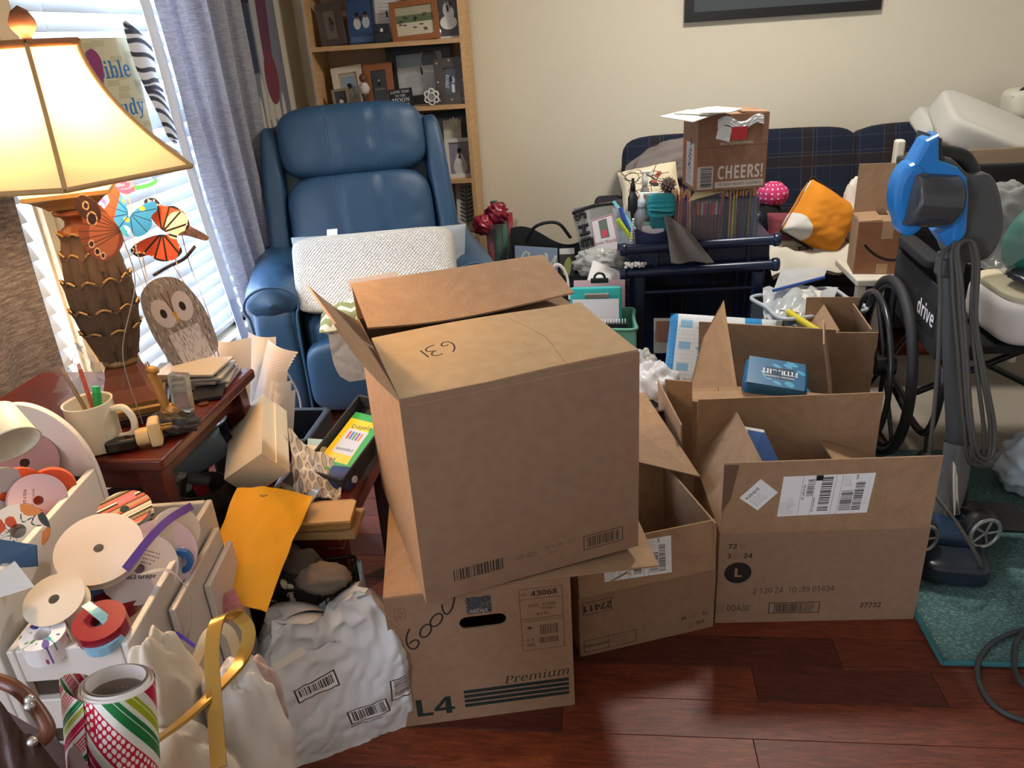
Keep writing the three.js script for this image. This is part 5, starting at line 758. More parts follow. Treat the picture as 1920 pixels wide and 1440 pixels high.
// ---------------------------------------------------------------- papers between table and recliner
{
  const t = thing('storage_tub', 'dark storage tub stuffed with loose papers beside the recliner', 'tub', [-0.97, 0, -1.93]); wpart(t, 'tub', merge([rbox(0.28, 0.4, 0.02, 0.005).translate(-0.97, 0.2, -1.84), rbox(0.28, 0.4, 0.02, 0.005).translate(-0.97, 0.2, -2.04), rbox(0.02, 0.4, 0.2, 0.005).translate(-0.83, 0.2, -1.94), rbox(0.02, 0.4, 0.2, 0.005).translate(-1.11, 0.2, -1.94), rbox(0.28, 0.02, 0.2, 0.005).translate(-0.97, 0.01, -1.94)]), M(0x23262e, 0.5));
  const leaf = (n, label, P, bend, m, th = 0.0008) => { const o = thing(n, label, 'paper', mixv(P[0], P[1], 0.5).toArray(), 0, 'loose papers by the recliner'); wpart(o, 'sheet', sheet(14, 18, (u, v) => { const p = mixv(mixv(P[0], P[1], u), mixv(P[3], P[2], u), v); p.z += bend * Math.sin(u * PI) + 0.03 * bend * v; p.x -= bend * 0.3 * v * v; p.y -= Math.abs(bend) * 0.5 * v * v * v; return p.toArray(); }, th), m); return o; };
  const wp = M(0xe4ddd6, 0.75), ruled = TM(canvasTex(256, 340, (c, w, h) => { c.fillStyle = '#e2dad6'; c.fillRect(0, 0, w, h); c.fillStyle = '#b9b9cc'; for (let y = 12; y < h; y += 13) c.fillRect(0, y, w, 2); }), 0.8);
  leaf('paper_sheet', 'large blank white paper curling over beside the end table', [[-1.095, 0.527, -1.86], [-0.969, 0.518, -1.84], [-0.928, 0.722, -1.88], [-1.051, 0.728, -1.9]], 0.05, wp);
  leaf('paper_sheet', 'plain sheet behind the ruled notebook page', [[-1.027, 0.386, -1.9], [-0.945, 0.394, -1.9], [-0.9, 0.679, -1.95], [-0.978, 0.697, -1.95]], 0.02, wp);
  const nb = leaf('notebook_page', 'ruled notebook page with torn perforated edge beside the recliner arm', [[-0.989, 0.47, -1.87], [-0.931, 0.478, -1.87], [-0.829, 0.65, -1.9], [-0.912, 0.68, -1.92]], 0.015, ruled);
  const teeth = []; for (let k = 0; k < 15; k++) { const p = mixv([-0.918, 0.524, -1.87], [-0.829, 0.65, -1.9], k / 15); teeth.push(rbox(0.008, 0.005, 0.001, 0.0004).rotateZ(0.6).translate(p.x + 0.004, p.y, p.z + 0.004)); } wpart(nb, 'perforation', merge(teeth), wp);
  for (let k = 0; k < 3; k++) leaf('paper_sheet', ['crumpled white page under the notebook page', 'folded white page low beside the recliner', 'curled white page edge below the notebook'][k], [[-0.982, 0.404, -1.85], [-0.898, 0.412, -1.85], [-0.854, 0.603, -1.88], [-0.915, 0.62, -1.88]].map((p, i) => [p[0] + 0.012 * k, p[1] - 0.02 * k, p[2] + 0.006 * k]), 0.02 + 0.01 * k, wp);
}
// ---------------------------------------------------------------- on and under the side table
{
  const t = thing('black_tray', 'dark grey felt tray holding the coloured pencil pack', 'tray', [-0.679, 0.42, -1.699]), m = M(0x33353a, 0.9);
  const c = [-0.62, 0.43, -1.66], g = (w, h, d, x, y, z) => rbox(w, h, d, 0.004).translate(x, y, z), R = new THREE.Matrix4().makeTranslation(c[0], c[1] + 0.045, c[2]).multiply(new THREE.Matrix4().makeRotationFromEuler(new THREE.Euler(0.35, -0.35, 0.05)));
  for (const [n, q] of [['tray_floor', g(0.12, 0.006, 0.26, 0, 0, 0)], ['tray_wall', g(0.006, 0.05, 0.26, 0.06, 0.022, 0)], ['tray_wall', g(0.006, 0.05, 0.26, -0.06, 0.022, 0)], ['tray_wall', g(0.12, 0.05, 0.006, 0, 0.022, -0.13)], ['tray_wall', g(0.12, 0.05, 0.006, 0, 0.022, 0.13)]]) wpart(t, n, q.applyMatrix4(R), m);
  const ct = TM(canvasTex(320, 512, (c, w, h) => { c.fillStyle = '#e8c21e'; c.fillRect(0, 0, w, h); c.fillStyle = '#2f9a4a'; c.fillRect(0, 0, w, 60); c.beginPath(); c.moveTo(w, 0); c.lineTo(w, h); c.lineTo(w - 60, h); c.lineTo(w - 90, 120); c.fill(); c.fillRect(0, h - 70, w, 70); c.fillStyle = '#b9c4d6'; c.fillRect(50, 150, 190, 220); tx(c, 'Crayola', 150, 120, 'bold 50px sans-serif', '#22562f', -6, 'center'); tx(c, 'WASHABLE', 146, 330, 'bold 30px sans-serif', '#3c3550', -4, 'center'); ['#b8392e', '#2d5fa8', '#3f8a48', '#7a4a9a', '#d87a2a'].forEach((k, i) => { c.fillStyle = k; c.fillRect(80 + i * 28, 170, 18, 70); }); tx(c, '12', 70, 440, 'bold 60px sans-serif', '#22562f'); }), 0.4);
  const b = thing('crayon_pack', 'yellow and green coloured marker pack lying in the dark tray', 'marker pack', [c[0], c[1] + 0.05, c[2]]);
  const cg = slab([-0.05, 0.026, 0.1], [0.05, 0.026, 0.1], [0.05, 0.026, -0.09], [-0.05, 0.026, -0.09], 0.02); cg.applyMatrix4(R); wpart(b, 'box', cg, [ct, M(0xd9b41c, 0.5)]);
}
{ // patterned cloth
  const lt = canvasTex(512, 512, (c) => { c.fillStyle = '#d8d0c4'; c.fillRect(0, 0, 512, 512); c.strokeStyle = '#8d877f'; c.lineWidth = 9; for (let y = -1; y < 6; y++) for (let x = -1; x < 7; x++) { const X = x * 84 + (y % 2) * 42, Y0 = y * 100; c.fillStyle = (x + y) % 2 ? '#a8a29a' : '#c4bcb0'; c.beginPath(); c.moveTo(X, Y0); c.quadraticCurveTo(X + 50, Y0 + 50, X, Y0 + 100); c.quadraticCurveTo(X - 50, Y0 + 50, X, Y0); c.fill(); c.stroke(); } });
  const t = thing('patterned_cloth', 'cream cloth with grey leaf pattern bundled on the side table', 'cloth', [-0.705, 0.41, -1.56]), P = [[-0.709, 0.44, -1.456], [-0.61, 0.42, -1.476], [-0.642, 0.45, -1.595], [-0.75, 0.53, -1.587]];
  wpart(t, 'cloth', sheet(26, 26, (u, v) => { const p = mixv(mixv(P[0], P[1], u), mixv(P[3], P[2], u), v); p.y += 0.012 * Math.sin(u * 5 + v * 2) + 0.014 * n3(u * 2.5, v * 2.5, 3) + 0.02; return p.toArray(); }, 0.004, 1, 1), TM(lt, 0.9));
}
{ const p = [-0.613, 0.42, -1.55], t = thing('thread_cone', 'dark blue thread spool with white core lying on the side table', 'thread', p); wpart(t, 'thread', aim(cyl(0.028, 0.032, 0.05, 24), [1, 0.05, 0.15], [p[0] - 0.01, p[1] + 0.03, p[2]]), M(0x1f3a72, 0.6)); wpart(t, 'core', aim(cyl(0.009, 0.009, 0.062, 16), [1, 0.05, 0.15], [p[0] - 0.008, p[1] + 0.03, p[2]]), M(0xd9d9de, 0.5)); }
{ const t = thing('wooden_box', 'small tan wooden box at the front of the side table', 'box', [-0.631, 0.405, -1.422]); wpart(t, 'box', rbox(0.12, 0.03, 0.08, 0.003).rotateY(0.12).translate(...[-0.623, 0.438, -1.414]), M(0xb18c52, 0.6)); wpart(t, 'lid', rbox(0.122, 0.008, 0.082, 0.002).rotateY(0.12).translate(...[-0.614, 0.456, -1.396]), M(0xc09a5e, 0.6)); }
{ const t = thing('book', 'thin tan book under the small wooden box', 'book', [-0.62, 0.402, -1.416]); wpart(t, 'cover', rbox(0.14, 0.018, 0.1, 0.002).rotateY(0.05).translate(...[-0.621, 0.412, -1.418]), M(0xa98a5e, 0.7)); }
{ const ft = canvasTex(256, 200, (c, w, h) => { c.fillStyle = '#6c6f72'; c.fillRect(0, 0, w, h); c.fillStyle = '#b7b3aa'; c.fillRect(0, h * 0.45, w * 0.6, h * 0.55); tx(c, 'FREE', w * 0.3, h * 0.72, 'bold 52px sans-serif', '#23211f', 0, 'center'); tx(c, 'healthy living', w * 0.62, h * 0.2, 'bold 28px sans-serif', '#e9e9e6', 0, 'center'); }); const t = thing('flyer', 'grey flyer reading FREE on the side table', 'flyer', [-0.738, 0.43, -1.529]); wpart(t, 'sheet', slab([-0.772, 0.46, -1.47], [-0.661, 0.46, -1.419], [-0.651, 0.47, -1.477], [-0.751, 0.47, -1.549], 0.002), [TM(ft, 0.4), M(0xc9c9c6, 0.6)]); }
{ const t = thing('pale_book', 'pale green notebook behind the patterned cloth', 'notebook', [-0.75, 0.44, -1.75]); wpart(t, 'cover', slab([-0.751, 0.47, -1.662], [-0.68, 0.47, -1.639], [-0.696, 0.47, -1.709], [-0.767, 0.47, -1.719], 0.02), M(0x9fb3ab, 0.6)); }
{ const p = [-0.72, 0.47, -1.634], t = thing('paper_tube', 'short beige cardboard tube behind the crayon tray', 'tube', p); wpart(t, 'tube', aim(cyl(0.022, 0.022, 0.07, 24), [0.8, 0.2, 0.5], p), M(0xc9b594, 0.8)); }
{ // things on the floor under the tables
  const t = thing('hair_dryer', 'steel blue curved hair dryer under the end table', 'hair dryer', [-1.031, 0.45, -1.623]); const p = [-1.002, 0.5, -1.603]; wpart(t, 'casing', aim(lathe([[0.02, -0.09], [0.045, -0.08], [0.05, -0.02], [0.044, 0.05], [0.036, 0.085], [0.03, 0.085]], 28), [0.75, 0.35, -0.2], p), M(0x8fa7b4, 0.3)); wpart(t, 'nozzle', aim(lathe([[0.036, 0], [0.04, 0.03], [0.034, 0.03], [0.03, 0]], 28), [0.75, 0.35, -0.2], V(p).add(new THREE.Vector3(0.065, 0.03, -0.018)).toArray()), M(0x1a1c20, 0.5)); wpart(t, 'grip', rod(p, [p[0] - 0.02, p[1] - 0.13, p[2] + 0.02], 0.022, 0.018, 16), M(0x2b333b, 0.4));
  const b = thing('round_tin', 'round brown tin with red hair rollers inside', 'tin', [-0.964, 0.4, -1.504]); const q = [-0.966, 0.42, -1.508]; wpart(b, 'tin', lathe([[0, 0], [0.06, 0], [0.062, 0.07], [0.058, 0.07], [0.055, 0.006], [0, 0.006]], 36).translate(q[0], q[1] - 0.03, q[2]), M(0x4c4238, 0.5)); for (let k = 0; k < 4; k++) wpart(b, 'roller', rod([q[0] - 0.03 + 0.012 * k, q[1] + 0.02, q[2] - 0.02 + 0.014 * k], [q[0] + 0.01 + 0.012 * k, q[1] + 0.024, q[2] - 0.01 + 0.014 * k], 0.007), M(0xa82430, 0.5));
  const d = thing('tin_stand', 'dark plastic crate holding the round tin and bottles', 'crate', [-0.893, 0, -1.45]); wpart(d, 'crate', rbox(0.1, 0.39, 0.2, 0.01).translate(-0.893, 0.195, -1.45), M(0x24242a, 0.6));
  const bot = (label, p, dir, c) => { const o = thing('small_bottle', label, 'bottle', p, 0, 'small bottles under the table'); wpart(o, 'bottle', aim(lathe([[0, 0], [0.017, 0], [0.018, 0.004], [0.018, 0.05], [0.01, 0.06], [0, 0.06]], 24), dir, p), M(c, 0.3, { transmission: 0.3, thickness: 0 })); wpart(o, 'cap', aim(cyl(0.012, 0.012, 0.018, 20).translate(0, 0.068, 0), dir, p), M(0xd5dde2, 0.4)); };
  bot('clear bottle with white cap tipped beside the round tin', [-1.014, 0.42, -1.544], [-0.5, 0.7, -0.2], 0xcfd9e2); bot('grey bottle lying behind the round tin', [-0.973, 0.43, -1.565], [-0.8, 0.4, 0.2], 0x8d98a6);
  const bk = thing('wicker_basket', 'dark wicker basket under the end table', 'basket', [-1.12, 0.23, -1.45]); wpart(bk, 'basket', lathe([[0, 0], [0.13, 0], [0.15, 0.2], [0.145, 0.2], [0.125, 0.01], [0, 0.01]], 40).translate(-1.1, 0.232, -1.45), new THREE.MeshStandardMaterial({ color: 0x4a3c36, roughness: 0.9, bumpMap: rep(tCloth, 20, 8), bumpScale: 0.004 }));
  const gb = thing('grey_box', 'flat grey box lying under the side table', 'box', [-0.72, 0, -1.5]); wpart(gb, 'box', rbox(0.18, 0.1, 0.2, 0.004).rotateY(0.3).translate(-0.73, 0.05, -1.58), M(0x787d86, 0.6));
  const cl = thing('folded_cloth', 'rolled grey cloth under the yellow envelope', 'cloth', [-0.678, 0.3, -1.317]); wpart(cl, 'cloth', lump(0.06, 0.03, 0.04, 0.12, 1.6, 11).translate(-0.6, 0.37, -1.28), M(0x6e665f, 0.9));
}
// ---------------------------------------------------------------- on the recliner
{
  const bump = dataTex(128, 128, (u, v) => { const a = Math.sin(u * 2 * PI * 8 + v * 2 * PI * 8), b = Math.sin(u * 2 * PI * 8 - v * 2 * PI * 8); return 128 + 55 * (a + b) * 0.8; });
  const pm = new THREE.MeshStandardMaterial({ color: 0xe8e3d6, roughness: 0.9, bumpMap: rep(bump, 9, 9), bumpScale: 0.006 });
  const c = [-0.862, 0.598, -2.84], t = thing('memory_foam_pillow', 'white knitted contour pillow propped up on the blue recliner', 'pillow', [c[0], c[1] - 0.14, c[2]]);
  const M4 = new THREE.Matrix4().makeTranslation(c[0], c[1], c[2]).multiply(new THREE.Matrix4().makeRotationFromEuler(new THREE.Euler(-0.42, 0.12, 0.075)));
  wpart(t, 'pillow', sbox(0.62, 0.29, 0.12, 9, 22).applyMatrix4(M4), pm);
  const lg = slab([-0.1, -0.075, 0.0612], [0.085, -0.06, 0.0612], [0.085, -0.018, 0.0612], [-0.1, -0.033, 0.0612], 0.002); lg.applyMatrix4(M4); wpart(t, 'beige_patch', lg, M(0xd9b99c, 0.8), undefined, { label: 'beige fabric patch' });
  const tg = slab([-0.17, 0.13, 0.045], [-0.13, 0.13, 0.045], [-0.13, 0.17, 0.03], [-0.17, 0.17, 0.03], 0.001); tg.applyMatrix4(M4); wpart(t, 'care_tag', tg, M(0xe8ebee, 0.7));
  const g = thing('grey_cushion', 'grey cushion squeezed behind the white contour pillow', 'cushion', [c[0], c[1] - 0.12, c[2] - 0.1]); wpart(g, 'cushion', pillow(0.7, 0.3, 0.12, { wr: 0.008 }).applyMatrix4(new THREE.Matrix4().makeTranslation(c[0] - 0.01, c[1] - 0.02, c[2] - 0.11).multiply(new THREE.Matrix4().makeRotationFromEuler(new THREE.Euler(-0.42, 0.15, 0.07)))), M(0x9aa0a6, 0.9));
  const cz = canvasTex(256, 256, (c2) => { c2.fillStyle = '#8a8a58'; c2.fillRect(0, 0, 256, 256); c2.strokeStyle = '#d8d4b4'; c2.lineWidth = 12; for (let y = -1; y < 9; y++) { c2.beginPath(); for (let x = 0; x <= 8; x++) c2.lineTo(x * 32, y * 34 + (x % 2 ? 20 : 0)); c2.stroke(); } });
  const z = thing('chevron_cushion', 'olive green chevron cushion under the white pillow', 'cushion', [-0.92, 0.44, -2.86]); wpart(z, 'cushion', pillow(0.5, 0.3, 0.13, { wr: 0.006 }).rotateX(-1.3).rotateY(0.3).translate(-0.85, 0.47, -2.83), TM(rep(cz, 3, 3), 0.9));
  const qb = dataTex(128, 128, (u, v) => 200 - 150 * Math.max(Math.exp(-(((u - v) * 9) ** 2)), Math.exp(-(((u + v - 1) * 9) ** 2))) + 30 * loopN(u, v, 5));
  const qm = new THREE.MeshStandardMaterial({ color: 0xaaa59c, roughness: 0.95, bumpMap: rep(qb, 5, 6), bumpScale: 0.006 });
  const q = thing('quilted_pad', 'grey quilted pad hanging over the recliner seat front', 'seat pad', [-0.83, 0.1, -2.68]);
  wpart(q, 'pad', sheet(20, 30, (u, v) => { const lx = (u - 0.5) * 0.44 + 0.02, s = v * 0.78, edge = 0.5, zz = s < edge ? s : edge + 0.06 * Math.sin(Math.min(1, (s - edge) / 0.1) * PI / 2), yy = s < edge ? 0.47 + 0.01 * n3(u * 3, v * 3, 1) : 0.47 - Math.max(0, s - edge - 0.02); const x = lx, zc = zz - 0.06, a = 18 * rad; const corner = v > 0.85 ? (1 - Math.sqrt(Math.max(0, 1 - ((v - 0.85) / 0.15) ** 2))) * 0.25 : 0; const X = x * (1 - corner); return [-0.99 + X * Math.cos(a) + zc * Math.sin(a), yy, -3.19 - X * Math.sin(a) + zc * Math.cos(a)]; }, 0.01, 0.44, 0.78), qm);
  const th = thing('throw_blanket', 'brown grey woven throw hanging down beside the big box', 'blanket', [-0.66, 0, -2.55]);
  wpart(th, 'blanket', sheet(14, 18, (u, v) => [-0.72 + u * 0.16 + 0.02 * Math.sin(u * 9 + v * 2), 0.40 - v * 0.38, -2.64 + 0.05 * v + 0.015 * Math.sin(u * 12)], 0.006, 0.4, 0.6), new THREE.MeshStandardMaterial({ color: 0x8a817a, roughness: 1, bumpMap: rep(tSlub, 1), bumpScale: 0.003 }));
  const cb = thing('power_cord', 'thin grey cord hanging beside the recliner', 'cord', [-1.045, 0.244, -2.3]); wpart(cb, 'cord', tube([[-1.076, 0.384, -2.35], [-1.052, 0.302, -2.35], [-1.033, 0.223, -2.3], [-0.972, 0.2, -2.207], [-1.028, 0.05, -2.38], [-0.967, 0.004, -2.42]], 0.003, 24, 6), M(0x9a9894, 0.6));
}

// ---------------------------------------------------------------- on the bookshelf
function photo(w, h, bg, f) { return TM(canvasTex(128, Math.round(128 * h / w), (c, W, H) => { c.fillStyle = bg; c.fillRect(0, 0, W, H); f(c, W, H); }), 0.3); }
const figure = (c, x, y, s, skin, cloth) => { c.fillStyle = cloth; c.beginPath(); c.ellipse(x, y + s * 1.5, s * 0.95, s * 1.25, 0, 0, 7); c.fill(); c.fillStyle = skin; c.beginPath(); c.ellipse(x, y, s * 0.48, s * 0.6, 0, 0, 7); c.fill(); c.fillStyle = '#1d1917'; c.beginPath(); c.ellipse(x, y - s * 0.3, s * 0.55, s * 0.42, 0, 0, 7); c.fill(); };
// a standing frame: rim, backing, photo, easel leg; at = middle of its foot
function frame(label, at, w, h, bw, col, pic, o = {}) {
  const t = thing('framed_photo', label, 'photo frame', at, o.ry ?? 0, 'framed photographs on the bookshelf'), lean = (o.lean ?? -9) * rad, k = new THREE.Group(); k.name = 'frame'; t.add(k); k.rotation.set(lean, 0, (o.rz ?? 0) * rad);
  const s = new THREE.Shape([[-w / 2, 0], [w / 2, 0], [w / 2, h], [-w / 2, h]].map((p) => new THREE.Vector2(...p))); s.holes.push(new THREE.Path([[-w / 2 + bw, bw], [-w / 2 + bw, h - bw], [w / 2 - bw, h - bw], [w / 2 - bw, bw]].map((p) => new THREE.Vector2(...p))));
  mesh('rim', extr(s, 0.014, 0.002), typeof col === 'number' ? M(col, 0.45) : col, k);
  const g = slab([-w / 2 + bw - 0.001, bw - 0.001, 0.006], [w / 2 - bw + 0.001, bw - 0.001, 0.006], [w / 2 - bw + 0.001, h - bw + 0.001, 0.006], [-w / 2 + bw - 0.001, h - bw + 0.001, 0.006], 0.004); mesh('photo', g, [pic, M(0x3a342e, 0.8)], k);
  mesh('easel_leg', rod([0, h * 0.6, 0], [0, 0.002, -h * 0.34], 0.004), M(0x2a2624, 0.8), t);
  return t;
}
const skinA = '#7a5138', skinB = '#8d6044', woodF = new THREE.MeshStandardMaterial({ map: rep(tBirch, 2), color: 0xb07a4e, roughness: 0.5 });
const S1 = 1.4, S2 = 1.09, S3 = 0.715, S4 = 0.42, fz = -4.21, fx = (px, s = 70) => 0; // shelf heights
frame('carved dark frame with gold corners leaning on the upper shelf', [-1.33, S1, fz], 0.13, 0.2, 0.03, 0x4a3d33, photo(1, 1.4, '#6a5a48', (c, W, H) => figure(c, W / 2, H * 0.35, 26, skinA, '#4a3c34')), { rz: 6 });
frame('blue studio photograph of two children on the upper shelf', [-1.19, S1, fz - 0.03], 0.14, 0.215, 0.006, 0x2c3e58, photo(1, 1.4, '#2f4d78', (c, W, H) => { figure(c, W * 0.33, H * 0.38, 20, skinA, '#c9c6c0'); figure(c, W * 0.68, H * 0.36, 20, skinB, '#b5bcc6'); c.fillStyle = '#4f6a92'; c.fillRect(0, H * 0.85, W, H); }), {});
frame('white certificate with red patterned border on the upper shelf', [-1.06, S1, fz - 0.06], 0.15, 0.24, 0.012, 0xb88a8e, photo(1, 1.5, '#dcdad6', (c, W, H) => { c.fillStyle = '#6a686a'; lines(c, 24, 40, 80, 9, 14, 3, '#7a787a'); }), {});
frame('wooden frame with a country landscape photograph on the upper shelf', [-0.9, S1, fz + 0.01], 0.24, 0.185, 0.024, woodF, photo(1.4, 1, '#a9a286', (c, W, H) => { c.fillStyle = '#5d6a48'; c.fillRect(0, H * 0.3, W, H * 0.25); c.fillStyle = '#c9c2a6'; c.fillRect(0, H * 0.55, W, H); c.fillStyle = '#3a342c'; for (let i = 0; i < 14; i++) c.fillRect(rnd() * W, H * 0.25 + rnd() * H * 0.6, 12, 4); }), { rz: 3 });
frame('black and white photograph of children in white on the upper shelf', [-0.735, S1, fz], 0.13, 0.25, 0.006, 0xc9c9c6, photo(1, 1.5, '#3d3d42', (c, W, H) => { figure(c, W * 0.45, H * 0.3, 22, '#8a8078', '#d6d6d4'); figure(c, W * 0.62, H * 0.4, 18, '#948a82', '#e2e2e0'); c.fillStyle = '#dcdcda'; c.beginPath(); c.ellipse(W / 2, H * 0.72, 46, 26, 0, 0, 7); c.fill(); }));
{ const t = thing('ring_box', 'small black ring box on the upper shelf', 'box', [-1.07, S1, fz + 0.04]); mesh('box', rbox(0.075, 0.05, 0.04, 0.006).translate(0, 0.025, 0), M(0x1b1d24, 0.5), t); mesh('lid', rbox(0.075, 0.05, 0.012, 0.005).translate(0, 0.062, -0.014), M(0x1b1d24, 0.5), t); mesh('charm', lump(0.01, 0.014, 0.005, 0.1, 2, 3, 14).translate(0, 0.055, 0.006), M(0xc9c9c4, 0.3, { metalness: 0.7 }), t); }
{ const t = thing('angel_ornament', 'clear glass angel ornament on the upper shelf', 'ornament', [-0.79, S1, fz - 0.02]); mesh('gown', lathe([[0, 0], [0.03, 0], [0.026, 0.03], [0.01, 0.09], [0, 0.1]], 20), M(0xe4e6e6, 0.1, { transmission: 0.7, thickness: 0.02 }), t); mesh('head', new THREE.SphereGeometry(0.013, 16, 12).translate(0, 0.112, 0), M(0xe4e6e6, 0.1, { transmission: 0.7, thickness: 0.02 }), t); for (const s of [-1, 1]) mesh('wing', lump(0.025, 0.04, 0.005, 0.05, 2, 3, 16).rotateZ(-s * 0.5).translate(s * 0.028, 0.1, -0.008), M(0xe4e6e6, 0.1, { transmission: 0.7, thickness: 0.01 }), t); }
frame('cream matted frame with a portrait on the middle shelf', [-1.29, S2, fz - 0.03], 0.165, 0.21, 0.03, 0xd8cdb4, photo(1, 1.3, '#b7a98e', (c, W, H) => { c.fillStyle = '#8fa0b0'; c.fillRect(20, 20, W - 40, H - 40); figure(c, W / 2, H * 0.45, 24, skinA, '#c8c0b8'); }), { rz: 5 });
frame('small gold frame with a dark photograph on the middle shelf', [-1.325, S2, fz + 0.035], 0.085, 0.105, 0.01, 0x8d7f68, photo(1, 1.3, '#3a352e', (c, W, H) => figure(c, W / 2, H * 0.4, 22, skinB, '#cfc9be')), { rz: 5 });
frame('reddish wooden frame with a dark picture on the middle shelf', [-1.13, S2, fz - 0.02], 0.15, 0.215, 0.032, woodF, photo(1, 1.4, '#35302e', (c, W, H) => { c.fillStyle = '#b4a898'; c.beginPath(); c.arc(W / 2, H * 0.35, 9, 0, 7); c.fill(); c.fillRect(W * 0.2, H * 0.6, W * 0.6, 3); }), { rz: 2 });
frame('large black frame with a pale sheet over its photograph on the middle shelf', [-0.915, S2, fz - 0.08], 0.34, 0.3, 0.045, 0x22262c, photo(1.2, 1, '#7c8288', (c, W, H) => { c.fillStyle = '#2c2624'; c.beginPath(); c.ellipse(W * 0.72, H * 0.2, 22, 24, 0, 0, 7); c.fill(); c.fillStyle = '#b4b4ac'; c.fillRect(0, H * 0.32, W * 0.95, H); c.fillStyle = '#a2a39c'; c.beginPath(); c.ellipse(W * 0.35, H * 0.65, 26, 18, 0, 0, 7); c.fill(); }), { rz: 3 });
frame('studded brown frame with the number 2000 on the middle shelf', [-0.745, S2, fz + 0.02], 0.16, 0.22, 0.045, 0x544a42, photo(1, 1.5, '#454a4e', (c, W, H) => { tx(c, '2000', W * 0.26, H * 0.5, 'bold 44px sans-serif', '#c4c4c0', -80, 'center'); figure(c, W * 0.68, H * 0.3, 20, skinA, '#9fb4c4'); c.fillStyle = '#d4d6d4'; c.fillRect(W * 0.56, H * 0.62, 26, H * 0.3); }), { ry: -8, rz: 3 });
for (const [x, y] of [[-0.065, 0.02], [0.065, 0.02], [-0.065, 0.2], [0.065, 0.2], [0.0, 0.208], [0, 0.02], [-0.066, 0.11], [0.066, 0.11]]) { const f = scene.children[scene.children.length - 1].children[0]; mesh('stud', new THREE.SphereGeometry(0.006, 10, 8).translate(x, y, 0.014), M(0xd9cfc0, 0.25, { metalness: 0.6 }), f); }
{ const t = thing('baby_figurine', 'small figurine of a sitting baby with white clothes between two frames', 'figurine', [-1.2, S2, fz + 0.03]); mesh('body', lump(0.028, 0.032, 0.024, 0.08, 2, 3, 20).translate(0, 0.1, 0), M(0xd9d2c8, 0.5), t); mesh('head', lump(0.02, 0.022, 0.02, 0.04, 2, 5, 18).translate(0, 0.15, 0), M(0x6a4634, 0.5), t); mesh('pedestal', lathe([[0, 0], [0.022, 0], [0.016, 0.03], [0.014, 0.06], [0.02, 0.075], [0, 0.076]], 18), M(0x4a3a30, 0.6), t); }
{ const t = thing('love_sign', 'small black block sign reading love you to the moon and back', 'sign', [-1.005, S2, fz + 0.05], 0); const m = TM(canvasTex(256, 220, (c, w, h) => { c.fillStyle = '#1f242b'; c.fillRect(0, 0, w, h); for (const [s, y, z] of [['LOVE YOU', 36, 44], ['TO THE', 82, 34], ['MOON', 132, 66], ['AND BACK', 188, 40]]) tx(c, s, w / 2, y, `bold ${z}px serif`, '#dfe0dc', 0, 'center', 0.92); }), 0.7); mesh('block', slab([-0.06, 0, 0.012], [0.06, 0, 0.012], [0.06, 0.09, 0.012], [-0.06, 0.09, 0.012], 0.024), [m, M(0x1f242b, 0.7)], t, { rot: [-4, 0, 3] }); }
{ const t = thing('flower_shaped_photo', 'small white flower-shaped picture frame on the middle shelf', 'photo frame', [-0.845, S2, fz + 0.06]), m = M(0xe2e2de, 0.4); for (let k = 0; k < 6; k++) { const a = k / 6 * 2 * PI + 0.5; mesh('petal', new THREE.TorusGeometry(0.013, 0.005, 8, 18).translate(Math.cos(a) * 0.026, 0.042 + Math.sin(a) * 0.026, 0), m, t); } mesh('photo', cyl(0.02, 0.02, 0.006, 24).rotateX(PI / 2).translate(0, 0.042, 0.002), M(0x9a8f88, 0.4), t); mesh('rim', new THREE.TorusGeometry(0.02, 0.004, 8, 28).translate(0, 0.042, 0.004), m, t); }
frame('black frame with a brown picture on the lower shelf', [-0.82, S3, fz - 0.07], 0.28, 0.33, 0.03, 0x20242c, photo(1, 1.2, '#6e5a52', () => {}), { rz: 2 });
{ const t = thing('daisy_card', 'cream card with a daisy cut-out on the lower shelf', 'card', [-0.77, S3 + 0.0, fz - 0.04]); mesh('card', slab([-0.05, 0.18, 0], [0.045, 0.18, 0], [0.045, 0.29, -0.01], [-0.05, 0.29, -0.01], 0.003), M(0xcfc8b4, 0.8), t); for (let k = 0; k < 8; k++) mesh('petal', lump(0.014, 0.007, 0.003, 0, 1, 1, 12).translate(0.018, 0, 0).rotateZ(k * PI / 4).translate(0.01, 0.275, 0.002), M(0xd8d4b0, 0.8), t); mesh('stand', rod([0, 0.18, 0], [0, 0, 0.0], 0.006), M(0x8a8272, 0.8), t); }
frame('white frame with a bride in white on the lower shelf', [-0.735, S3, fz + 0.01], 0.15, 0.2, 0.018, 0xd6d2c8, photo(1, 1.3, '#8a8490', (c, W, H) => { c.fillStyle = '#c9c4c0'; c.beginPath(); c.ellipse(W / 2, H * 0.75, 40, 50, 0, 0, 7); c.fill(); figure(c, W / 2, H * 0.3, 24, '#6a4c3e', '#d9d6d2'); }), { rz: 1 });
{ const t = thing('fern_plaque', 'white plaque with a carved fern leaf on the lowest visible shelf', 'plaque', [-0.73, S4, fz]); mesh('board', rbox(0.1, 0.27, 0.014, 0.002).translate(0, 0.135, 0), M(0xcac8c0, 0.7), t, { rot: [-8, 0, 0] }); const l = []; for (let k = 0; k < 9; k++) for (const s of [-1, 1]) l.push(lump(0.024 - k * 0.0014, 0.005, 0.003, 0, 1, 1, 10).translate(s * 0.022, 0, 0).rotateZ(s * 0.5).translate(0.008, 0.05 + k * 0.022, 0.01)); mesh('fern_leaf', merge([...l, rod([0.008, 0.03, 0.009], [0.008, 0.25, 0.009], 0.003)]), M(0x6a6a62, 0.7), t, { rot: [-8, 0, 0] }); }

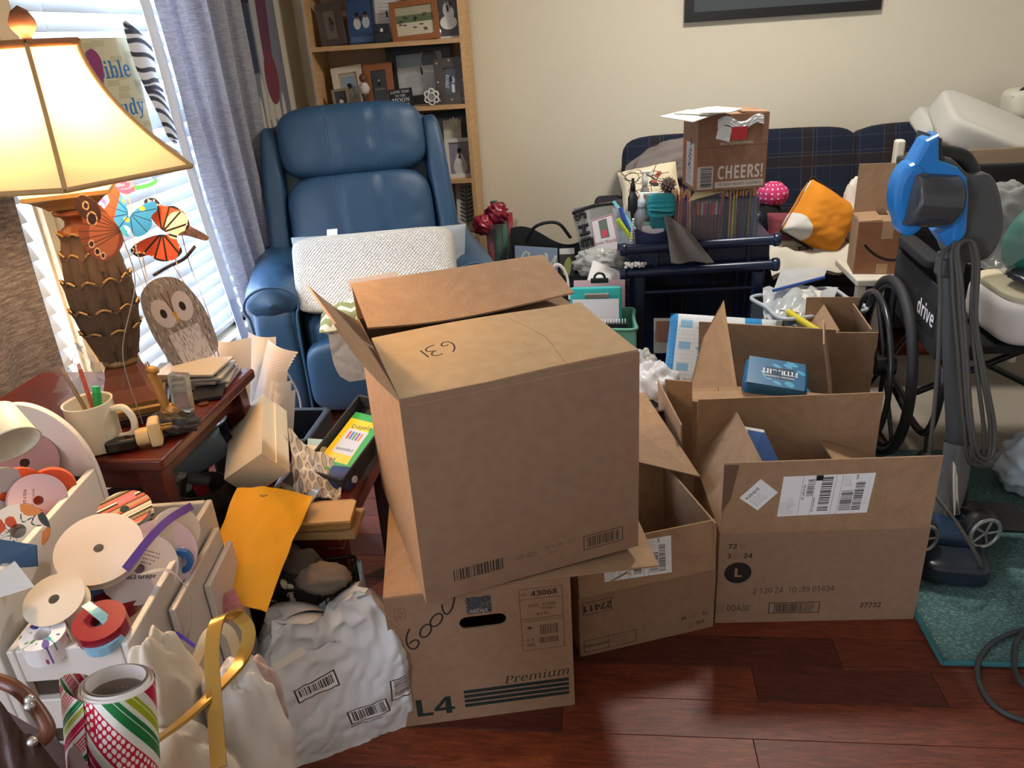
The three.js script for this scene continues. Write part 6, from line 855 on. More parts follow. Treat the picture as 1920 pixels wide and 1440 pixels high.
// ---------------------------------------------------------------- between recliner and sofa
{ const c = [-0.515, 0.424, -3.75], t = thing('gift_wrap_bag', 'clear bag of red and green gift wrap rolls against the wall', 'gift wrap', [c[0], 0.0, c[2]]);
  [[0, 0x2c6a50, 0.66], [0.04, 0x357a5c, 0.64], [-0.035, 0xa33440, 0.62], [0.07, 0xb23a46, 0.6], [0.02, 0x5a7a6c, 0.6]].forEach(([x, k, h], i) => wpart(t, 'wrap_roll', rod([c[0] + x + 0.02, 0, c[2] + 0.03 * (i % 2)], [c[0] + x, h, c[2] - 0.05], 0.018), M(k, 0.4)));
  wpart(t, 'red_bow', lump(0.05, 0.045, 0.04, 0.3, 3, 2, 24).translate(c[0] - 0.05, 0.56, c[2] + 0.02), M(0x9c2c3c, 0.3)); wpart(t, 'red_bow', lump(0.05, 0.05, 0.04, 0.3, 3, 8, 24).translate(c[0] + 0.02, 0.61, c[2] + 0.0), M(0x8a2436, 0.3));
  wpart(t, 'clear_bag', grid(30, 16, (u, v) => { const a = u * 2 * PI, r = 0.1 + 0.012 * n3(Math.cos(a) * 3, v * 4, Math.sin(a) * 3); return [c[0] + 0.01 + Math.cos(a) * r, 0.02 + v * 0.55, c[2] - 0.01 + Math.sin(a) * r * 0.7]; }), M(0xf0f0f0, 0.12, { transmission: 0.92, thickness: 0, ior: 1.3 })); }
{ const t = thing('black_tote', 'black tote bag holding books against the wall', 'bag', [-0.25, 0, -3.6]); const m = M(0x16181d, 0.8);
  wpart(t, 'front_side', sheet(16, 8, (u, v) => [-0.43 + u * 0.37, v * (0.4 + 0.03 * Math.sin(u * 6)), -3.47 + 0.02 * Math.sin(u * PI)], 0.006), m); wpart(t, 'back_side', sheet(16, 8, (u, v) => [-0.43 + u * 0.37, v * (0.5 + 0.05 * Math.sin(u * 5 + 1)), -3.7 - 0.02 * Math.sin(u * PI)], 0.006), m);
  for (const x of [-0.43, -0.06]) wpart(t, 'end_side', sheet(4, 8, (u, v) => [x, v * lerp(0.41, 0.52, u), lerp(-3.47, -3.7, u)], 0.006), m);
  wpart(t, 'handle', tube([[-0.36, 0.48, -3.69], [-0.3, 0.56, -3.66], [-0.2, 0.57, -3.66], [-0.14, 0.49, -3.69]], 0.008, 24, 8), m); }
{ const t = thing('book', 'slate blue hardback with gold script standing in the black tote', 'book', [-0.29, 0.1, -3.56]); const m = TM(canvasTex(256, 160, (c) => { c.fillStyle = '#7d8ca3'; c.fillRect(0, 0, 256, 160); tx(c, 'Cel', 20, 44, 'italic 92px serif', '#c2c6a6', 8); tx(c, 'M', 150, 50, 'italic 100px serif', '#c2c6a6', 8); }), 0.6); wpart(t, 'cover', slab([-0.4, 0.28, -3.53], [-0.2, 0.28, -3.53], [-0.2, 0.47, -3.57], [-0.4, 0.49, -3.57], 0.04), [m, M(0x6d7a90, 0.6)]); }
{ const t = thing('book', 'small dark green book beside the slate blue hardback', 'book', [-0.15, 0.1, -3.55]); wpart(t, 'cover', slab([-0.19, 0.28, -3.53], [-0.12, 0.28, -3.53], [-0.12, 0.47, -3.57], [-0.19, 0.47, -3.57], 0.04), [TM(canvasTex(64, 128, (c) => { c.fillStyle = '#2b3028'; c.fillRect(0, 0, 64, 128); c.fillStyle = '#8d9454'; c.beginPath(); c.ellipse(32, 60, 16, 34, 0.3, 0, 7); c.fill(); c.fillStyle = '#c9c9c2'; c.fillRect(0, 0, 64, 18); }), 0.5), M(0x2b3028, 0.6)]); }
{ // clear bag with SHE letters
  const t = thing('clear_tote', 'clear vinyl bag with black rim and letters SHE', 'bag', [-0.02, 0.3, -3.58]); const P = [[-0.075, 0.399, -3.5], [0.113, 0.405, -3.5], [0.082, 0.675, -3.56], [-0.124, 0.635, -3.56]];
  wpart(t, 'vinyl_side', sheet(10, 10, (u, v) => { const p = mixv(mixv(P[0], P[1], u), mixv(P[3], P[2], u), v); p.z += 0.015 * Math.sin(u * PI); p.y += 0.012 * Math.sin(u * PI) * v; return p.toArray(); }, 0.0015), M(0xdcdcd6, 0.15, { transmission: 0.8, thickness: 0, ior: 1.3 }));
  wpart(t, 'black_rim', tube([P[3], mixv(P[3], P[2], 0.5).add(new THREE.Vector3(0, 0.014, 0.015)), P[2]], 0.008, 20, 8), M(0x17171a, 0.5));
  wpart(t, 'back_panel', slab([P[0][0], P[0][1], -3.64], [P[1][0] + 0.04, P[1][1], -3.64], [P[2][0] + 0.05, P[2][1], -3.66], [P[3][0], P[3][1], -3.66], 0.004), M(0x8a8a84, 0.7));
  const lt = (ch, pts) => { const g = []; for (const [a, b] of pts) g.push(rod(a, b, 0.008, 0.008, 6)); wpart(t, 'letter_' + ch, merge(g), M(0x17171a, 0.5)); };
  const q = (x, y) => { const p = mixv(mixv(P[0], P[1], x), mixv(P[3], P[2], x), y); p.z += 0.016; return p.toArray(); };
  lt('s', [[q(0.08, 0.98), q(0.04, 0.9)], [q(0.04, 0.9), q(0.12, 0.88)], [q(0.12, 0.88), q(0.16, 0.98)], [q(0.16, 0.98), q(0.26, 0.97)], [q(0.26, 0.97), q(0.26, 0.87)]]);
  lt('h', [[q(0.06, 0.74), q(0.3, 0.76)], [q(0.06, 0.6), q(0.3, 0.62)], [q(0.18, 0.75), q(0.18, 0.61)]]); lt('e', [[q(0.08, 0.5), q(0.3, 0.52)], [q(0.08, 0.5), q(0.08, 0.37)], [q(0.19, 0.51), q(0.19, 0.38)], [q(0.3, 0.52), q(0.3, 0.38)]]);
  const k = thing('flower_card', 'white card with a pink flower and red lettering inside the clear bag', 'card', [0.03, 0.35, -3.6]); wpart(k, 'card', slab(q(0.36, 0.22).map((v, i) => v + (i === 2 ? 0.004 : 0)), q(0.92, 0.25).map((v, i) => v + (i === 2 ? 0.004 : 0)), q(0.86, 0.86).map((v, i) => v + (i === 2 ? 0.004 : 0)), q(0.36, 0.82).map((v, i) => v + (i === 2 ? 0.004 : 0)), 0.004), [TM(canvasTex(128, 160, (c) => { c.fillStyle = '#d8d4d4'; c.fillRect(0, 0, 128, 160); c.strokeStyle = '#a83a48'; c.lineWidth = 4; c.strokeRect(4, 4, 120, 152); c.fillStyle = '#6a6e64'; c.fillRect(42, 12, 48, 84); c.fillStyle = '#c8485c'; c.beginPath(); c.arc(66, 76, 17, 0, 7); c.fill(); tx(c, 'Jesus Words', 64, 112, 'bold 20px serif', '#8a3040', 0, 'center'); }), 0.4), M(0xd8d4d4, 0.6)]);
}
bagLump('plastic_bag', 'clear crumpled plastic bag below the clear SHE bag', [-0.001, 0.473, -3.3], [0.11, 0.06, 0.07], 0xcfcfc8, { s: 41, amp: 0.2, fr: 2.2, mat: M(0xd8d8d2, 0.2, { transmission: 0.5, thickness: 0 }) });
{ const t = thing('white_paper', 'folded white paper behind the pink folder', 'paper', [0.008, 0.473, -3]); wpart(t, 'sheet', slab([-0.06, 0.464, -3], [0.088, 0.449, -3], [0.074, 0.496, -3.08], [-0.029, 0.539, -3.1], 0.002), M(0xd6d3d0, 0.8)); }
{ const t = thing('pink_folder', 'pale pink clipboard with a dark metal clip behind the teal one', 'clipboard', [-0.01, 0.423, -2.95]); wpart(t, 'board', slab([-0.114, 0.298, -2.93], [0.094, 0.288, -2.93], [0.096, 0.49, -2.98], [-0.106, 0.492, -2.98], 0.005), M(0xc9a8ae, 0.7)); const p = [-0.004, 0.494, -2.95]; wpart(t, 'clip', merge([rbox(0.07, 0.02, 0.012, 0.004).translate(p[0], p[1] + 0.004, p[2]), new THREE.TorusGeometry(0.02, 0.005, 8, 20, PI).translate(p[0], p[1] + 0.014, p[2])]), M(0x3a3d38, 0.3, { metalness: 0.7 })); }
{ const t = thing('teal_clipboard', 'teal clipboard with a silver clip standing in the mint basket', 'clipboard', [-0.021, 0.277, -2.86]); wpart(t, 'board', rbox(0.2, 0.27, 0.02, 0.012, 3).rotateX(-0.18).translate(...[-0.019, 0.355, -2.88]), M(0x2fb0ac, 0.4)); const p = [-0.015, 0.462, -2.88]; wpart(t, 'clip', rbox(0.095, 0.022, 0.014, 0.005).translate(p[0], p[1], p[2] + 0.012), M(0xb9bcbc, 0.25, { metalness: 0.9 })); wpart(t, 'paper', slab([-0.115, 0.295, -2.82], [0.07, 0.291, -2.82], [0.068, 0.453, -2.855], [-0.108, 0.454, -2.855], 0.001), M(0xd2d4d6, 0.8)); }
{ const t = thing('mint_basket', 'mint green woven plastic basket holding clipboards and notebooks', 'basket', [0.02, 0, -2.83]), m = new THREE.MeshStandardMaterial({ color: 0x6fb59a, roughness: 0.5, bumpMap: rep(tCloth, 6), bumpScale: 0.006 });
  for (const [n, g] of [['front_wall', rbox(0.25, 0.36, 0.008, 0.003).translate(0.0, 0.2, -2.71)], ['back_wall', rbox(0.25, 0.36, 0.008, 0.003).translate(0.0, 0.2, -2.94)], ['side_wall', rbox(0.008, 0.36, 0.23, 0.003).translate(0.125, 0.2, -2.825)], ['side_wall', rbox(0.008, 0.36, 0.23, 0.003).translate(-0.125, 0.2, -2.825)], ['base', rbox(0.25, 0.01, 0.23, 0.003).translate(0, 0.02, -2.825)], ['rim', tube([[-0.125, 0.38, -2.71], [0.125, 0.38, -2.71], [0.125, 0.38, -2.94], [-0.125, 0.38, -2.94]].flatMap((p, i, a) => [p, mixv(p, a[(i + 1) % 4], 0.33).toArray(), mixv(p, a[(i + 1) % 4], 0.66).toArray()]), 0.007, 60, 8, true)]]) wpart(t, n, planarUV(g), m); }
{ const t = thing('spiral_notebook', 'black notebook with white spiral binding in the mint basket', 'notebook', [0.02, 0.03, -2.77]); wpart(t, 'cover', rbox(0.16, 0.34, 0.02, 0.003).rotateX(-0.1).translate(0.02, 0.21, -2.77), M(0x1d1e22, 0.5)); for (let k = 0; k < 14; k++) wpart(t, 'spiral_ring', new THREE.TorusGeometry(0.009, 0.002, 6, 14).rotateY(PI / 2).translate(-0.05 + k * 0.0108, 0.385, -2.785), M(0xdcdcdc, 0.4)); }
{ const t = thing('white_handle_bag', 'black bag with a looped white handle behind the big box', 'bag', [-0.17, 0, -3.1]); wpart(t, 'body', sbox(0.2, 0.36, 0.12, 6, 14).translate(-0.18, 0.18, -3.1), M(0x2c2d30, 0.7)); const cv = curve([[-0.225, 0.413, -3], [-0.205, 0.514, -3.02], [-0.17, 0.541, -3.03], [-0.141, 0.502, -3.03], [-0.13, 0.41, -3]]); wpart(t, 'handle', sheet(24, 2, (u, v) => { const p = cv.getPoint(u); return [p.x, p.y, p.z + (v - 0.5) * 0.02]; }, 0.008), M(0xd5d2ca, 0.6)); wpart(t, 'pale_insert', rbox(0.11, 0.12, 0.02, 0.006).translate(-0.17, 0.31, -3.02), M(0xa8a59c, 0.7)); }

// ---------------------------------------------------------------- navy cart and what is on it
{
  const t = thing('navy_cart', 'navy plastic cart with tubular rails in front of the sofa', 'cart', [0.38, 0, -3.2]), m = M(0x16233f, 0.3), x0 = 0.09, x1 = 0.675;
  for (const [y, z] of [[0.6, -3.02], [0.505, -3.01], [0.6, -3.4], [0.505, -3.4]]) { const r = wpart(t, 'rail', rod([x0, y, z], [x1, y + 0.018, z], 0.02, 0.02, 18), m); for (const x of [x0, x1]) wpart(t, 'rail_end', lathe([[0, -0.014], [0.022, -0.014], [0.026, -0.008], [0.026, 0.008], [0.022, 0.014], [0, 0.014]], 20).rotateZ(PI / 2).translate(x, y + (x > 0.5 ? 0.018 : 0), z), m, r); }
  wpart(t, 'tray', rbox(x1 - x0, 0.012, 0.38, 0.004).rotateZ(0.03).translate((x0 + x1) / 2, 0.595, -3.21), m);
  wpart(t, 'front_panel', rbox(x1 - x0 - 0.04, 0.06, 0.01, 0.003).rotateZ(0.03).translate((x0 + x1) / 2, 0.56, -3.04), m);
  for (const x of [x0 + 0.13, (x0 + x1) / 2 + 0.04, x1 - 0.1]) wpart(t, 'divider', rbox(0.016, 0.09, 0.02, 0.004).translate(x, 0.555, -3.03), m);
  for (const x of [0.155, 0.615]) for (const z of [-3.03, -3.38]) wpart(t, 'leg', rbox(0.05, 0.5, 0.04, 0.012, 3).translate(x, 0.25, z), m);
  wpart(t, 'cross_bar', rod([0.155, 0.42, -3.02], [0.615, 0.43, -3.02], 0.008), m); wpart(t, 'lower_shelf', rbox(0.5, 0.015, 0.36, 0.004).translate(0.385, 0.12, -3.2), m);
}
const CT = 0.613;
{ // clear organizer with pencils
  const z0 = -3.06, x0 = 0.285, w = 0.325, H = 0.16, t = thing('pencil_organizer', 'clear plastic desk organizer packed with coloured pencils', 'organizer', [x0 + w / 2, CT, -3.12]), m = M(0xf2f4f4, 0.06, { transmission: 0.95, thickness: 0, ior: 1.3 });
  for (const [n, g] of [['front_wall', bx(x0, x0 + w, CT, CT + H, z0, z0 + 0.002)], ['back_wall', bx(x0, x0 + w, CT, CT + H, z0 - 0.12, z0 - 0.118)], ['side_wall', bx(x0, x0 + 0.002, CT, CT + H, z0 - 0.118, z0)], ['side_wall', bx(x0 + w - 0.002, x0 + w, CT, CT + H, z0 - 0.118, z0)], ['divider', bx(x0 + 0.075, x0 + 0.077, CT, CT + H, z0 - 0.118, z0)], ['divider', bx(x0 + 0.185, x0 + 0.187, CT, CT + H, z0 - 0.118, z0)], ['base', bx(x0, x0 + w, CT, CT + 0.003, z0 - 0.118, z0)]]) wpart(t, n, g, m);
  const kinds = { navy: 0x1f2c52, pink: 0xd8788c, coral: 0xe0765a, violet: 0x7a4a9a, yellow: 0xe0cc2c, maroon: 0x7c2038, green: 0x24603c, olive: 0x8a8440, blue: 0x3a5aa0, grey: 0x8a8a90, tan: 0xd0a080, brown: 0x6a4a34 }, names = Object.keys(kinds);
  const body = new THREE.CylinderGeometry(0.0042, 0.0042, 0.165, 6).translate(0, 0.0825, 0), tip = new THREE.CylinderGeometry(0.0012, 0.0042, 0.018, 6).translate(0, 0.174, 0), lead = new THREE.ConeGeometry(0.0014, 0.006, 6).translate(0, 0.186, 0), wood = M(0xd2a878, 0.8);
  const proto = {};
  const pencil = (k, x, z, tl, dy) => { let o; if (!proto[k]) { o = thing('coloured_pencil', `${k} coloured pencil standing in the clear organizer`, 'pencil', [x, CT + 0.004, z], 0, 'coloured pencils in the organizer'); mesh('barrel', body, M(kinds[k], 0.4), o); mesh('sharpened_tip', tip, wood, o); mesh('lead', lead, M(kinds[k], 0.5), o); proto[k] = o; } else { o = proto[k].clone(); o.name = numbered('coloured_pencil'); o.userData = { ...proto[k].userData }; scene.add(o); } o.position.set(x, CT + 0.004 + dy, z); o.rotation.set(rr(-0.02, 0.04), rr(0, 3), tl); };
  for (const [a, b, set] of [[0.006, 0.07, ['pink', 'coral', 'violet', 'coral', 'pink', 'violet', 'tan']], [0.192, 0.32, names]]) for (let r = 0; r < 4; r++) for (let x = a; x < b; x += 0.0118) pencil(r === 0 && a > 0.1 ? ['navy', 'navy', 'tan', 'yellow', 'grey', 'maroon', 'blue', 'green', 'olive', 'blue', 'grey', 'brown'][Math.round((x - a) / 0.0118) % 12] : set[Math.floor(rnd() * set.length)], x0 + x + 0.002 + rr(-0.001, 0.001), z0 - 0.012 - r * 0.028, rr(-0.03, 0.03), r ? rr(0, 0.008) : 0);
  const pens = { red: 0xa8303a, pink: 0xc8406c, orange: 0xe0562c, grey: 0x6c6a72, clear: 0xb9bcc2 };
  let first = {}; for (let r = 0; r < 2; r++) for (let k = 0; k < 9; k++) { const c = Object.keys(pens)[(k * 2 + r) % 5], o = first[c] ? first[c].clone() : thing('pen', `${c} pen leaning in the middle of the clear organizer`, 'pen', [0, 0, 0], 0, 'pens in the organizer'); if (first[c]) { o.name = numbered('pen'); o.userData = { ...first[c].userData }; scene.add(o); } else { first[c] = o; mesh('barrel', cyl(0.0048, 0.0045, 0.1, 10).translate(0, 0.05, 0), M(0x6a4048, 0.4), o); mesh('cap', cyl(0.0045, 0.0052, 0.045, 10).translate(0, 0.118, 0), M(pens[c], 0.3), o); mesh('clip', rbox(0.0022, 0.034, 0.002, 0.0006).translate(0, 0.12, 0.006), M(pens[c], 0.3), o); } o.position.set(x0 + 0.084 + k * 0.0112, CT + 0.004, z0 - 0.014 - r * 0.03); o.rotation.set(rr(-0.05, 0.05), rr(-0.4, 0.4), rr(-0.06, 0.06)); }
}
{ // CHEERS box
  const W = 0.262, H = 0.27, Dp = 0.2, t = thing('cardboard_box', 'cardboard box printed CHEERS! in white balanced on the pencil organizer', 'box', [0.475, 0.815, -3.12], 9, 'cardboard cartons');
  const fp = pmat(760, 780, (c, w, h) => {
    c.fillStyle = '#d9d7d2'; c.save(); c.translate(w * 0.01, h * 0.66); c.beginPath(); c.roundRect(0, 0, w * 0.23, h * 0.31, 14); c.fill(); bars(c, w * 0.05, h * 0.02, w * 0.16, h * 0.27, 34, '#2a2524', true); c.restore();
    tx(c, 'CHEERS!', w * 0.63, h * 0.76, 'bold 196px sans-serif', '#dcdad4', 0, 'center', 0.66); c.fillStyle = '#d6d4ce'; c.fillRect(w * 0.27, h * 0.88, w * 0.7, h * 0.085); tx(c, 'TO FRESH BREWED GOODNESS', w * 0.63, h * 0.922, 'bold 42px sans-serif', '#8a6a50', 0, 'center', 0.78);
    tx(c, 'TWORIVERSCO.COM', w * 0.56, h * 0.37, 'bold 38px sans-serif', '#d6cfc4', 180, 'center'); c.fillStyle = '#5c4434'; c.fillRect(0, h * 0.41, w, 5);
  }, [152, 114, 86]);
  const lp = pmat(400, 540, (c, w, h) => { c.fillStyle = '#e0ded8'; c.fillRect(w * 0.25, h * 0.37, w * 0.55, h * 0.58); c.fillStyle = '#cc6a3c'; for (let i = 0; i < 12; i++) { c.beginPath(); c.arc(w * (0.1 + (i % 2) * 0.8), h * (0.42 + i * 0.045), 30, 0, 7); c.fill(); } c.fillStyle = '#e0ded8'; c.fillRect(w * 0.28, h * 0.38, w * 0.5, h * 0.56); tx(c, 'Slice', w * 0.52, h * 0.52, 'italic bold 110px serif', '#2c3a5c', -80, 'center', 0.9); lines(c, w * 0.32, h * 0.68, w * 0.36, 10, 13, 4); }, [158, 120, 92]);
  carton(t, W, H, Dp, { front: { print: fp }, left: { print: lp }, flaps: [['front', 0.09, -88], ['back', 0.09, -88], ['left', 0.1, -86], ['right', 0.1, -86]] });
  const lb = M(0xdededc, 0.35); mesh('torn_label', sheet(24, 10, (u, v) => [-0.06 + u * 0.17, 0.225 + v * 0.03 + 0.012 * Math.sin(u * 9), Dp / 2 + 0.004 + 0.004 * n3(u * 8, v * 5, 2)], 0.001), lb, t); mesh('torn_label', sheet(12, 10, (u, v) => [-0.065 + u * 0.05 + v * 0.01, 0.19 + v * 0.05 - u * 0.015, Dp / 2 + 0.004 + 0.003 * n3(u * 8, v * 5, 4)], 0.001), lb, t); mesh('red_sticker', rbox(0.06, 0.045, 0.001, 0.0004), M(0xa5262c, 0.4), t, { at: [0.02, 0.205, Dp / 2 + 0.0095] });
}
for (const [k, P, label] of [[0xdedad0, [[0.217, 1.1, -2.95], [0.317, 1.095, -2.773], [0.42, 1.1, -2.95], [0.338, 1.1, -3.139]], 'white envelope jutting out over the corner of the CHEERS box'], [0xd6d8c8, [[0.269, 1.105, -2.983], [0.383, 1.105, -2.881], [0.505, 1.105, -2.964], [0.417, 1.105, -3.142]], 'pale green leaflet on top of the CHEERS box'], [0xe2e0da, [[0.347, 1.112, -2.883], [0.449, 1.112, -2.843], [0.505, 1.112, -2.946], [0.427, 1.112, -3.077]], 'white folded letter lying uppermost on the CHEERS box']]) { const t = thing('envelope', label, 'envelope', P[0], 0, 'mail on the CHEERS box'); wpart(t, 'sheet', slab(...P, 0.003), M(k, 0.7)); }
{ const t = thing('paper_bag_sheet', 'yellowish paper squeezed between the pencils and the CHEERS box', 'paper', [0.42, 0.805, -3.06]); wpart(t, 'sheet', slab([0.335, 0.778, -3.02], [0.443, 0.805, -3.02], [0.518, 0.818, -3.06], [0.378, 0.821, -3.06], 0.002), M(0xc9b483, 0.7)); }
{ const p = [0.24, 0.755, -3.08], t = thing('teal_pouch', 'teal ribbed zip pouch beside the pencil organizer', 'pouch', [p[0], p[1] - 0.05, p[2]]), g = sbox(0.11, 0.085, 0.09, 4, 22), q = g.attributes.position; for (let i = 0; i < q.count; i++) { const k = 1 + 0.06 * Math.sin(Math.atan2(q.getY(i), q.getZ(i)) * 14); q.setY(i, q.getY(i) * k); q.setZ(i, q.getZ(i) * k); } g.computeVertexNormals(); wpart(t, 'pouch', g.translate(p[0], p[1], p[2]), M(0x168f96, 0.45)); wpart(t, 'zip', rod([p[0] - 0.045, p[1] - 0.012, p[2] + 0.046], [p[0] + 0.045, p[1] - 0.022, p[2] + 0.045], 0.003), M(0x123a40, 0.4)); wpart(t, 'stand_support', rbox(0.09, 0.1, 0.06, 0.01).translate(p[0], p[1] - 0.085, p[2] - 0.01), M(0x17707a, 0.5)); }
function bottle(label, at, r, h, body, cap, o = {}) { const t = thing('bottle', label, 'bottle', at, 0, 'bottles on the cart'); mesh('bottle_body', lathe([[0, 0], [r, 0], [r, h * 0.55], [r * 0.5, h * 0.68], [r * 0.45, h * 0.72], [0, h * 0.72]], 24), M(body, 0.25, o.clear ? { transmission: 0.7, thickness: 0.01 } : {}), t); mesh('cap', lathe([[0, h * 0.72], [r * 0.55, h * 0.72], [r * 0.5, h * 0.85], [r * 0.3, h * 0.9], [r * 0.3, h], [0, h]], 20), M(cap, 0.4), t); if (o.pump) mesh('spout', rbox(r * 1.7, 0.01, 0.014, 0.003).translate(r * 0.4, h * 0.98, 0), M(cap, 0.4), t); return t; }
bottle('clear pump dispenser bottle with white label on the cart', [0.165, CT, -3.1], 0.03, 0.19, 0xd6dade, 0xe2e4e4, { clear: true, pump: true });
bottle('dark nail polish bottle with black cap on the cart', [0.135, CT + 0.06, -3.2], 0.02, 0.17, 0x2a2c30, 0x17181a); bottle('white spray bottle behind the pump dispenser on the cart', [0.185, CT + 0.05, -3.24], 0.022, 0.2, 0x8d8c8a, 0xe4e4e0, { pump: true }); bottle('black pump bottle next to the teal pouch', [0.21, CT + 0.02, -3.2], 0.022, 0.15, 0x2e2f33, 0xd9d9d6, { pump: true });
{ const t = thing('pouch', 'navy zip pouch with red lining and cards inside on the cart', 'pouch', [0.2, CT, -3.06]); wpart(t, 'front_side', sheet(16, 6, (u, v) => [0.14 + u * 0.14, CT + v * (0.062 - 0.02 * Math.sin(u * PI)), -3.045 + 0.012 * Math.sin(u * PI)], 0.003), M(0x1b2246, 0.7)); wpart(t, 'back_side', sheet(16, 6, (u, v) => [0.14 + u * 0.14, CT + v * (0.062 + 0.035 * Math.sin(u * PI)), -3.075 - 0.012 * Math.sin(u * PI)], 0.003), M(0x8a2436, 0.7)); wpart(t, 'card', slab([0.165, CT + 0.02, -3.055], [0.25, CT + 0.02, -3.055], [0.25, CT + 0.07, -3.062], [0.165, CT + 0.066, -3.062], 0.002), M(0xcfc9c8, 0.7)); wpart(t, 'card', slab([0.175, CT + 0.02, -3.062], [0.26, CT + 0.02, -3.062], [0.262, CT + 0.08, -3.07], [0.17, CT + 0.082, -3.07], 0.002), M(0x8fae96, 0.7)); }
{ const t = thing('clear_packet', 'clear packet with lime and blue pens at the cart corner', 'packet', [0.11, CT, -3.08]); wpart(t, 'packet', slab([0.07, CT, -3.06], [0.13, CT, -3.05], [0.12, CT + 0.12, -3.09], [0.05, CT + 0.14, -3.09], 0.002), M(0xe6eef0, 0.15, { transmission: 0.8, thickness: 0 })); wpart(t, 'lime_pen', rod([0.125, CT + 0.02, -3.05], [0.07, CT + 0.1, -3.05], 0.009), M(0xb4c832, 0.4)); wpart(t, 'blue_strip', rod([0.12, CT + 0.04, -3.065], [0.08, CT + 0.14, -3.08], 0.008), M(0x2c4fa8, 0.4)); wpart(t, 'aqua_strip', slab([0.12, CT + 0.06, -3.07], [0.15, CT + 0.05, -3.07], [0.06, CT + 0.165, -3.1], [0.05, CT + 0.16, -3.1], 0.003), M(0x7cc8d0, 0.4)); }
{ const t = thing('pearl_necklace', 'string of pearls lying on the cart rail', 'necklace', [0.14, 0.52, -3.02]); for (let k = 0; k < 22; k++) wpart(t, 'pearl', new THREE.SphereGeometry(0.007, 10, 8).translate(0.1 + 0.0035 * k + 0.006 * Math.sin(k * 2.3), 0.538 + 0.012 * Math.abs(Math.sin(k * 0.9)), -2.992 + 0.007 * Math.cos(k * 1.7)), M(0xe4e0d6, 0.2)); for (let k = 0; k < 9; k++) wpart(t, 'pearl', new THREE.SphereGeometry(0.0055, 10, 8).translate(0.122 + 0.001 * k, 0.63 + k * 0.0105, -3.035), M(0xe4e0d6, 0.2)); }
{ const t = thing('grey_cloth', 'grey suede cloth draped over the front rails of the cart', 'cloth', [0.35, 0.5, -3.0]), A = [[0.272, 0.556, -2.97], [0.434, 0.555, -2.97], [0.335, 0.678, -2.99], [0.246, 0.737, -3.02]]; wpart(t, 'cloth', sheet(26, 30, (u, v) => { const p = mixv(mixv(A[0], A[1], u), mixv(A[3], A[2], u), v); p.z += 0.016 * Math.sin(u * 9 + v * 2) * (1 - v * 0.4) + 0.008; return p.toArray(); }, 0.004, 0.3, 0.3), new THREE.MeshStandardMaterial({ color: 0x746d68, roughness: 1, bumpMap: rep(tFine, 3), bumpScale: 0.001 })); }
// ---------------------------------------------------------------- on the sofa
{ const t = thing('fleece_blanket', 'grey brown fleece blanket bundled on the sofa corner', 'blanket', [0.285, 0.735, -3.85]); wpart(t, 'blanket', lump(0.19, 0.11, 0.12, 0.12, 1.6, 3, 40).rotateZ(0.35).translate(...[0.307, 0.776, -3.82]), new THREE.MeshStandardMaterial({ color: 0x7d746f, roughness: 1, bumpMap: rep(tFine, 4), bumpScale: 0.002 })); }
{ const ft = canvasTex(256, 256, (c) => { c.fillStyle = '#d8cbab'; c.fillRect(0, 0, 256, 256); for (let i = 0; i < 9; i++) { c.strokeStyle = '#2a2826'; c.lineWidth = 3; c.beginPath(); c.moveTo(rnd() * 256, rnd() * 256); c.bezierCurveTo(rnd() * 256, rnd() * 256, rnd() * 256, rnd() * 256, rnd() * 256, rnd() * 256); c.stroke(); c.fillStyle = ['#9a6a4a', '#b0503c', '#2c3034'][i % 3]; c.beginPath(); c.ellipse(rnd() * 256, rnd() * 256, 18, 11, rnd() * 3, 0, 7); c.fill(); } });
  const t = thing('floral_cushion', 'cream cushion with leaf print behind the cart bottles', 'cushion', [0.217, 0.695, -3.55]); wpart(t, 'cushion', pillow(0.26, 0.2, 0.09, { wr: 0.006 }).rotateX(-0.7).rotateZ(0.15).translate(...[0.224, 0.742, -3.55]), TM(rep(ft, 4, 4), 0.9)); }
{ const t = thing('pine_cone', 'brown pine cone beside the floral cushion', 'pine cone', [0.291, 0.744, -3.4]), p = [0.291, 0.771, -3.4]; wpart(t, 'core', lump(0.026, 0.03, 0.026, 0.05, 2, 3, 14).translate(...p), M(0x4a3c36, 0.9)); for (let k = 0; k < 46; k++) { const y = 1 - 2 * (k + 0.5) / 46, a = k * 2.4, r = Math.sqrt(1 - y * y); wpart(t, 'scale', aim(new THREE.ConeGeometry(0.007, 0.02, 5), [Math.cos(a) * r, y + 0.3, Math.sin(a) * r], [p[0] + Math.cos(a) * r * 0.03, p[1] + y * 0.033, p[2] + Math.sin(a) * r * 0.03]), M(0x6a5a50, 0.9)); } }
{ const t = thing('sofa_blanket', 'white blanket with green and grey print spread on the sofa seat', 'blanket', [0.95, 0.465, -3.45]); const m = TM(canvasTex(256, 128, (c) => { c.fillStyle = '#d4cebf'; c.fillRect(0, 0, 256, 128); c.fillStyle = '#7a8a80'; c.fillRect(170, 70, 60, 40); c.fillStyle = '#5c5a50'; for (let i = 0; i < 30; i++) c.fillRect(60 + rnd() * 50, 70 + rnd() * 24, 6, 5); c.fillStyle = '#a05848'; c.fillRect(120, 10, 50, 20); }), 0.95); wpart(t, 'blanket', sheet(30, 20, (u, v) => [0.72 + u * 0.52, 0.49 + 0.02 * n3(u * 5, v * 4, 2) - (v < 0.18 ? (0.18 - v) * 0.5 : 0), -3.26 - v * 0.42], 0.03), m); }
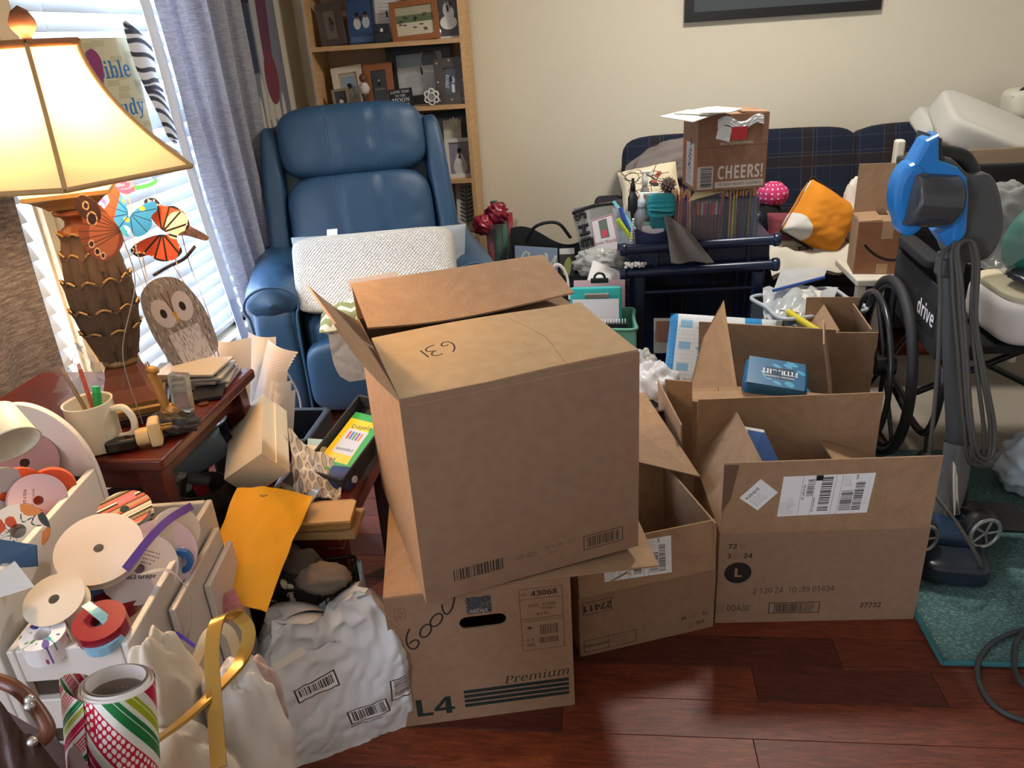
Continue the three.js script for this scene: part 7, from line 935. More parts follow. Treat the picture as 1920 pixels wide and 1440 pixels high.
{ const dt = canvasTex(128, 128, (c) => { c.fillStyle = '#c8356e'; c.fillRect(0, 0, 128, 128); c.fillStyle = '#eedfe4'; for (let y = 0; y < 4; y++) for (let x = 0; x < 4; x++) { c.beginPath(); c.arc(16 + x * 32, 16 + y * 32, 6, 0, 7); c.fill(); } }); const p = [0.77, 0.676, -3.6], t = thing('polka_dot_cushion', 'small pink cushion with white polka dots on the sofa', 'cushion', [p[0], p[1] - 0.05, p[2]]); wpart(t, 'cushion', lump(0.07, 0.055, 0.06, 0.06, 2, 5, 28).translate(...p), TM(rep(dt, 4, 2), 0.8)); }
{ const p = [0.757, 0.59, -3.6], t = thing('black_cushion', 'small round black plush cushion on the sofa', 'cushion', [p[0], 0.47, p[2]]); wpart(t, 'cushion', lump(0.06, 0.085, 0.06, 0.05, 2, 7, 26).translate(p[0], p[1] - 0.02, p[2]), M(0x17161a, 0.95)); }
{ const p = [0.828, 0.543, -3.48], t = thing('maroon_cushion', 'small maroon cushion with dotted lower edge on the sofa', 'cushion', [p[0], 0.5, p[2]]); wpart(t, 'cushion', pillow(0.19, 0.15, 0.1, { wr: 0.004 }).rotateX(-0.3).translate(...p), M(0x7d3a44, 0.95)); wpart(t, 'dotted_edge', pillow(0.185, 0.045, 0.105).rotateX(-0.3).translate(p[0], p[1] - 0.062, p[2] + 0.022), M(0xbdb4aa, 0.9)); }
{ const p = [0.939, 0.594, -3.42], t = thing('orange_pillow', 'orange and white throw pillow with black piping on the sofa', 'pillow', [p[0], 0.5, p[2]]), R = new THREE.Matrix4().makeTranslation(p[0], p[1], p[2]).multiply(new THREE.Matrix4().makeRotationFromEuler(new THREE.Euler(-0.25, 0.25, -0.55)));
  const m = TM(canvasTex(256, 256, (c) => { c.fillStyle = '#dc8a1e'; c.fillRect(0, 0, 256, 256); c.fillStyle = '#e4e0d8'; c.beginPath(); c.ellipse(20, 230, 80, 60, 0.4, 0, 7); c.fill(); c.beginPath(); c.ellipse(240, 20, 60, 50, 0.4, 0, 7); c.fill(); }), 0.9), g = pillow(0.27, 0.25, 0.19, { wr: 0.004 }); { const q = g.attributes.position; const u = []; for (let i = 0; i < q.count; i++) u.push(q.getX(i) / 0.26 + 0.5, q.getY(i) / 0.26 + 0.5); g.setAttribute('uv', new THREE.Float32BufferAttribute(u, 2)); }
  wpart(t, 'cushion', g.applyMatrix4(R), m); const e = []; for (let k = 0; k < 40; k++) { const s = k / 40 * 4, i = Math.floor(s), f = (s - i) * 2 - 1, c = [[f, -1], [1, f], [-f, 1], [-1, -f]][i], pin = 1 - 0.05 * (1 - Math.abs(c[0] * c[1])); e.push(new THREE.Vector3(c[0] * 0.13 * pin, c[1] * 0.13 * pin, 0).applyMatrix4(R)); } wpart(t, 'piping', tube(e, 0.006, 120, 6, true), M(0x1d1b1c, 0.8)); }
bagLump('shopping_bag', 'white shopping bag with black print between sofa cushion and brown box', [1.09, 0.632, -3.45], [0.06, 0.14, 0.05], 0xd4cec2, { s: 51, amp: 0.12, fr: 1.6 });
{ // brown box with a curved arrow
  const W = 0.2, H = 0.2, Dp = 0.16, t = thing('cardboard_box', 'brown shipping box with curved arrow print standing on the wheelchair side of the sofa', 'box', [1.08, 0.475, -3.08], -8, 'cardboard cartons');
  const fp = pmat(420, 420, (c, w, h) => { c.strokeStyle = '#201a18'; c.lineWidth = 20; c.lineCap = 'round'; c.beginPath(); c.moveTo(w * 0.16, h * 0.45); c.quadraticCurveTo(w * 0.5, h * 0.85, w * 0.92, h * 0.68); c.stroke(); c.lineWidth = 12; c.beginPath(); c.moveTo(w * 0.86, h * 0.6); c.lineTo(w * 0.95, h * 0.66); c.lineTo(w * 0.9, h * 0.78); c.stroke(); c.fillStyle = 'rgba(214,180,140,0.8)'; c.fillRect(w * 0.42, 0, w * 0.2, h * 0.32); c.fillRect(w * 0.4, h * 0.8, w * 0.2, h * 0.2); }, [164, 112, 74]);
  carton(t, W, H, Dp, { front: { print: fp }, flaps: [['back', 0.19, -2], ['front', 0.08, -86], ['right', 0.08, -86], ['left', 0.08, -86]] });
}
{ const t = thing('white_frame_chair', 'white painted wooden chair back with woven panel behind the vacuum', 'chair', [1.45, 0, -3.2]), m = M(0xd6d0c0, 0.5); wpart(t, 'post', rbox(0.035, 0.94, 0.04, 0.01, 3).translate(1.15, 0.47, -3.22), m); wpart(t, 'post', rbox(0.035, 0.92, 0.04, 0.01, 3).translate(1.72, 0.46, -3.22), m); wpart(t, 'woven_panel', rbox(0.53, 0.3, 0.02, 0.004).translate(1.435, 0.74, -3.22), new THREE.MeshStandardMaterial({ color: 0xa08c72, roughness: 0.95, bumpMap: rep(tCloth, 8), bumpScale: 0.004 })); wpart(t, 'seat', rbox(0.76, 0.03, 0.3, 0.008).translate(1.345, 0.458, -3.09), m); for (const x of [0.99, 1.7]) wpart(t, 'leg', rbox(0.035, 0.443, 0.035, 0.008).translate(x, 0.2215, -2.97), m); }
{ const pm = new THREE.MeshStandardMaterial({ color: 0xdcdad0, roughness: 0.95, bumpMap: rep(tCloth, 16), bumpScale: 0.004 }); const c = [1.678, 0.88, -3.6], t = thing('white_pillow', 'large white textured pillow heaped at the top of the sofa back', 'pillow', [c[0], c[1] - 0.18, c[2]]); wpart(t, 'pillow', sbox(0.62, 0.14, 0.36, 6, 22).rotateX(0.35).rotateZ(-0.42).translate(c[0] + 0.03, c[1] - 0.02, c[2]), pm);
  const d = [1.571, 0.851, -3.75], u = thing('white_pillow', 'thin white pillow under the large textured pillow', 'pillow', [d[0], d[1] - 0.1, d[2]]); wpart(u, 'pillow', sbox(0.4, 0.1, 0.26, 5, 18).rotateZ(-0.5).rotateX(0.3).translate(...d), pm); 
  const e = [1.86, 0.973, -3.9], s = thing('white_pillow', 'small pillow with a black edge above the large textured pillow', 'pillow', [e[0], e[1] - 0.1, e[2]]); wpart(s, 'pillow', sbox(0.2, 0.14, 0.16, 4, 16).translate(e[0] + 0.06, e[1], e[2]), M(0xd2cdbd, 0.9)); wpart(s, 'black_edge', tube([[e[0] - 0.03, e[1] + 0.03, e[2] + 0.05], [e[0] + 0.02, e[1] + 0.075, e[2] + 0.05], [e[0] + 0.1, e[1] + 0.085, e[2] + 0.04]], 0.008, 16, 6), M(0x1b1b1d, 0.7)); }

// ---------------------------------------------------------------- right side: rug, wheelchair, vacuum
{ const rt = dataTex(256, 256, (u, v) => { const k = 0.8 + 0.5 * Math.max(0, n3(u * 26, v * 60, 2)) + 0.25 * (rnd() - 0.5); return [88 * k, 124 * k, 122 * k]; }, true); const t = thing('teal_rug', 'teal speckled rug on the wood floor beside the labelled box', 'rug', [1.4, 0, -1.95]); wpart(t, 'pile', planarUV(rbox(1.3, 0.01, 1.0, 0.004).translate(1.425, 0.005, -1.955)), new THREE.MeshStandardMaterial({ map: rep(rt, 3), roughness: 1, bumpMap: rep(tFine, 8), bumpScale: 0.003 })); for (const [a, b] of [[[0.777, 0.007, -2.455], [0.777, 0.007, -1.457]], [[0.777, 0.007, -1.457], [2.07, 0.007, -1.457]]]) wpart(t, 'border', rod(a, b, 0.007, 0.007, 8), M(0x2c6468, 0.9)); }
{ const t = thing('grey_rug', 'pale grey beige rug under the wheelchair', 'rug', [1.7, 0, -2.9]); wpart(t, 'pile', planarUV(rbox(1.5, 0.008, 0.84, 0.003).translate(1.75, 0.004, -2.88)), new THREE.MeshStandardMaterial({ color: 0x9a9184, roughness: 1, bumpMap: rep(tFine, 6), bumpScale: 0.003 })); }
{ const t = thing('floor_cord', 'black power cord curling over the floor onto the teal rug', 'cord', [0.9, 0.005, -1.4]); wpart(t, 'cord', tube([[1.097, 0.016, -1.586], [0.977, 0.02, -1.55], [0.897, 0.02, -1.503], [0.846, 0.012, -1.442], [0.83, 0.006, -1.368], [0.846, 0.006, -1.317], [0.941, 0.006, -1.272]], 0.006, 60, 8), M(0x33363a, 0.6)); wpart(t, 'cord', tube([[1.102, 0.016, -1.595], [0.982, 0.024, -1.537], [0.938, 0.016, -1.474], [0.92, 0.012, -1.397], [0.978, 0.006, -1.344]], 0.006, 40, 8), M(0x33363a, 0.6)); }
{ // wheelchair
  const cx = 1.235, cz = -2.47, t = thing('wheelchair', 'black folding wheelchair with a seat guard lettered drive', 'wheelchair', [cx, 0, cz], -4), bk = M(0x17181b, 0.4), tyre = M(0x26272a, 0.7), ny = M(0x1a1b1e, 0.85);
  for (const s of [-1, 1]) {
    const w = new THREE.Group(); w.name = 'wheel'; t.add(w); w.position.set(s * 0.29, 0.305, -0.02); w.rotation.y = PI / 2;
    mesh('tyre', new THREE.TorusGeometry(0.288, 0.016, 10, 60), tyre, w); mesh('wheel_rim', new THREE.TorusGeometry(0.268, 0.009, 8, 60), bk, w); mesh('hand_rim', new THREE.TorusGeometry(0.25, 0.009, 10, 60).translate(0, 0, s * 0.05), M(0x3c3d40, 0.3, { metalness: 0.4 }), w);
    for (let k = 0; k < 8; k++) { const a = k / 8 * 2 * PI; mesh('spoke', rod([0, 0, 0], [Math.cos(a) * 0.265, Math.sin(a) * 0.265, 0], 0.008, 0.007, 8), bk, w); }
    mesh('hub', cyl(0.035, 0.035, 0.06, 20).rotateX(PI / 2), bk, w);
    const c = new THREE.Group(); c.name = 'caster'; t.add(c); c.position.set(s * 0.24, 0.09, 0.36); mesh('caster_wheel', new THREE.TorusGeometry(0.072, 0.018, 10, 30).rotateY(PI / 2), tyre, c); mesh('caster_fork', merge([rod([0, 0, 0], [0, 0.13, -0.03], 0.012), cyl(0.05, 0.05, 0.02, 20).rotateZ(PI / 2)]), bk, c);
    mesh('side_frame', merge([tube([[s * 0.24, 0.93, -0.26], [s * 0.24, 0.9, -0.2], [s * 0.24, 0.3, -0.2], [s * 0.24, 0.2, -0.18]], 0.012, 30, 8), tube([[s * 0.24, 0.22, -0.2], [s * 0.24, 0.22, 0.3], [s * 0.24, 0.4, 0.36], [s * 0.24, 0.45, 0.34]], 0.012, 30, 8), rod([s * 0.24, 0.47, -0.2], [s * 0.24, 0.47, 0.34], 0.012), tube([[s * 0.24, 0.47, 0.22], [s * 0.24, 0.68, 0.2], [s * 0.24, 0.69, -0.15]], 0.011, 24, 8)]), bk, t);
    mesh('armrest_pad', sbox(0.055, 0.035, 0.32, 5, 10).translate(s * 0.25, 0.71, 0.02), ny, t);
    mesh('seat_guard', rbox(0.006, 0.2, 0.48, 0.002).translate(s * 0.255, 0.565, 0.07), ny, t);
    mesh('leg_rest', merge([tube([[s * 0.22, 0.46, 0.34], [s * 0.22, 0.46, 0.44], [s * 0.21, 0.36, 0.48], [s * 0.2, 0.12, 0.54]], 0.013, 30, 8), rbox(0.16, 0.012, 0.14, 0.004).translate(s * 0.12, 0.1, 0.56)]), bk, t);
  }
  const lt = canvasTex(256, 128, (c) => { c.fillStyle = '#1a1b1e'; c.fillRect(0, 0, 256, 128); tx(c, 'drive', 128, 62, 'bold 96px sans-serif', '#e6e6e6', 0, 'center'); });
  mesh('lettering', slab([-0.2595, 0.52, 0.1], [-0.2595, 0.52, 0.27], [-0.2595, 0.61, 0.27], [-0.2595, 0.61, 0.1], 0.001), [TM(lt, 0.6), ny], t, { label: 'white word drive' });
  mesh('seat', rbox(0.46, 0.03, 0.42, 0.01).translate(0, 0.48, 0.06), ny, t); mesh('backrest', sbox(0.46, 0.42, 0.03, 6, 10).translate(0, 0.72, -0.2), ny, t);
  for (const s of [-1, 1]) mesh('cross_brace', rod([-0.24 * s, 0.2, 0.02 * s], [0.24 * s, 0.45, 0.02 * s], 0.011), bk, t); for (const s of [-1, 1]) mesh('push_handle', sbox(0.03, 0.03, 0.1, 4, 8).translate(s * 0.24, 0.93, -0.3), tyre, t);
}
{ const p = [1.133, 0.615, -2.2], t = thing('white_cushion', 'thick white seat cushion on the wheelchair', 'cushion', [p[0], 0.49, p[2]]); wpart(t, 'cushion', sbox(0.36, 0.14, 0.32, 6, 20).translate(1.3, 0.572, -2.3), M(0xdad5d0, 0.8)); wpart(t, 'cream_top', sbox(0.34, 0.03, 0.3, 5, 14).translate(1.3, 0.642, -2.3), M(0xcfc4a4, 0.9)); }
{ const t = thing('grey_bag', 'dark grey clear vinyl bag lying on the white cushion', 'bag', [1.3, 0.66, -2.25]); wpart(t, 'bag', lump(0.16, 0.035, 0.12, 0.16, 2, 61, 36).translate(1.31, 0.69, -2.25), M(0x4a4d50, 0.25)); }
{ const c = [1.125, 0.819, -2.3], t = thing('clear_plastic_bag', 'knotted clear plastic bag with a teal sponge inside', 'bag', [c[0], 0.72, c[2]]), pl = M(0xeef0f0, 0.14, { transmission: 0.8, thickness: 0, ior: 1.3 });
  wpart(t, 'bag', lump(0.14, 0.12, 0.11, 0.12, 2.4, 71, 44).translate(c[0] + 0.02, c[1] - 0.0, c[2]), pl);
  for (const [a, b, d] of [[[1.051, 0.914, -2.25], [1.004, 0.961, -2.24], [0.993, 0.946, -2.23]], [[1.039, 0.916, -2.24], [1.035, 0.882, -2.2], [1.014, 0.885, -2.19]]]) { const cv = curve([a, mixv(a, b, 0.6).toArray(), b, d]); wpart(t, 'tied_handle', sheet(20, 3, (u, v) => { const p = cv.getPoint(u); return [p.x + (v - 0.5) * 0.03, p.y + (v - 0.5) * 0.02, p.z]; }, 0.001), M(0xe6e8e8, 0.3, { transmission: 0.4, thickness: 0 })); }
  const s = thing('teal_sponge', 'large oval teal sponge inside the clear bag', 'sponge', [c[0] + 0.05, 0.74, c[2]]); wpart(s, 'sponge', lump(0.06, 0.1, 0.045, 0.06, 2, 3, 30).rotateZ(-0.35).translate(c[0] + 0.07, c[1] - 0.02, c[2] + 0.03), new THREE.MeshStandardMaterial({ color: 0x2fae9c, roughness: 0.95, bumpMap: rep(tFine, 6), bumpScale: 0.004 })); }
bottle('white lotion bottle with dark blue pump collar at the edge of the sofa clutter', [1.52, 0.72, -2.65], 0.035, 0.22, 0x2a3c7c, 0xe0e2e2, { pump: true });
{ // upright vacuum
  const t = thing('vacuum_cleaner', 'grey and bright blue upright vacuum cleaner on the teal rug', 'vacuum cleaner', [0.95, 0.01, -1.85]), gr = M(0x4d4f50, 0.4), blue = M(0x1f7fd0, 0.3), dk = M(0x1d2024, 0.45), Zv = -2.06;
  const pl = (name, pts, z0, d, m, bev = 0.012, under, opt) => wpart(t, name, extr(blobShape(pts), d, bev).translate(0, 0, z0), m, under, opt);
  const hp = (name, pts, z0, d, m, bev = 0.008) => wpart(t, name, extr(pts, d, bev).translate(0, 0, z0), m);
  wpart(t, 'floor_nozzle', sbox(0.17, 0.07, 0.24, 5, 16).rotateY(-0.15).translate(0.925, 0.047, -1.83), M(0x1f2732, 0.3)); wpart(t, 'nozzle_cover', sbox(0.15, 0.06, 0.14, 4, 14).rotateY(-0.15).translate(0.925, 0.085, -1.88), M(0x17324e, 0.3)); wpart(t, 'swivel_neck', tube([[0.945, 0.1, -1.93], [0.965, 0.18, -1.95], [0.972, 0.3, -1.98]], 0.035, 20, 16), M(0x6a6c6e, 0.3)); wpart(t, 'chrome_pipe', tube([[0.96, 0.12, -1.9], [0.955, 0.2, -1.93], [0.958, 0.3, -1.97]], 0.014, 16, 12), M(0xb4b6b8, 0.2, { metalness: 0.8 }));
  for (const [x, z] of [[1.0, -1.87], [0.83, -1.84]]) { const w = wpart(t, 'wheel', lathe([[0, -0.02], [0.045, -0.02], [0.055, -0.012], [0.055, 0.012], [0.045, 0.02], [0, 0.02]], 30).rotateX(PI / 2).rotateY(0.25).translate(x, 0.115, z + 0.03), dk); wpart(t, 'wheel_ring', new THREE.TorusGeometry(0.042, 0.006, 8, 30).rotateY(0.25).translate(x + 0.005, 0.115, z + 0.052), M(0x9a9c9c, 0.3, { metalness: 0.6 }), w); for (let k = 0; k < 5; k++) wpart(t, 'wheel_spoke', rod([x + 0.005, 0.115, z + 0.052], [x + 0.005 + Math.cos(k * 1.257) * 0.04, 0.115 + Math.sin(k * 1.257) * 0.04, z + 0.052 - Math.cos(k * 1.257) * 0.01], 0.004), M(0x8a8c8c, 0.3, { metalness: 0.6 }), w); }
  wpart(t, 'tube', rod([0.972, 0.28, -1.98], [0.885, 0.824, -2.05], 0.026, 0.022, 18), gr); wpart(t, 'tube_clip', rbox(0.06, 0.05, 0.05, 0.01).translate(...[0.894, 0.785, -2.04]), gr);
  // head unit
  pl('body', [[0.836, 1.052, -2.06], [0.89, 1.011, -2.06], [0.934, 1.009, -2.06], [0.979, 0.914, -2.06], [0.982, 0.86, -2.06], [0.963, 0.819, -2.06], [0.91, 0.814, -2.06], [0.88, 0.878, -2.06], [0.854, 0.986, -2.06]], Zv - 0.06, 0.11, gr);
  hp('blue_shell', [[0.767, 1.016, -2.06], [0.758, 1.056, -2.06], [0.778, 1.103, -2.06], [0.791, 1.111, -2.06], [0.798, 1.056, -2.06], [0.846, 1.036, -2.06], [0.869, 1.012, -2.06], [0.879, 0.972, -2.06], [0.888, 0.891, -2.06], [0.883, 0.864, -2.06], [0.872, 0.871, -2.06], [0.869, 0.939, -2.06], [0.859, 0.986, -2.06], [0.806, 1.027, -2.06], [0.779, 1.031, -2.06], [0.788, 0.949, -2.06], [0.782, 0.909, -2.06]], Zv + 0.0, 0.075, blue, 0.01);
  hp('blue_foot', [[0.841, 0.882, -2.06], [0.87, 0.898, -2.06], [0.886, 0.894, -2.06], [0.885, 0.869, -2.06], [0.861, 0.858, -2.06]], Zv + 0.0, 0.07, blue, 0.006);
  wpart(t, 'dust_cup', aim(lathe([[0, 0], [0.06, 0], [0.064, 0.01], [0.066, 0.1], [0.055, 0.115], [0, 0.115]], 30), [1, -0.1, -0.15], [0.743, 0.974, -1.985]), M(0x6a6e74, 0.12, { transmission: 0.6, thickness: 0.01 }));
  wpart(t, 'cup_filter', aim(cyl(0.03, 0.036, 0.1, 20).translate(0, 0.06, 0), [1, -0.1, -0.15], [0.743, 0.974, -1.985]), dk);
  pl('cup_lid', [[0.745, 0.924, -2.06], [0.73, 0.965, -2.06], [0.731, 1.018, -2.06], [0.749, 1.046, -2.06], [0.771, 1.016, -2.06], [0.782, 0.956, -2.06], [0.778, 0.912, -2.06], [0.759, 0.896, -2.06]], Zv + 0.005, 0.08, blue, 0.014);
  pl('release_latch', [[0.764, 0.997, -2.06], [0.761, 1.032, -2.06], [0.776, 1.031, -2.06], [0.783, 1, -2.06]], Zv + 0.07, 0.02, gr, 0.004);
  hp('handle_block', [[0.786, 1.102, -2.06], [0.786, 1.117, -2.06], [0.81, 1.106, -2.06], [0.822, 1.046, -2.06], [0.796, 1.054, -2.06]], Zv - 0.03, 0.08, M(0x3c3e40, 0.5), 0.005);
  wpart(t, 'carry_handle', tube([[0.812, 1.072, -2.06], [0.85, 1.064, -2.06], [0.889, 1.052, -2.06], [0.916, 1.016, -2.06]], 0.022, 24, 12), dk);
  wpart(t, 'power_cord', tube([[0.881, 0.858, -2], [0.841, 0.834, -1.97], [0.846, 0.729, -1.95], [0.851, 0.597, -1.92], [0.856, 0.456, -1.9], [0.855, 0.324, -1.88]], 0.0055, 50, 7), M(0x4c4a46, 0.6));
  for (const [a, b, c] of [[1785, 1800, 1820], [1796, 1812, 1834], [1806, 1822, 1842]]) wpart(t, 'cord_loop', tube([[0.874, 0.861, -1.99], [0.9, 0.869, -1.99], [0.918, 0.828, -1.98], [0.93, 0.67, -1.95], [0.953, 0.515, -1.9], [0.983, 0.371, -1.88], [0.977, 0.303, -1.86], [0.954, 0.303, -1.86], [0.929, 0.403, -1.88], [0.898, 0.596, -1.92], [0.875, 0.778, -1.97]].map((p, i) => [p[0] - (1820 - c) * 0.0007 * (i > 3 ? 1 : 0.4), p[1] + (c - 1820) * 0.0012 * (i > 4 && i < 8 ? 1 : 0), p[2] + (c - 1820) * 0.0006]), 0.0055, 90, 7, true), M(0x4c4a46, 0.6));
  wpart(t, 'cord_hook', rbox(0.05, 0.02, 0.03, 0.006).translate(...[0.993, 0.295, -1.88]), gr); wpart(t, 'power_cord', tube([[0.847, 0.251, -1.8], [0.882, 0.21, -1.74], [0.941, 0.119, -1.72], [0.993, 0.019, -1.74]], 0.005, 24, 7), M(0x55544f, 0.6));
}
{ const t = thing('white_paper', 'white paper lying behind the vacuum wheel', 'paper', [1.091, 0.02, -1.953]); wpart(t, 'sheet', slab([1.037, 0.03, -1.888], [1.098, 0.03, -1.918], [1.118, 0.06, -2.023], [1.08, 0.06, -2.001], 0.002), M(0xc9c4b4, 0.8)); }
bagLump('plastic_bag', 'pale blue plastic bag on the floor beside the wheelchair footrest', [1.308, 0.1, -2.203], [0.1, 0.1, 0.09], 0xb9c6d2, { s: 81, amp: 0.14, fr: 2 });
// ---------------------------------------------------------------- in and around the open boxes
{ const ft = canvasTex(360, 200, (c, w, h) => { c.fillStyle = '#1c5f88'; c.fillRect(0, 0, w, h); c.fillStyle = '#4a9cc0'; for (let i = 0; i < 14; i++) { c.beginPath(); c.ellipse(rnd() * w, rnd() * h, 30, 12, 0.4, 0, 7); c.fill(); } c.fillStyle = '#132c4a'; c.beginPath(); c.roundRect(w * 0.3, h * 0.3, w * 0.52, h * 0.42, 20); c.fill(); tx(c, 'FITRIGHT', w * 0.56, h * 0.46, 'bold 46px serif', '#dfe8ee', 180, 'center'); tx(c, 'PERSONAL CLEANSING', w * 0.56, h * 0.63, '18px sans-serif', '#dfe8ee', 180, 'center'); });
  const t = thing('wipes_pack', 'teal blue pack of cleansing wipes inside the open box', 'wipes pack', [0.5, 0.2, -2.3]); const p = [0.533, 0.37, -2.264], R = new THREE.Matrix4().makeTranslation(p[0], p[1], p[2]).multiply(new THREE.Matrix4().makeRotationFromEuler(new THREE.Euler(0.35, -0.22, -0.05))); const g = slab([-0.085, 0.03, 0.06], [0.085, 0.03, 0.06], [0.085, 0.03, -0.06], [-0.085, 0.03, -0.06], 0.006); g.applyMatrix4(R); wpart(t, 'printed_top', g, [TM(ft, 0.3), M(0x1c5f88, 0.3)]); wpart(t, 'pack', sbox(0.19, 0.06, 0.13, 6, 16).applyMatrix4(R), M(0x1c5f88, 0.3));
  const s = thing('wipes_pack', 'second pale blue wipes pack below the teal one', 'wipes pack', [0.5, 0.1, -2.28]); wpart(s, 'pack', sbox(0.2, 0.06, 0.14, 6, 16).applyMatrix4(new THREE.Matrix4().makeTranslation(p[0] + 0.01, p[1] - 0.07, p[2] + 0.02).multiply(new THREE.Matrix4().makeRotationFromEuler(new THREE.Euler(0.3, -0.15, -0.05)))), M(0x3f8fb8, 0.35)); wpart(s, 'stack_below', rbox(0.3, 0.2, 0.22, 0.01).translate(0.5, 0.11, -2.31), M(0x6a7a84, 0.6)); }
{ const t = thing('blue_pack', 'blue and white package standing in the labelled open box', 'package', [0.42, 0.02, -1.78]); const m = TM(canvasTex(128, 256, (c) => { c.fillStyle = '#e2e4e0'; c.fillRect(0, 0, 128, 256); c.fillStyle = '#29508f'; c.fillRect(44, 20, 84, 236); c.strokeStyle = '#4a70b0'; c.lineWidth = 3; for (let i = 0; i < 16; i++) { c.beginPath(); c.moveTo(44, 30 + i * 14); c.lineTo(128, 24 + i * 14); c.stroke(); } tx(c, 'MEDLINE', 22, 200, 'bold 26px sans-serif', '#1d2c4a', -90); }), 0.5); const P = [[0.368, 0.36, -1.773], [0.448, 0.36, -1.772], [0.417, 0.42, -1.84], [0.354, 0.42, -1.868]]; wpart(t, 'package', slab(...P, 0.09), [m, M(0x8a94a8, 0.6)]); }
{ // padded mailer
  const mt = canvasTex(512, 320, (c, w, h) => { c.fillStyle = '#d9e0e4'; c.fillRect(0, 0, w, h); c.fillStyle = '#2d8ccc'; c.fillRect(0, 0, w * 0.07, h); c.fillRect(w * 0.7, 0, w * 0.16, h * 0.55); for (let i = 0; i < 5; i++) tx(c, 'prime', w * (0.3 + (i % 3) * 0.18), h * (0.3 + 0.28 * (i % 2)), 'bold 34px sans-serif', '#3f97c8', 90, 'center'); c.fillStyle = '#8fbede'; for (const y of [0.06, 0.36, 0.66]) c.fillRect(w * 0.1, h * y, 56, 34); });
  const bub = dataTex(64, 64, (u, v) => 90 + 150 * Math.max(0, 1 - 2.4 * Math.hypot(u - 0.5, v - 0.5)));
  const t = thing('bubble_mailer', 'white and blue padded mailer printed prime leaning behind the open box', 'mailing bag', [0.315, 0.261, -2.5]), P = [[0.213, 0.244, -2.52], [0.584, 0.188, -2.56], [0.616, 0.422, -2.66], [0.244, 0.472, -2.62]]; const f = (s) => (u, v) => { const p = mixv(mixv(P[0], P[1], u), mixv(P[3], P[2], u), v), e = Math.pow(Math.max(0, (1 - (2 * u - 1) ** 6) * (1 - (2 * v - 1) ** 6)), 0.5); p.z += s * 0.018 * e; return p.toArray(); };
  wpart(t, 'mailer', merge([grid(24, 18, f(1)), grid(24, 18, f(-1))]), new THREE.MeshStandardMaterial({ map: mt, roughness: 0.35, bumpMap: rep(bub, 26, 18), bumpScale: 0.0009, side: THREE.DoubleSide })); wpart(t, 'sealed_end', sheet(4, 14, (u, v) => { const p = mixv(P[1], P[2], v); return [p.x + u * 0.02, p.y, p.z + 0.005 * Math.sin(v * 20)]; }, 0.002), M(0xc9ced2, 0.3)); }
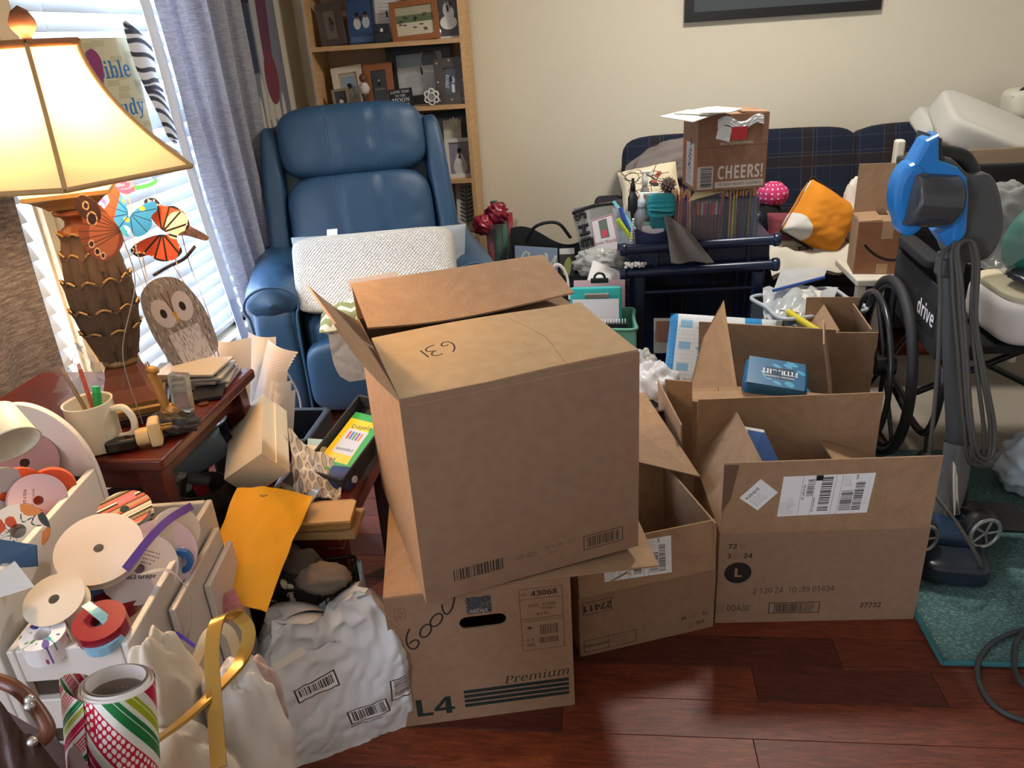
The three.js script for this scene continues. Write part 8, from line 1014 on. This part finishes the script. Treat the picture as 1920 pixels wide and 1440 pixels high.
{ // clear bin with zip bag
  const t = thing('clear_bin', 'clear plastic storage bin with a zip bag on top in front of the sofa', 'storage bin', [0.76, 0, -2.85]), m = M(0x9aa4ac, 0.1, { transmission: 0.75, thickness: 0, ior: 1.3 }); const w = 0.32, d = 0.26, y0 = 0.06, h = 0.36, R = (g) => g.rotateY(0.25).translate(0.765, 0, -2.84);
  for (const [n, g] of [['front_wall', bx(-w / 2, w / 2, y0, h + y0, d / 2 - 0.004, d / 2)], ['back_wall', bx(-w / 2, w / 2, y0, h + y0, -d / 2, -d / 2 + 0.004)], ['side_wall', bx(-w / 2, -w / 2 + 0.004, y0, h + y0, -d / 2, d / 2)], ['side_wall', bx(w / 2 - 0.004, w / 2, y0, h + y0, -d / 2, d / 2)], ['base', bx(-w / 2, w / 2, 0, y0, -d / 2, d / 2)]]) wpart(t, n, R(g), m);
  wpart(t, 'rim', R(tube([[-w / 2, h + y0, -d / 2], [0, h + y0, -d / 2], [w / 2, h + y0, -d / 2], [w / 2, h + y0, 0], [w / 2, h + y0, d / 2], [0, h + y0, d / 2], [-w / 2, h + y0, d / 2], [-w / 2, h + y0, 0]], 0.008, 64, 8, true)), M(0xb4bac0, 0.2));
  const k = thing('bin_contents', 'dark beaded items piled inside the clear bin', 'bin contents', [0.77, 0.08, -2.84]); k.userData.kind = 'stuff'; const cg = []; for (let i = 0; i < 60; i++) cg.push(new THREE.SphereGeometry(0.016, 8, 6).translate(rr(-0.13, 0.13), 0.27 + rr(0, 0.06), rr(-0.1, 0.1))); cg.push(rbox(0.28, 0.2, 0.22, 0.01).translate(0, 0.17, 0)); wpart(k, 'beads', R(merge(cg)), M(0x1c1e22, 0.35));
  const z = thing('zip_bag', 'clear zip bag with blue seal and yellow item lying over the clear bin', 'zip bag', [0.66, 0.42, -2.75]), P = [[0.586, 0.4, -2.723], [0.743, 0.38, -2.614], [0.893, 0.45, -2.917], [0.626, 0.45, -2.978]]; wpart(z, 'bag', sheet(20, 18, (u, v) => { const p = mixv(mixv(P[0], P[1], u), mixv(P[3], P[2], u), v); p.y += 0.03 * Math.sin(u * PI) * Math.sin(v * PI) + 0.018 * n3(u * 4, v * 4, 12); return p.toArray(); }, 0.002), M(0xdfe3e4, 0.2, { transmission: 0.55, thickness: 0 })); wpart(z, 'blue_seal', rod([0.635, 0.475, -2.831], [0.849, 0.48, -2.961], 0.006), M(0x2c4f9c, 0.4)); wpart(z, 'zip_edge', slab([0.635, 0.475, -2.831], [0.849, 0.48, -2.961], [0.889, 0.49, -3.068], [0.701, 0.5, -3.018], 0.002), M(0xdfe3e4, 0.2, { transmission: 0.5, thickness: 0 })); wpart(z, 'paper_inside', slab([0.648, 0.425, -2.764], [0.763, 0.42, -2.711], [0.815, 0.46, -2.861], [0.7, 0.46, -2.905], 0.003), M(0xc9c6ba, 0.8)); wpart(z, 'yellow_item', rod([0.668, 0.43, -2.719], [0.741, 0.405, -2.58], 0.012), M(0xc8b81e, 0.5)); }
{ const t = thing('framed_brown_picture', 'small grey frame with brown panel leaning by the cart leg', 'photo frame', [0.22, 0.292, -2.7]); wpart(t, 'frame', slab([0.193, 0.288, -2.7], [0.263, 0.287, -2.7], [0.264, 0.409, -2.74], [0.194, 0.411, -2.74], 0.014), M(0x8e8c86, 0.5)); wpart(t, 'panel', slab([0.199, 0.337, -2.695], [0.25, 0.332, -2.695], [0.251, 0.404, -2.725], [0.201, 0.405, -2.725], 0.004), M(0x5a3a2c, 0.5)); }
bagLump('plastic_bag', 'white plastic bag with black print between the biggest box and the padded mailer', [0.162, 0.3, -2.336], [0.1, 0.1, 0.1], 0xc9cbd0, { s: 91, amp: 0.14, fr: 2 });
bagLump('plastic_bag', 'clear crumpled plastic by the cart leg', [0.149, 0.25, -2.651], [0.06, 0.07, 0.06], 0xc2c2bc, { s: 95, amp: 0.18, fr: 2, mat: M(0xdcdcd6, 0.2, { transmission: 0.5, thickness: 0 }) });
{ const t = thing('dark_garment', 'black and grey printed garment stuffed behind the long lid flap', 'clothing', [0.165, 0.2, -2.281]); wpart(t, 'garment', lump(0.09, 0.1, 0.07, 0.2, 2, 101, 30).translate(...[0.176, 0.22, -2.28]), TM(canvasTex(128, 128, (c) => { c.fillStyle = '#7a6e68'; c.fillRect(0, 0, 128, 128); c.strokeStyle = '#17171a'; c.lineWidth = 16; for (let i = 0; i < 5; i++) { c.beginPath(); c.moveTo(0, i * 34); c.lineTo(128, i * 34 - 40); c.stroke(); } }), 0.9)); }
{ const t = thing('cardboard_sheet', 'upright folded cardboard sheet wedged left of the open box with wipes', 'cardboard', [0.25, 0.1, -2.245]); wpart(t, 'sheet', slab([0.221, 0.191, -2.12], [0.275, 0.146, -2.1], [0.259, 0.442, -2.1], [0.184, 0.441, -2.12], 0.006, true), [mCard, mCard]); }
renderer.render(scene, camera);
